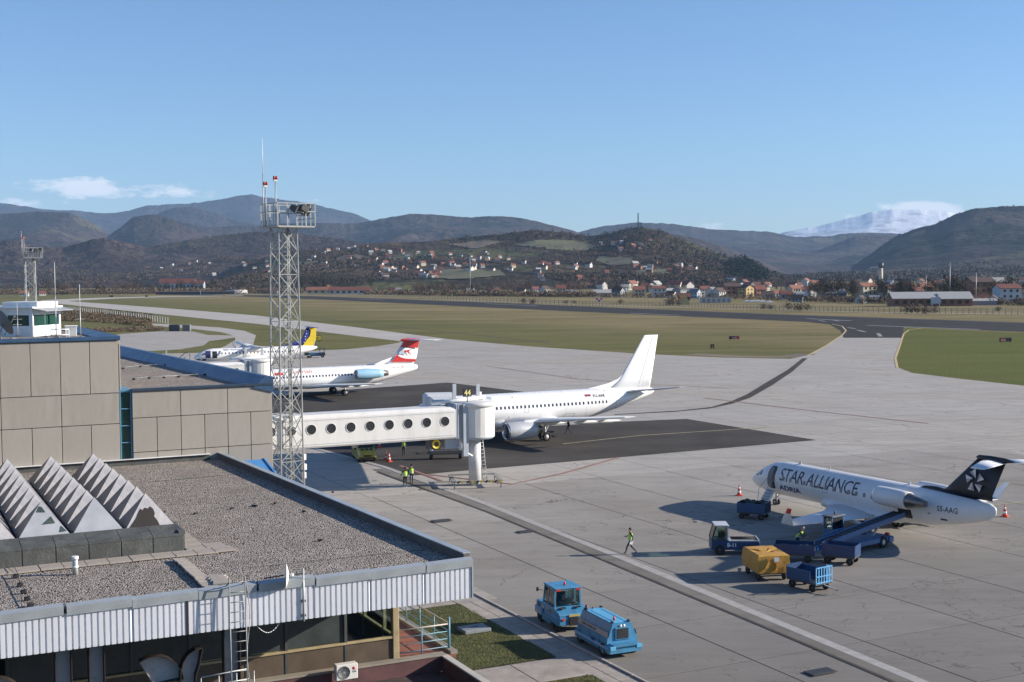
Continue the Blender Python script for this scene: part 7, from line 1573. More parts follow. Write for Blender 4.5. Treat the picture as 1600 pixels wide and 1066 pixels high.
    fq = MB(); fq.loft([[tuple(hd + Vector((.088, y, z))) for y, z in ((-.012, -.02), (.012, -.02), (.008, .02), (-.008, .02))], [tuple(hd + Vector((.118, y, z))) for y, z in ((-.006, -.018), (.006, -.018), (.002, -.01), (-.002, -.01))]], smooth=False)
    for s in (-1, 1): fq.box(tuple(hd + Vector((0, s * .098, -.01))), (.035, .015, .05), bev=.006)
    fq.build('nose_and_ears', SKIN, t)
    if vest:
        pv, wa, ch, nk = [Vector(J[n]) for n in ('pelvis', 'waist', 'chest', 'neck')]
        def ringv(c, rx, ry, tl=0): return [tuple(c + Vector((rx * math.cos(a), ry * math.sin(a), tl * math.cos(a)))) for a in [2 * math.pi * i / 16 for i in range(16)]]
        top = ch + (nk - ch) * .62
        lv = [(pv + (wa - pv) * .15, .155, .20), (wa, .15, .19), (ch + Vector((0, 0, -.05)), .155, .205), (ch + (nk - ch) * .35, .145, .205), (top, .09, .13)]
        q = MB(); q.loft([ringv(*a) for a in lv], caps=(False, False)); vv = q.build('hi_vis_vest', VEST, t)
        if band:
            for c, rx, ry in ((pv + (wa - pv) * .45, .160, .205), (wa + (ch - wa) * .45, .160, .207)):
                q = MB(); q.loft([ringv(c + Vector((0, 0, -.025)), rx, ry), ringv(c + Vector((0, 0, .025)), rx, ry)], caps=(False, False)); q.build('reflective_band', REFL, vv)
    return t
WALK = dict(hipL=(0, .08, .92), kneeL=(.22, .09, .55), ankL=(.34, .09, .12), toeL=(.48, .09, .10), kneeR=(-.08, -.10, .50), ankR=(-.42, -.10, .16), toeR=(-.30, -.10, .05),
            elL=(-.14, .24, 1.20), wrL=(-.10, .24, .95), haL=(-.08, .23, .88), elR=(.10, -.26, 1.20), wrR=(.32, -.20, 1.16), haR=(.39, -.19, 1.18))
p = G(985, 867)
wm = person('man in yellow-green vest striding across the apron, head turned away', (p.x, p.y, .028), R(180), WALK)
pp = thing('paper', 'white paper sheet held by the walking man in the vest', 'paper', wm.matrix_basis @ Vector((-.05, .26, .86)), R(20)); MB().box((0, 0, 0), (.21, .012, .29), (0, R(20), 0)).build('sheet', MATS['white_paint'], pp); MB().box((0, .008, .12), (.06, .01, .03)).build('clip', MATS['steel_galv'], pp)
p = G(633, 762); person('left one of two workers walking away in vests, with one white shoe', (p.x, p.y, .028), R(105), dict(kneeL=(.10, .10, .52), ankL=(.10, .10, .09), toeL=(.25, .10, .04), kneeR=(.02, -.10, .5), ankR=(-.18, -.10, .13), toeR=(-.05, -.10, .04), elL=(-.02, .30, 1.18), wrL=(.04, .38, 1.05), haL=(.06, .42, .99)), shoes=SHOEW)
p = G(643, 757); person('right one of two workers walking away in vests beside the jet bridge', (p.x, p.y, .028), R(100), dict(kneeR=(.10, -.10, .52), ankR=(.12, -.10, .09), toeR=(.26, -.10, .04), ankL=(-.12, .10, .11), toeL=(.02, .10, .04)))
p = G(631, 713); person('worker in vest standing under the jet bridge with raised arm', (p.x, p.y, .035), R(250), dict(elR=(.05, -.28, 1.55), wrR=(.05, -.20, 1.78), haR=(.05, -.18, 1.86)))
p = G(888, 679); person('worker in dark clothes walking behind the white airliner wheel, mostly hidden by wing', (p.x, p.y, .035), R(185), WALK, vest=False)
pw_ = G(1246, 862)
p = G(1246, 866); person('bald worker in yellow-green vest bending over the dark cart at the belt', (pw_.x, pw_.y, .028), AX + R(-62), dict(waist=(.06, 0, 1.10), chest=(.22, 0, 1.28), neck=(.32, 0, 1.42), head0=(.36, 0, 1.49), head1=(.40, 0, 1.58), head2=(.42, 0, 1.66), shL=(.24, .19, 1.38), shR=(.24, -.19, 1.38), elL=(.38, .24, 1.14), wrL=(.58, .16, 1.06), haL=(.65, .14, 1.04), elR=(.38, -.24, 1.14), wrR=(.58, -.14, 1.06), haR=(.65, -.12, 1.04)), hair=M('skin_bald', (.46, .28, .2), .5))

# seams, lamps and fittings on the light blue pair
for x in (-.55, .62): MB().box((x, .845, .80), (.02, .01, .55)).build('door_seam', MATS['black_paint'], tr); MB().box((x, -.845, .80), (.02, .01, .55)).build('door_seam', MATS['black_paint'], tr)
for s in (-1, 1):
    MB().box((-.35, s * .86, .92), (.16, .03, .04), bev=.01).build('door_handle', MATS['steel_dark'], tr); MB().box((1.62, s * .5, .86), (.03, .26, .16), bev=.02).build('headlight', MATS['rim_white'], tr); MB().box((-1.78, s * .62, .74), (.03, .16, .12), bev=.01).build('tail_lamp', MATS['red_paint'], tr)
    for k in range(4): MB().box((.95 + .12 * k, s * .815, .92), (.05, .01, .26)).build('vent_slot', MATS['black_paint'], tr)
    for k in range(3): MB().box((-1.0 + 1.05 * k, s * .865, .66), (.015, .01, .5)).build('panel_seam', MATS['black_paint'], au)
    MB().box((-2.07, s * .5, .62), (.03, .2, .1), bev=.01).build('tail_lamp', MATS['red_paint'], au); MB().box((-.4, s * .93, .62), (.3, .01, .22), bev=.01).build('access_panel', MATS['cart_blue'], au)
for y in (-.3, .3): MB().box((-.2, y, 1.655), (2.4, .012, .012)).build('roof_seam', MATS['steel_dark'], au)
MB().path([(1.2, .1, 1.75), (1.45, .15, 1.2), (1.6, .3, .8)], .03, 6).build('hose', MATS['black_rubber'], au)
MB().bar((-.84, -.35, 1.45), (-.84, .25, 1.95), .02).build('wiper', MATS['black_paint'], tr)
# ================================================================== VILLAGE, TREES AND FAR AIRFIELD
def wallm(n, c): return M('house_wall_' + n, c, .8, var=.08, vscale=.4)
HW = {'white': wallm('white', (.50, .49, .465)), 'cream': wallm('cream', (.50, .44, .33)), 'grey': wallm('grey', (.26, .27, .28)), 'brick': wallm('brick', (.26, .12, .08)), 'ochre': wallm('ochre', (.42, .31, .14)), 'pale blue': wallm('pale_blue', (.40, .45, .50))}
HR = {'red': M('roof_red', (.175, .06, .042), .8, var=.25, vscale=1), 'orange': M('roof_orange', (.25, .105, .062), .8, var=.2, vscale=1), 'brown': M('roof_brown', (.085, .055, .045), .8, var=.2, vscale=1), 'grey': M('roof_grey', (.17, .17, .175), .7, var=.15, vscale=1), 'pale': M('roof_pale_sheet', (.42, .41, .38), .6, var=.1, vscale=1)}
def gable(l, w, h, rh, ov=.5):
    a = MB(); a.prism([(-l / 2, -w / 2), (l / 2, -w / 2), (l / 2, w / 2), (-l / 2, w / 2)], -1.5, h)
    a.add([(-l / 2, -w / 2, h), (-l / 2, w / 2, h), (-l / 2, 0, h + rh), (l / 2, -w / 2, h), (l / 2, w / 2, h), (l / 2, 0, h + rh)], [[0, 2, 1], [3, 4, 5]])
    r = MB(); L, Wd = l / 2 + ov, w / 2 + ov; dz = -rh * ov / (w / 2); t = .25
    r.loft([[(x, -Wd, h + dz + .02), (x, 0, h + rh + .02), (x, Wd, h + dz + .02), (x, Wd, h + dz + t), (x, 0, h + rh + t), (x, -Wd, h + dz + t)] for x in (-L, L)], smooth=False)
    return a, r
HP = {}
def house_meshes(kind, wc, rc):
    k = (kind, wc, rc)
    if k not in HP:
        l, w, h, rh = {'small': (9, 7.5, 3.4, 2.8), 'tall': (10, 8.5, 6.0, 3.2), 'long': (16, 8, 3.2, 2.6), 'block': (12, 10, 8.0, 2.2)}[kind]
        a, r = gable(l, w, h, rh); wm_ = a.mesh('wall', HW[wc]); rm_ = r.mesh('roof', HR[rc])
        q = MB(); q.box((0, 0, 0), (1.3, .12, 1.4)); win = q.mesh('window', MATS['glass_dark'])
        q = MB(); q.box((0, 0, 0), (.7, .7, 1.6)); ch = q.mesh('chimney', HW['brick']); HP[k] = (wm_, rm_, win, ch, l, w, h, rh)
    return HP[k]
def house(loc, rz, kind, wc, rc, label, detail=True, s=1.0, group=None):
    wm_, rm_, win, ch, l, w, h, rh = house_meshes(kind, wc, rc)
    t = thing('house', label, 'house', loc, rz, group); t.scale = (s, s, s)
    link('wall', wm_, t); r = link('roof', rm_, t)
    if detail:
        link('chimney', ch, r, loc=(l * .2, w * .15, h + rh * .8 + .3))
        for zz in ([h - 1.3] if h < 4 else [h - 1.4, h - 4.4]):
            for x in (-l * .3, 0, l * .3): link('window', win, t, loc=(x, -w / 2 - .05, zz))
            for y in (-w * .22, w * .22): link('window', win, t, loc=(l / 2 + .05, y, zz), rot=(0, 0, math.pi / 2))
    return t
# front rows: (u, v of the ground line, kind, wall, roof, turn in degrees, scale, where)
rows = [
 (38, 461, 'small', 'white', 'orange', 10, 1.0, 'at the far left edge below the mountains'), (66, 460, 'small', 'white', 'red', 30, .8, 'just right of the distant lattice mast'),
 (395, 449, 'small', 'cream', 'red', 20, .9, 'just left of the tall lattice mast, far off'), (428, 459, 'small', 'white', 'red', 0, .9, 'behind the tall lattice mast'),
 (487, 452, 'small', 'white', 'orange', 10, 1.0, 'at the left end of the long red roofed sheds'), (512, 447, 'tall', 'ochre', 'orange', 40, .9, 'with a pale gable above the long red roofed sheds'),
 (613, 455, 'small', 'cream', 'red', -10, .8, 'right of the long red roofed sheds'), (622, 452, 'small', 'white', 'grey', 20, .8, 'next to the round white dot below the slope'),
 (700, 457, 'small', 'brick', 'red', 0, .7, 'beside the pale post in the middle of the field edge'), (735, 456, 'small', 'brick', 'pale', 10, .9, 'with pale roof edge left of the dark conifer'),
 (762, 455, 'small', 'grey', 'brown', 0, .9, 'low and dark in the middle distance'), (776, 455, 'small', 'cream', 'orange', 0, .8, 'small and bright in the middle distance'),
 (815, 457, 'small', 'white', 'brown', -20, 1.0, 'with bright gable among bare trees'), (836, 457, 'tall', 'grey', 'red', 30, .8, 'left of the bright diagonal roof'), (851, 458, 'tall', 'white', 'brown', 50, .9, 'with bright diagonal roof edge'),
 (876, 458, 'tall', 'cream', 'red', 5, 1.0, 'with cream front and brown red roof near the field'), (895, 459, 'long', 'grey', 'grey', 5, .8, 'long and blue grey beside the cream one'),
 (941, 461, 'long', 'white', 'pale', 3, 1.0, 'long low pale shed left of the house cluster'), (966, 462, 'tall', 'grey', 'brown', -35, .9, 'with pointed dark gable at the left of the cluster'), (975, 455, 'tall', 'pale blue', 'grey', 20, .9, 'pale blue behind the pointed gable'),
 (999, 461, 'tall', 'cream', 'orange', 0, 1.0, 'with broad orange roof in the left of the cluster'), (1018, 452, 'tall', 'white', 'pale', 60, .9, 'with bright white gable rising above its neighbours'), (1029, 463, 'block', 'white', 'red', 5, .95, 'white fronted with wide dark red roof'), (1041, 458, 'long', 'cream', 'pale', 10, 1.0, 'with wide pale cream roof behind the dark red one'),
 (1048, 463, 'small', 'white', 'brown', -30, .9, 'small white gable right of the dark red roof'), (1062, 462, 'block', 'grey', 'brown', 50, .8, 'tall and grey with steep side roof'), (1069, 468, 'small', 'brick', 'red', 0, .9, 'with dark red roof right behind the ochre marker'),
 (1080, 458, 'long', 'pale blue', 'grey', 5, 1.0, 'with long pale blue roof line'), (1086, 464, 'tall', 'pale blue', 'grey', -40, .8, 'with pale gable just right of the ochre marker'), (1100, 459, 'tall', 'grey', 'red', 20, .9, 'with rusty red roof left of the white gables'),
 (1112, 462, 'tall', 'white', 'grey', 55, .9, 'with bright white gable in the right of the cluster'), (1123, 464, 'tall', 'white', 'brown', 45, .9, 'second bright white gable of the pair'), (1143, 463, 'block', 'brick', 'brown', 10, 1.15, 'big and dark with wide brown roof and white edge'),
 (1163, 463, 'block', 'ochre', 'brown', -50, 1.0, 'big ochre yellow side wall under a dark roof'), (1168, 450, 'long', 'cream', 'pale', 5, 1.1, 'with long pinkish pale roof behind the ochre one'), (1186, 461, 'tall', 'brick', 'red', 20, 1.0, 'with weathered red roof right of the ochre wall'),
 (1200, 464, 'small', 'pale blue', 'brown', 0, .9, 'pale blue and low with dark roof'), (1196, 452, 'tall', 'white', 'brown', 50, .8, 'with snowy white gable behind the red roofs'), (1215, 463, 'small', 'white', 'orange', 20, .9, 'white and orange at the edge of the field'),
 (1228, 465, 'small', 'grey', 'red', 0, 1.0, 'green grey walled with red roof'), (1240, 460, 'tall', 'cream', 'orange', 30, 1.0, 'with large orange red hipped looking roof'), (1253, 456, 'long', 'white', 'red', 10, 1.1, 'with broad bright red roof and balcony'),
 (1246, 470, 'small', 'grey', 'brown', -20, .8, 'small and dark in front of the broad red roof'), (1252, 466, 'small', 'white', 'pale', 0, .9, 'with three pale roof steps'), (1266, 462, 'small', 'white', 'pale', 50, .8, 'with small white arch shaped gable'),
 (1300, 464, 'long', 'grey', 'grey', 5, 1.2, 'grey slate roofed and long among bare trees'), (1312, 452, 'small', 'brick', 'red', 20, .9, 'reddish roof peeping over the trees'), (1352, 464, 'block', 'cream', 'orange', 25, 1.15, 'with big brown orange roof below the pale tower'),
 (1345, 472, 'small', 'white', 'brown', 55, .8, 'with tiny white gable in front of the brown orange roof'), (1366, 470, 'small', 'grey', 'pale', -10, .7, 'tiny grey shed beside the brown orange roof'), (1388, 464, 'block', 'pale blue', 'red', 30, 1.0, 'with red roof right of the pale tower'), (1408, 456, 'block', 'cream', 'brown', 50, .95, 'with dark roof and bright gable tip right of the tower'),
 (1432, 463, 'tall', 'grey', 'red', 20, .9, 'with reddish roof and dark front in the trees'), (1445, 458, 'tall', 'brick', 'orange', 10, 1.1, 'with wide orange tiled roof above the barn'), (1480, 458, 'tall', 'grey', 'brown', 45, 1.1, 'with tall dark roof beside a conifer'), (1482, 466, 'small', 'brick', 'orange', 0, .9, 'with small red brown roof over the barn ridge'),
 (1530, 463, 'block', 'brick', 'brown', 8, 1.5, 'very wide, unfinished brick under a dark hipped roof'), (1556, 452, 'tall', 'cream', 'brown', 50, .9, 'with pointed gable right of the wide brick one'), (1568, 446, 'long', 'pale blue', 'pale', 10, 1.5, 'pale blue hall with shallow roof at the right'), (1573, 471, 'block', 'pale blue', 'red', 5, 1.15, 'wide and pale blue with red brown roof near the right edge'), (1552, 472, 'small', 'white', 'brown', 60, .8, 'with thin white gable line left of the pale blue one'), (1597, 470, 'tall', 'grey', 'brown', 0, 1.0, 'cut by the right edge of the picture')]
for (u, v, kind, wc, rc, rot, s, where) in rows:
    p = G(u, min(v + 2.0, 475)) if v > 455 else G(u, 456.5 - (455 - v) * .4 + (u - 800) * -.003)
    if p.y > 2200 or p.y < 0: p = G(u, 456)
    lab = f'{wc} {dict(small="small house", tall="two-storey house", long="long low house", block="large house")[kind]} with {rc} roof, {where}'
    if len(lab.split()) > 16: lab = f'{wc} house, {where}'
    house((p.x, p.y, 0), R(rot), kind, wc, rc, ' '.join(lab.split()[:16]), True, s * .92)
# houses scattered over the village hill
zones = [((505, 600), (383, 400), 16, 'white', 'high on the hill left part'), ((560, 680), (394, 412), 26, None, 'on the middle village slope'), ((480, 560), (404, 420), 12, 'white', 'just above the dark grove'), ((590, 720), (412, 436), 44, None, 'in the dense foothill village'), ((700, 800), (396, 425), 30, None, 'on the central village slope'),
         ((800, 920), (412, 440), 26, None, 'below the open hill fields'), ((935, 1020), (374, 394), 20, 'white', 'below the hilltop antenna mast'), ((940, 1080), (412, 430), 22, 'brick', 'on the hill lower right'), ((1050, 1110), (414, 424), 10, 'white', 'at the hill right foot'), ((130, 420), (412, 432), 26, 'white', 'far left below the mountains'), ((275, 420), (402, 420), 12, 'white', 'low left of the tall mast')]
rz_ = random.Random(3); ZK = 0
for (ua, ub), (va, vb), n, pref, where in zones:
    for k in range(int(n * .88)):
        u = rz_.uniform(ua, ub); v = rz_.uniform(va, vb); wc = pref if pref and rz_.random() < .7 else rz_.choice(['white', 'cream', 'white', 'grey', 'brick']); rc = rz_.choice(['red', 'orange', 'brown', 'red', 'pale'])
        p = on_hill(18, u, v) if u > 330 else on_hill(17, u, v)
        if p.z < 1: p.z = 0
        lab = f'tiny {wc} house with {rc} roof {where}'
        house((p.x, p.y, p.z), R(rz_.uniform(-40, 40)), rz_.choice(['small', 'tall', 'tall']), wc, rc, lab, False, rz_.uniform(.55, .9), lab[5:].split(' with')[0] + 's ' + where)
for i in range(42):
    u = rz_.uniform(900, 1600); v = rz_.uniform(446, 456); p = G(u, v - (u - 800) * .006 + 2); 
    if p.y < 0 or p.y > 3200: continue
    wc = rz_.choice(['white', 'cream', 'grey', 'white']); rc = rz_.choice(['red', 'orange', 'brown', 'pale']); where = 'in the right hand town'
    house((p.x, p.y, 0), R(rz_.uniform(-60, 60)), rz_.choice(['small', 'tall']), wc, rc, f'tiny {wc} house with {rc} roof {where}', False, rz_.uniform(.9, 1.3), f'{wc} houses with {rc} roofs {where}')
# long buildings
def shed(u, v, l, w, h, rh, wall, roof, rot, label, cat='building', wins=0):
    p = G(u, v); t = thing('long_shed', label, cat, (p.x, p.y, 0), R(rot)); a, r = gable(l, w, h, rh, .6); a.build('wall', wall, t); r.build('roof', roof, t)
    q = MB(); q.box((0, 0, 0), (l / max(wins, 1) * .5, .12, h * .45)); wme = q.mesh('window', MATS['glass_dark'])
    for k in range(wins): link('window', wme, t, loc=(-l / 2 + l * (k + .5) / wins, -w / 2 - .06, h * .55))
    return t
shed(505, 459, 34, 12, 4, 3, HW['cream'], HR['orange'], 3, 'long shed with orange red roof, left one of two right of the tall mast', wins=5)
shed(547, 459.5, 42, 12, 4, 3, HW['white'], HR['red'], 3, 'long shed with orange red roof, right one of two right of the tall mast', wins=7)
shed(278, 456, 44, 14, 11, 5.5, HW['pale blue'], HR['red'], 2, 'long pale blue school building with dark red roof, far left beyond the runway', wins=9)
shed(312, 456, 12, 12, 10, 4, HW['pale blue'], HR['red'], 2, 'short pale blue block right of the long school building', wins=2)
shed(306, 460, 84, 8, 2.5, .6, MATS['steel_dark'], HR['brown'], 1, 'very long low dark shed beyond the runway at the left')
shed(1452, 478, 42, 14, 4.2, 3.2, HW['brick'], HR['pale'], -3, 'long barn with pale beige roof and dark openings at the right', wins=10)
shed(1489, 478, 16, 10, 4.0, 2.6, HW['brick'], HR['pale'], -3, 'short pale roofed barn annex at the right end of the long barn', wins=4)
p = G(1530, 477); shed(1520, 477, 24, 6, 2.4, 1.0, HW['grey'], HR['pale'], -2, 'low pale shed right of the long barn')
p = G(1118, 473); sr = thing('arched_shed', 'low row of pale arched garages beside the field', 'garages', (p.x, p.y, 0), R(2))
MB().box((0, 0, 1.6), (19, 5, 3.2)).build('wall', HW['white'], sr); MB().box((0, 0, 3.3), (19.6, 5.6, .25)).build('roof', HR['grey'], sr)
q = MB(); q.box((0, 0, 0), (2.0, .1, 2.4)); dme = q.mesh('door', HW['grey'])
for k in range(6): link('door', dme, sr, loc=(-8 + 3.2 * k, -2.55, 1.3))
# poly tunnel
p = G(370, 459); pt_ = thing('greenhouse', 'white plastic greenhouse tunnel beyond the runway at the left', 'greenhouse', (p.x, p.y, 0), R(2)); q = MB(); rg = [[(x, 4.5 * math.cos(a), 4.2 * math.sin(a)) for a in [math.pi * k / 10 for k in range(11)]] for x in (-11, 11)]; q.loft(rg); q.build('plastic_cover', HW['white'], pt_); MB().box((-24, 0, 1.5), (24, 8, 3.0), bev=.8).build('dark_cover', HW['cream'], pt_)
# pale tower with dark head
p = G(1376, 448); tw = thing('water_tower', 'pale round tower with dark head above the town at the right', 'tower', (p.x, p.y, 0)); s_ = p.y / F
MB().tube((0, 0, 0), (0, 0, 29 * s_), 3.6 * s_, 3.2 * s_, 20).build('shaft', HW['cream'], tw); MB().tube((0, 0, 29 * s_), (0, 0, 37 * s_), 3.6 * s_, 4.4 * s_, 20).build('head', MATS['steel_dark'], tw)
MB().tube((0, 0, 37 * s_), (0, 0, 42 * s_), .5 * s_, n=6).build('aerial', MATS['steel_dark'], tw); MB().box((-10 * s_, 0, 30 * s_), (14 * s_, 2 * s_, 1.6 * s_)).build('side_gallery', HW['white'], tw)
# antenna on the hilltop
p = on_hill(18, 998, 357.5); am = thing('antenna_mast', 'thin antenna mast on top of the village hill', 'mast', (p.x, p.y, p.z)); s_ = p.y / F
for s in (-1, 1): MB().bar((s * 1.2, 0, -3), (s * .5, 0, 24 * s_), .9).build('leg', MATS['steel_dark'], am)
for k in range(7): MB().bar((-1.2 + .1 * k, 0, 3.2 * k * s_), (1.2 - .1 * k, 0, 3.2 * (k + 1) * s_), .5).build('brace', MATS['steel_dark'], am)
p = G(1462, 479); bb = thing('billboard', 'pale blue billboard on two legs in front of the long barn', 'billboard', (p.x, p.y, 0)); MB().box((0, 0, 3.2), (5.2, .3, 3.4)).build('panel', HW['pale blue'], bb)
for s in (-2, 2): MB().box((s, 0, .9), (.3, .3, 1.8)).build('leg', MATS['white_paint'], bb)
p = G(1068, 476); om = thing('marker_tent', 'ochre and orange peaked marker beside a big bush on the field', 'marker', (p.x, p.y, 0)); q = MB(); q.loft([[(-3.5, -2, 0), (3.8, -2, 0), (3.8, 2, 0), (-3.5, 2, 0)], [(-.6, -.4, 6.8), (.9, -.4, 6.8), (.9, .4, 6.8), (-.6, .4, 6.8)]], smooth=False); q.build('cover', HW['ochre'], om); MB().box((-1.0, -1.6, 4.6), (1.6, .2, 1.2), (R(-18), 0, 0)).build('orange_patch', M('patch_orange', (.6, .25, .05), .6), om)
p = G(936, 473); rb = thing('marker_board', 'small red and white checked board at the far fence', 'board', (p.x, p.y, 0)); MB().box((0, 0, 1.8), (4.2, .3, 2.6)).build('panel', MATS['white_paint'], rb)
for x, z in ((-1.4, 2.4), (0, 1.2), (1.4, 2.4)): MB().box((x, -.17, z), (1.3, .05, 1.2)).build('red_square', MATS['red_paint'], rb)
for (u, v, l, m_, what) in ((350.5, 463.2, 3, MATS['yellow_paint'], 'yellow marker board on the grass by the taxiway far left'), (174, 464.5, 3.5, VB, 'dark marker board on the far grass, leftmost'), (229, 464.5, 2.6, VB, 'dark tilted marker board on the far grass')):
    p = G(u, v); t = thing('marker_board', what, 'board', (p.x, p.y, 0)); MB().box((0, 0, 1.0), (l, .3, 1.3)).build('panel', m_, t); MB().box((0, 0, .2), (.3, .2, .4)).build('leg', MATS['steel_dark'], t)
# containers and fence at the left hardstand
for (u, w_, m_, what) in ((273, 9.5, 'steel_dark', 'left dark container at the edge of the old hardstand'), (292, 7.2, 'duct_dark', 'right dark container at the edge of the old hardstand')):
    p = G(u, 517.5); t = thing('container', what, 'container', (p.x, p.y, 0), R(4)); s_ = p.y / F
    MB().box((0, 0, 5.2 * s_), (w_ * 1.6 * s_, 2.6, 10 * s_), bev=.05).build('body', MATS[m_], t)
    for k in range(7): MB().box((-w_ * .8 * s_ + k * w_ * .26 * s_, -1.33, 5.2 * s_), (.08, .06, 9 * s_)).build('rib', MATS[m_], t)
def fence(pts, h, n, label, pm, every=1, r=.06, wires=(1.0,), post='post'):
    P = [G(u, v) for u, v in pts]; o = thing('fence', label, 'fence', (0, 0, 0)); L = [0]
    for a, b in zip(P[:-1], P[1:]): L.append(L[-1] + (b - a).length)
    q = MB(); q.box((0, 0, h / 2), (r * 2, r * 2, h)); me = q.mesh(post, pm)
    def at(d):
        for i in range(len(P) - 1):
            if d <= L[i + 1] + 1e-6: f = (d - L[i]) / (L[i + 1] - L[i]); return P[i].lerp(P[i + 1], f)
        return P[-1]
    for k in range(n + 1): c = at(L[-1] * k / n); link(post, me, o, loc=(c.x, c.y, 0))
    for wz in wires: q = MB(); q.path([(c.x, c.y, h * wz) for c in P], r * .5, 4); q.build('wire', pm, o)
    return o
FW = M('fence_white_post', (.55, .53, .48), .8); FG = M('fence_grey_post', (.30, .28, .25), .8)
fence([(100, 486), (160, 492), (215, 499), (262, 506)], 2.6, 46, 'fence of white topped posts behind the scrub at the left', FW, r=.16, wires=(.98,))
fence([(395, 461), (470, 461.5), (560, 464.5), (640, 467.5), (760, 472), (900, 477.5)], 3.0, 110, 'long far fence of pale concrete posts beyond the runway', FG, r=.16, wires=(.5, .95))
fence([(900, 477.5), (1050, 480), (1200, 484.5), (1350, 488.5), (1500, 491), (1620, 493)], 2.6, 110, 'long far perimeter fence of thin posts at the right', FG, r=.10, wires=(.3, .6, .95))
fence([(375, 461), (345, 460.8), (258, 460)], 5, 2, 'three tall thin poles by the very long dark shed', MATS['steel_galv'], r=.25, wires=())
# tall poles
for (u, v, hpx, what) in ((1484, 470, 60, 'tall thin pole among the houses at the right'), (1447, 470, 38, 'pale pole behind the orange roofed house at the right'), (1525, 470, 44, 'flag pole above the wide brick house'), (735, 458, 60, 'tall poplar like pole above the mid distance houses')):
    p = G(u, v); s_ = p.y / F; t = thing('pole', what, 'pole', (p.x, p.y, 0)); MB().tube((0, 0, 0), (0, 0, hpx * s_), .28, .16, 6).build('shaft', MATS['steel_galv'], t); MB().bar((-1.2, 0, hpx * s_ * .93), (1.2, 0, hpx * s_ * .93), .2).build('crossarm', MATS['steel_galv'], t)

# ---- trees
def leaf_mat(name, c, var=.35):
    m, nt, b = new_mat(name); b.inputs['Roughness'].default_value = .95; b.inputs['Specular IOR Level'].default_value = .05
    v = coordn(nt, 'world'); oi = nt.nodes.new('ShaderNodeObjectInfo'); n = noise(nt, v, .22, 3, .6, .3, .7)
    a = mix(nt, n, tuple(k * (1 - var) for k in c), tuple(k * (1 + var) for k in c)); a = mix(nt, mth(nt, 'MULTIPLY', oi.outputs['Random'], .35), a, tuple(k * .55 for k in c)); nt.links.new(a, b.inputs['Base Color']); return m
TWIG = leaf_mat('bare_twigs', (.105, .080, .062)); TWIG2 = leaf_mat('bare_twigs_reddish', (.12, .072, .050)); PINE = leaf_mat('conifer_needles', (.025, .037, .022)); BARK = M('bark', (.08, .065, .05), .9)
BUSHM = leaf_mat('scrub_twigs', (.15, .115, .08)); POP = leaf_mat('poplar_twigs', (.17, .145, .11))
def tuft_mesh(name, n, fn, size, m, seed=0):
    r = np.random.default_rng(seed); c = fn(n, r); a = r.normal(0, 1, (n, 3)); b = r.normal(0, 1, (n, 3)); od = c - np.array([0, 0, c[:, 2].mean()]); od = od / (np.linalg.norm(od, axis=1)[:, None] + 1e-6); a -= od * (a * od).sum(1)[:, None] * .75; b -= od * (b * od).sum(1)[:, None] * .75; a /= np.linalg.norm(a, axis=1)[:, None]; b /= np.linalg.norm(b, axis=1)[:, None]; s = size * r.uniform(.5, 1.3, (n, 1))
    v = np.stack([c - a * s * .6, c + a * s * .6, c + b * s * .8], 1).reshape(-1, 3); me = bpy.data.meshes.new(name); me.vertices.add(len(v)); me.vertices.foreach_set('co', v.ravel()); me.loops.add(len(v)); me.loops.foreach_set('vertex_index', np.arange(len(v))); me.polygons.add(n); me.polygons.foreach_set('loop_start', np.arange(0, len(v), 3)); me.update(); me.materials.append(m); return me, v
def ell(rx, rz_c, rzr, fill=.55):
    def f(n, r):
        d = r.normal(0, 1, (n, 3)); d /= np.linalg.norm(d, axis=1)[:, None]; k = r.uniform(fill, 1, (n, 1)) ** .7; lob = 1 + .22 * np.sin(d[:, :1] * 5 + 1) * np.cos(d[:, 1:2] * 4)
        p = d * k * lob * np.array([rx, rx, rzr]); p[:, 2] += rz_c; return p
    return f
def conef(rx, h):
    def f(n, r): z = r.uniform(0, 1, n) ** 1.3; a = r.uniform(0, 6.283, n); q = rx * (1 - z) * (.55 + .45 * r.uniform(0, 1, n)) * (1 + .15 * np.sin(z * 40)); return np.c_[q * np.cos(a), q * np.sin(a), .8 + z * h]
    return f
TP = {}
for k in range(3):
    TP['bare%d' % k] = (tuft_mesh('crown', 420, ell(3.6 + .5 * k, 6.2, 3.9 + .5 * k, .15), .55, TWIG if k < 2 else TWIG2, k)[0], 4.0)
TP['pine'] = (tuft_mesh('crown', 420, conef(3.0, 11), .9, PINE, 5)[0], 2.0); TP['poplar'] = (tuft_mesh('crown', 380, ell(1.6, 8.5, 7.0, .1), .55, POP, 6)[0], 4.0); TP['bush'] = (tuft_mesh('crown', 260, ell(2.4, 1.5, 1.7, .2), .5, BUSHM, 7)[0], .8); TP['oak'] = (tuft_mesh('crown', 460, ell(4.6, 7.0, 5.0, .2), .7, leaf_mat('dark_tree_crown', (.05, .045, .033)), 8)[0], 4.0)
q = MB(); q.tube((0, 0, -1), (0, 0, 5.5), .32, .14, 6, cap=False)
for a in range(5): q.tube((0, 0, 2.6 + a * .5), (1.9 * math.cos(a * 2.4), 1.9 * math.sin(a * 2.4), 5.6 + a * .5), .12, .04, 5, cap=False)
TRK = q.mesh('trunk', BARK)
def tree(kind, p, s, label, group, name='bare_tree', cat='tree'):
    t = thing(name, label, cat, p, rz_.uniform(0, 6.28), group); t.scale = (s * rz_.uniform(.85, 1.15), s * rz_.uniform(.85, 1.15), s)
    link('crown', TP[kind][0], t)
    if kind != 'bush': link('trunk', TRK, t)
    return t
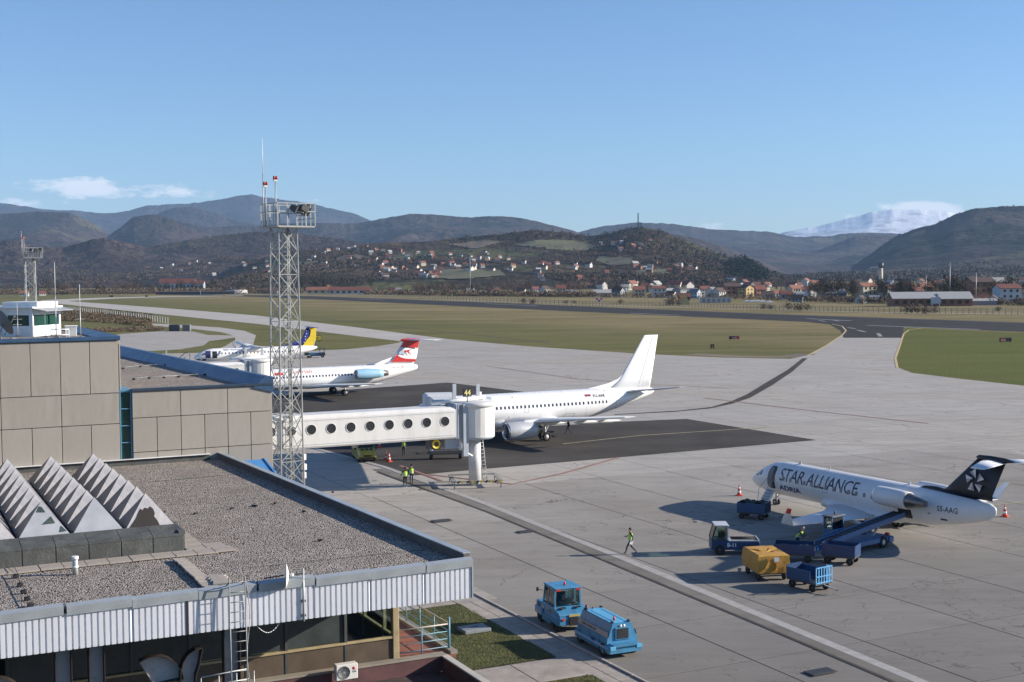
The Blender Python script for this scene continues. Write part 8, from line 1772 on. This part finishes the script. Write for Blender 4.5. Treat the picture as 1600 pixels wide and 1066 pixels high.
tz = [ # u range, v range, number, kinds, size, where
 ((0, 240), (457, 459.5), 44, ('bare0', 'bare1', 'bare2', 'oak'), (.9, 1.5), 'in the tree belt at the far left'), ((236, 440), (455, 459), 34, ('bare0', 'bare1', 'poplar', 'oak'), (.8, 1.5), 'in the tree belt left of the tall mast'),
 ((466, 580), (453, 456), 34, ('oak', 'oak', 'pine', 'bare1', 'oak'), (1.2, 2.0), 'in the tall dark grove behind the long red roofed sheds'), ((640, 780), (455, 460), 34, ('bare0', 'bare1', 'bare2'), (.7, 1.3), 'in the middle distance beyond the runway'),
 ((780, 960), (455, 460), 26, ('bare0', 'bare2', 'poplar', 'bare1'), (.7, 1.4), 'behind the small houses beyond the runway'), ((960, 1270), (455, 462), 40, ('bare0', 'oak', 'pine', 'bare1'), (.6, 1.0), 'between the houses of the cluster'),
 ((1262, 1345), (461, 469), 38, ('bare0', 'bare1', 'oak', 'oak'), (.8, 1.4), 'in the dense garden grove left of the pale tower'), ((1370, 1430), (462, 474), 34, ('bare0', 'oak', 'pine', 'oak'), (.8, 1.3), 'around the houses right of the pale tower'), ((1440, 1600), (458, 472), 48, ('bare0', 'oak', 'pine', 'oak', 'bare1'), (.8, 1.5), 'among the houses near the right edge')]
for (ua, ub), (va, vb), n, kinds, (sa, sb), where in tz:
    for k in range(n):
        u = rz_.uniform(ua, ub); v = rz_.uniform(va, vb); p = G(u, v - (u - 800) * .0); kd = rz_.choice(kinds)
        if p.y < 0 or p.y > 2600: p = G(u, 458)
        nm, ct = {'pine': ('conifer_tree', 'conifer'), 'poplar': ('poplar_tree', 'poplar')}.get(kd, ('bare_tree', 'tree'))
        adj = {'pine': 'dark green conifer', 'poplar': 'slender pale bare poplar', 'oak': 'dense dark bare tree', 'bare0': 'grey brown bare tree', 'bare1': 'round grey brown bare tree', 'bare2': 'reddish brown bare tree'}[kd]
        tree(kd, (p.x, p.y, 0), rz_.uniform(sa, sb) * (.75 if kd == 'pine' else 1), f'{adj} {where}', f'{adj}s {where}', nm, ct)
for (u, v, s, what) in ((1378, 460, 1.1, 'dark conifer at the foot of the pale tower'), (1476, 462, 1.4, 'tall dark conifer beside the barn ridge'), (737, 460, .8, 'small black looking conifer in the middle distance'), (1503, 452, 1.1, 'dark conifer left of the wide brick house')):
    p = G(u, v); tree('pine', (p.x, p.y, 0), s, what, None, 'conifer_tree', 'conifer').pop('group', None)
for k, (u, v, s) in enumerate([(1052, 477, 1.9), (1046, 478, 1.4), (1060, 478, 1.2), (832, 476, 1.3), (818, 474, 1.2), (970, 475, 1.0), (884, 475, .8), (897, 475, .7), (1193, 484, 1.1), (1204, 484, .9), (1232, 484, 1.2), (1248, 486, 1.4), (1262, 485, 1.1), (1418, 490, 1.5), (1432, 490, 1.6), (1446, 491, 1.3), (1460, 490, 1.2), (1330, 474, 1.5), (1345, 476, 1.2), (1395, 474, 1.6), (1405, 474, 1.5), (1415, 475, 1.3), (1550, 472, 1.1), (1560, 487, .8)]):
    p = G(u, v); tree('bush', (p.x, p.y, 0), s, 'brown leafless bush on the open field beyond the runway', 'brown bushes on the field beyond the runway', 'bush', 'bush')
def scatter(name, pts, proto_n, fn, size, m, label, cat, seed, jit=(.7, 1.4)):
    r = np.random.default_rng(seed); _, pv = tuft_mesh('tmp', proto_n, fn, size, m, seed); P = np.array(pts); n = len(P); a = r.uniform(0, 6.283, n); s = r.uniform(jit[0], jit[1], n)
    ca, sa = np.cos(a) * s, np.sin(a) * s; V = np.empty((n, len(pv), 3)); V[:, :, 0] = pv[None, :, 0] * ca[:, None] - pv[None, :, 1] * sa[:, None] + P[:, None, 0]; V[:, :, 1] = pv[None, :, 0] * sa[:, None] + pv[None, :, 1] * ca[:, None] + P[:, None, 1]; V[:, :, 2] = pv[None, :, 2] * s[:, None] + P[:, None, 2]
    V = V.reshape(-1, 3); me = bpy.data.meshes.new(name); me.vertices.add(len(V)); me.vertices.foreach_set('co', V.ravel()); me.loops.add(len(V)); me.loops.foreach_set('vertex_index', np.arange(len(V))); me.polygons.add(len(V) // 3); me.polygons.foreach_set('loop_start', np.arange(0, len(V), 3)); me.update(); me.materials.append(m)
    return tag(link(name, me, kind='stuff'), label, cat)
def hill_pts(seed, n, r, keep):
    U, vt = HILLS[seed]; T_, N_ = vt.shape[:2]; i = r.uniform(1, T_ - 1.01, n); j = r.uniform(0, N_ - 1.01, n); i0 = i.astype(int); j0 = j.astype(int); fi = (i - i0)[:, None]; fj = (j - j0)[:, None]
    P = (vt[i0, j0] * (1 - fj) + vt[i0, j0 + 1] * fj) * (1 - fi) + (vt[i0 + 1, j0] * (1 - fj) + vt[i0 + 1, j0 + 1] * fj) * fi
    k = fbm(P[:, 0], P[:, 1], 160, 4, seed=seed + 9); return P[(k > keep) & (P[:, 2] > .5)]
# open fields on the village hill: patches of the slope itself, a little proud of it
FLD = {'field_green': M('hill_field_green', (.088, .086, .036), .95, var=.4, vscale=.012, space='world'), 'field_tan': M('hill_field_tan', (.11, .086, .055), .95, var=.4, vscale=.012, space='world')}
def field(name, poly, mk):
    U, vt = HILLS[18]; q = MB(); T_, N_ = vt.shape[:2]; used = {}
    pxs = np.array([[pix(vt[i, j]) for j in range(N_)] for i in range(T_)]) if 'px' not in HILLS else HILLS['px']; HILLS['px'] = pxs
    for i in range(2, T_ - 2):
        for j in range(N_ - 1):
            if inside(pxs[i, j], poly):
                ids = []
                for a, b in ((i, j), (i, j + 1), (i + 1, j + 1), (i + 1, j)):
                    if (a, b) not in used: used[(a, b)] = len(q.v); p = vt[a, b]; q.v.append((p[0], p[1], p[2] + 1.2))
                    ids.append(used[(a, b)])
                q.f.append(ids); q.m.append(0); q.sm.append(True)
    if q.f: o = struct(q.build('hill_field', FLD[mk], fix=False))
    return q
fields = [([(800, 384), (840, 376), (885, 376), (925, 382), (935, 390), (900, 394), (850, 390)], 'field_green'), ([(935, 402), (985, 405), (1000, 414), (960, 418), (930, 410)], 'field_green'), ([(650, 428), (700, 422), (780, 424), (790, 432), (720, 438), (655, 436)], 'field_green'), ([(600, 402), (640, 396), (650, 402), (615, 408)], 'field_green'), ([(700, 384), (760, 376), (790, 380), (740, 390)], 'field_tan'), ([(985, 424), (1040, 422), (1050, 430), (990, 432)], 'field_green'), ([(520, 404), (560, 398), (580, 402), (530, 410)], 'field_tan'), ([(440, 414), (500, 408), (500, 413), (445, 420)], 'field_green')]
for poly, mk in fields: field('hill_field', poly, mk)
r5 = np.random.default_rng(5)
def not_field(P): return np.array([p for p in P if not any(inside(pix(p), f[0]) for f in fields)])
WOOD = leaf_mat('hill_wood', (.105, .082, .064), .2); WOOD2 = leaf_mat('hill_wood_rusty', (.15, .098, .066), .2); 
P = not_field(hill_pts(18, 20000, r5, .46)); scatter('hillside_wood', P, 16, ell(4.4, 2.0, 2.4, .2), 2.2, WOOD, 'leafless brown woodland covering the village hill', 'woodland', 21)
P = not_field(hill_pts(18, 5000, r5, .55)); scatter('hillside_wood', P, 14, ell(3.6, 2, 2.2, .2), 2.0, WOOD2, 'rusty brown scrub patches on the village hill', 'woodland', 22)
P = not_field(hill_pts(18, 2200, r5, .60)); scatter('hillside_conifers', P, 22, conef(2.8, 9), 2.4, PINE, 'dark conifer patches on the village hill', 'conifers', 23)
P = hill_pts(19, 900, r5, .0); scatter('pine_wood', P, 22, conef(3.2, 11), 2.6, PINE, 'dark green pine wood on the knoll right of the village hill', 'pine wood', 24)
P = hill_pts(17, 12000, r5, .5); scatter('foothill_wood', P, 12, ell(6, 2.4, 3, .2), 3.2, WOOD, 'leafless woodland on the far foothills at the left', 'woodland', 25)
P = hill_pts(16, 2500, r5, .52); scatter('foothill_wood', P, 12, ell(6, 3.5, 4.5, .2), 4, WOOD, 'hedges and woods on the foothill at the right', 'woodland', 26)
P = hill_pts(15, 5000, r5, .35); U_, vt_ = HILLS[15]; crz = np.interp(np.array([pix(p)[0] for p in P]), U_, vt_[-1, :, 2]); P = P[P[:, 2] > crz * .93]; scatter('ridge_wood', P, 12, ell(4, 3, 5, .2), 3.4, leaf_mat('ridge_wood', (.045, .038, .034)), 'dark trees on the steep mountain at the right', 'woodland', 27)
# valley scrub belts between fields and houses
def belt(pts_px, n, depth, seed):
    r = np.random.default_rng(seed); out = []
    for k in range(n):
        t = r.uniform(0, len(pts_px) - 1.001); i = int(t); f = t - i; u = pts_px[i][0] * (1 - f) + pts_px[i + 1][0] * f; v = pts_px[i][1] * (1 - f) + pts_px[i + 1][1] * f + r.uniform(-depth, 0) * .5; p = G(u, v); out.append((p.x, p.y, 0))
    return out
scatter('scrub_belt', belt([(-20, 461), (120, 460.5), (250, 459.5), (400, 459), (470, 459.5)], 1500, 4, 1), 26, ell(4, 2.4, 2.6, .2), 1.3, BUSHM, 'continuous brown scrub belt beyond the far left grass', 'scrub', 31)
scatter('scrub_belt', belt([(570, 460.5), (700, 463), (800, 464), (930, 465)], 900, 5, 2), 26, ell(3.4, 1.6, 1.9, .2), 1.1, BUSHM, 'brown scrub belt in the middle distance beyond the runway', 'scrub', 32)
scatter('scrub_belt', belt([(940, 466), (1100, 467), (1250, 472), (1330, 474), (1420, 476)], 380, 5, 3), 26, ell(2.6, 1.4, 1.7, .2), .9, BUSHM, 'brown hedges in front of the houses at the right', 'scrub', 33)
scatter('scrub_belt', belt([(1500, 476), (1560, 477), (1640, 478)], 160, 4, 4), 26, ell(3, 1.5, 1.8, .2), .9, BUSHM, 'dark hedge in front of the houses near the right edge', 'scrub', 34)
scatter('left_scrub', belt([(88, 502), (130, 503), (180, 506), (235, 511)], 900, 36, 5), 26, ell(1.8, .5, .65, .2), .6, leaf_mat('left_scrub', (.13, .10, .065)), 'reddish brown scrub between the blue roof and the fence at the left', 'scrub', 35)
scatter('dry_tufts', belt([(125, 520), (200, 519), (255, 517)], 300, 10, 6), 18, ell(.9, .4, .5, .2), .4, BUSHM, 'low dry scrub at the edge of the old hardstand', 'scrub', 36)
# parked cars at the edge of the town: tiny
cq = MB(); cq.loft([[(x, -w, z0) for x, w, z0 in ((-2.1, .85, .35), (2.1, .85, .35))] + [(2.1, .85, .35), (-2.1, .85, .35)], [(-2.15, -.88, .9), (2.15, -.88, .85), (2.15, .88, .85), (-2.15, .88, .9)], [(-1.6, -.72, 1.45), (.7, -.72, 1.45), (.7, .72, 1.45), (-1.6, .72, 1.45)]], smooth=False); cme = cq.mesh('body', MATS['white_paint'])
for k, (u, v) in enumerate([(1168, 473), (1176, 473), (1184, 472.5), (1192, 473), (1203, 474)]):
    p = G(u, v); t = thing('parked_car', 'white car parked at the edge of the town left of the red roofs', 'car', (p.x, p.y, 0), R(5), 'white cars parked at the edge of the town'); link('body', cme, t)

# labels: where several alike share one, say which one it is, counted from the left
ORD = ['leftmost', 'second', 'third', 'fourth', 'fifth', 'sixth', 'seventh', 'eighth', 'ninth', 'tenth', 'eleventh', 'twelfth']
by = {}
for o in bpy.data.objects:
    if o.parent is None and o.get('category') in ('house', 'tree', 'conifer', 'poplar', 'bush', 'car') and o.get('group'): by.setdefault(o['label'], []).append(o)
for lab, os_ in by.items():
    if 1 < len(os_) <= 12:
        os_.sort(key=lambda o: o.location.x / o.location.y)
        for k, o in enumerate(os_):
            w = (ORD[k] + ('' if k == 0 else ' from left') + ', ' + lab).split(); o['label'] = ' '.join(w[:16])
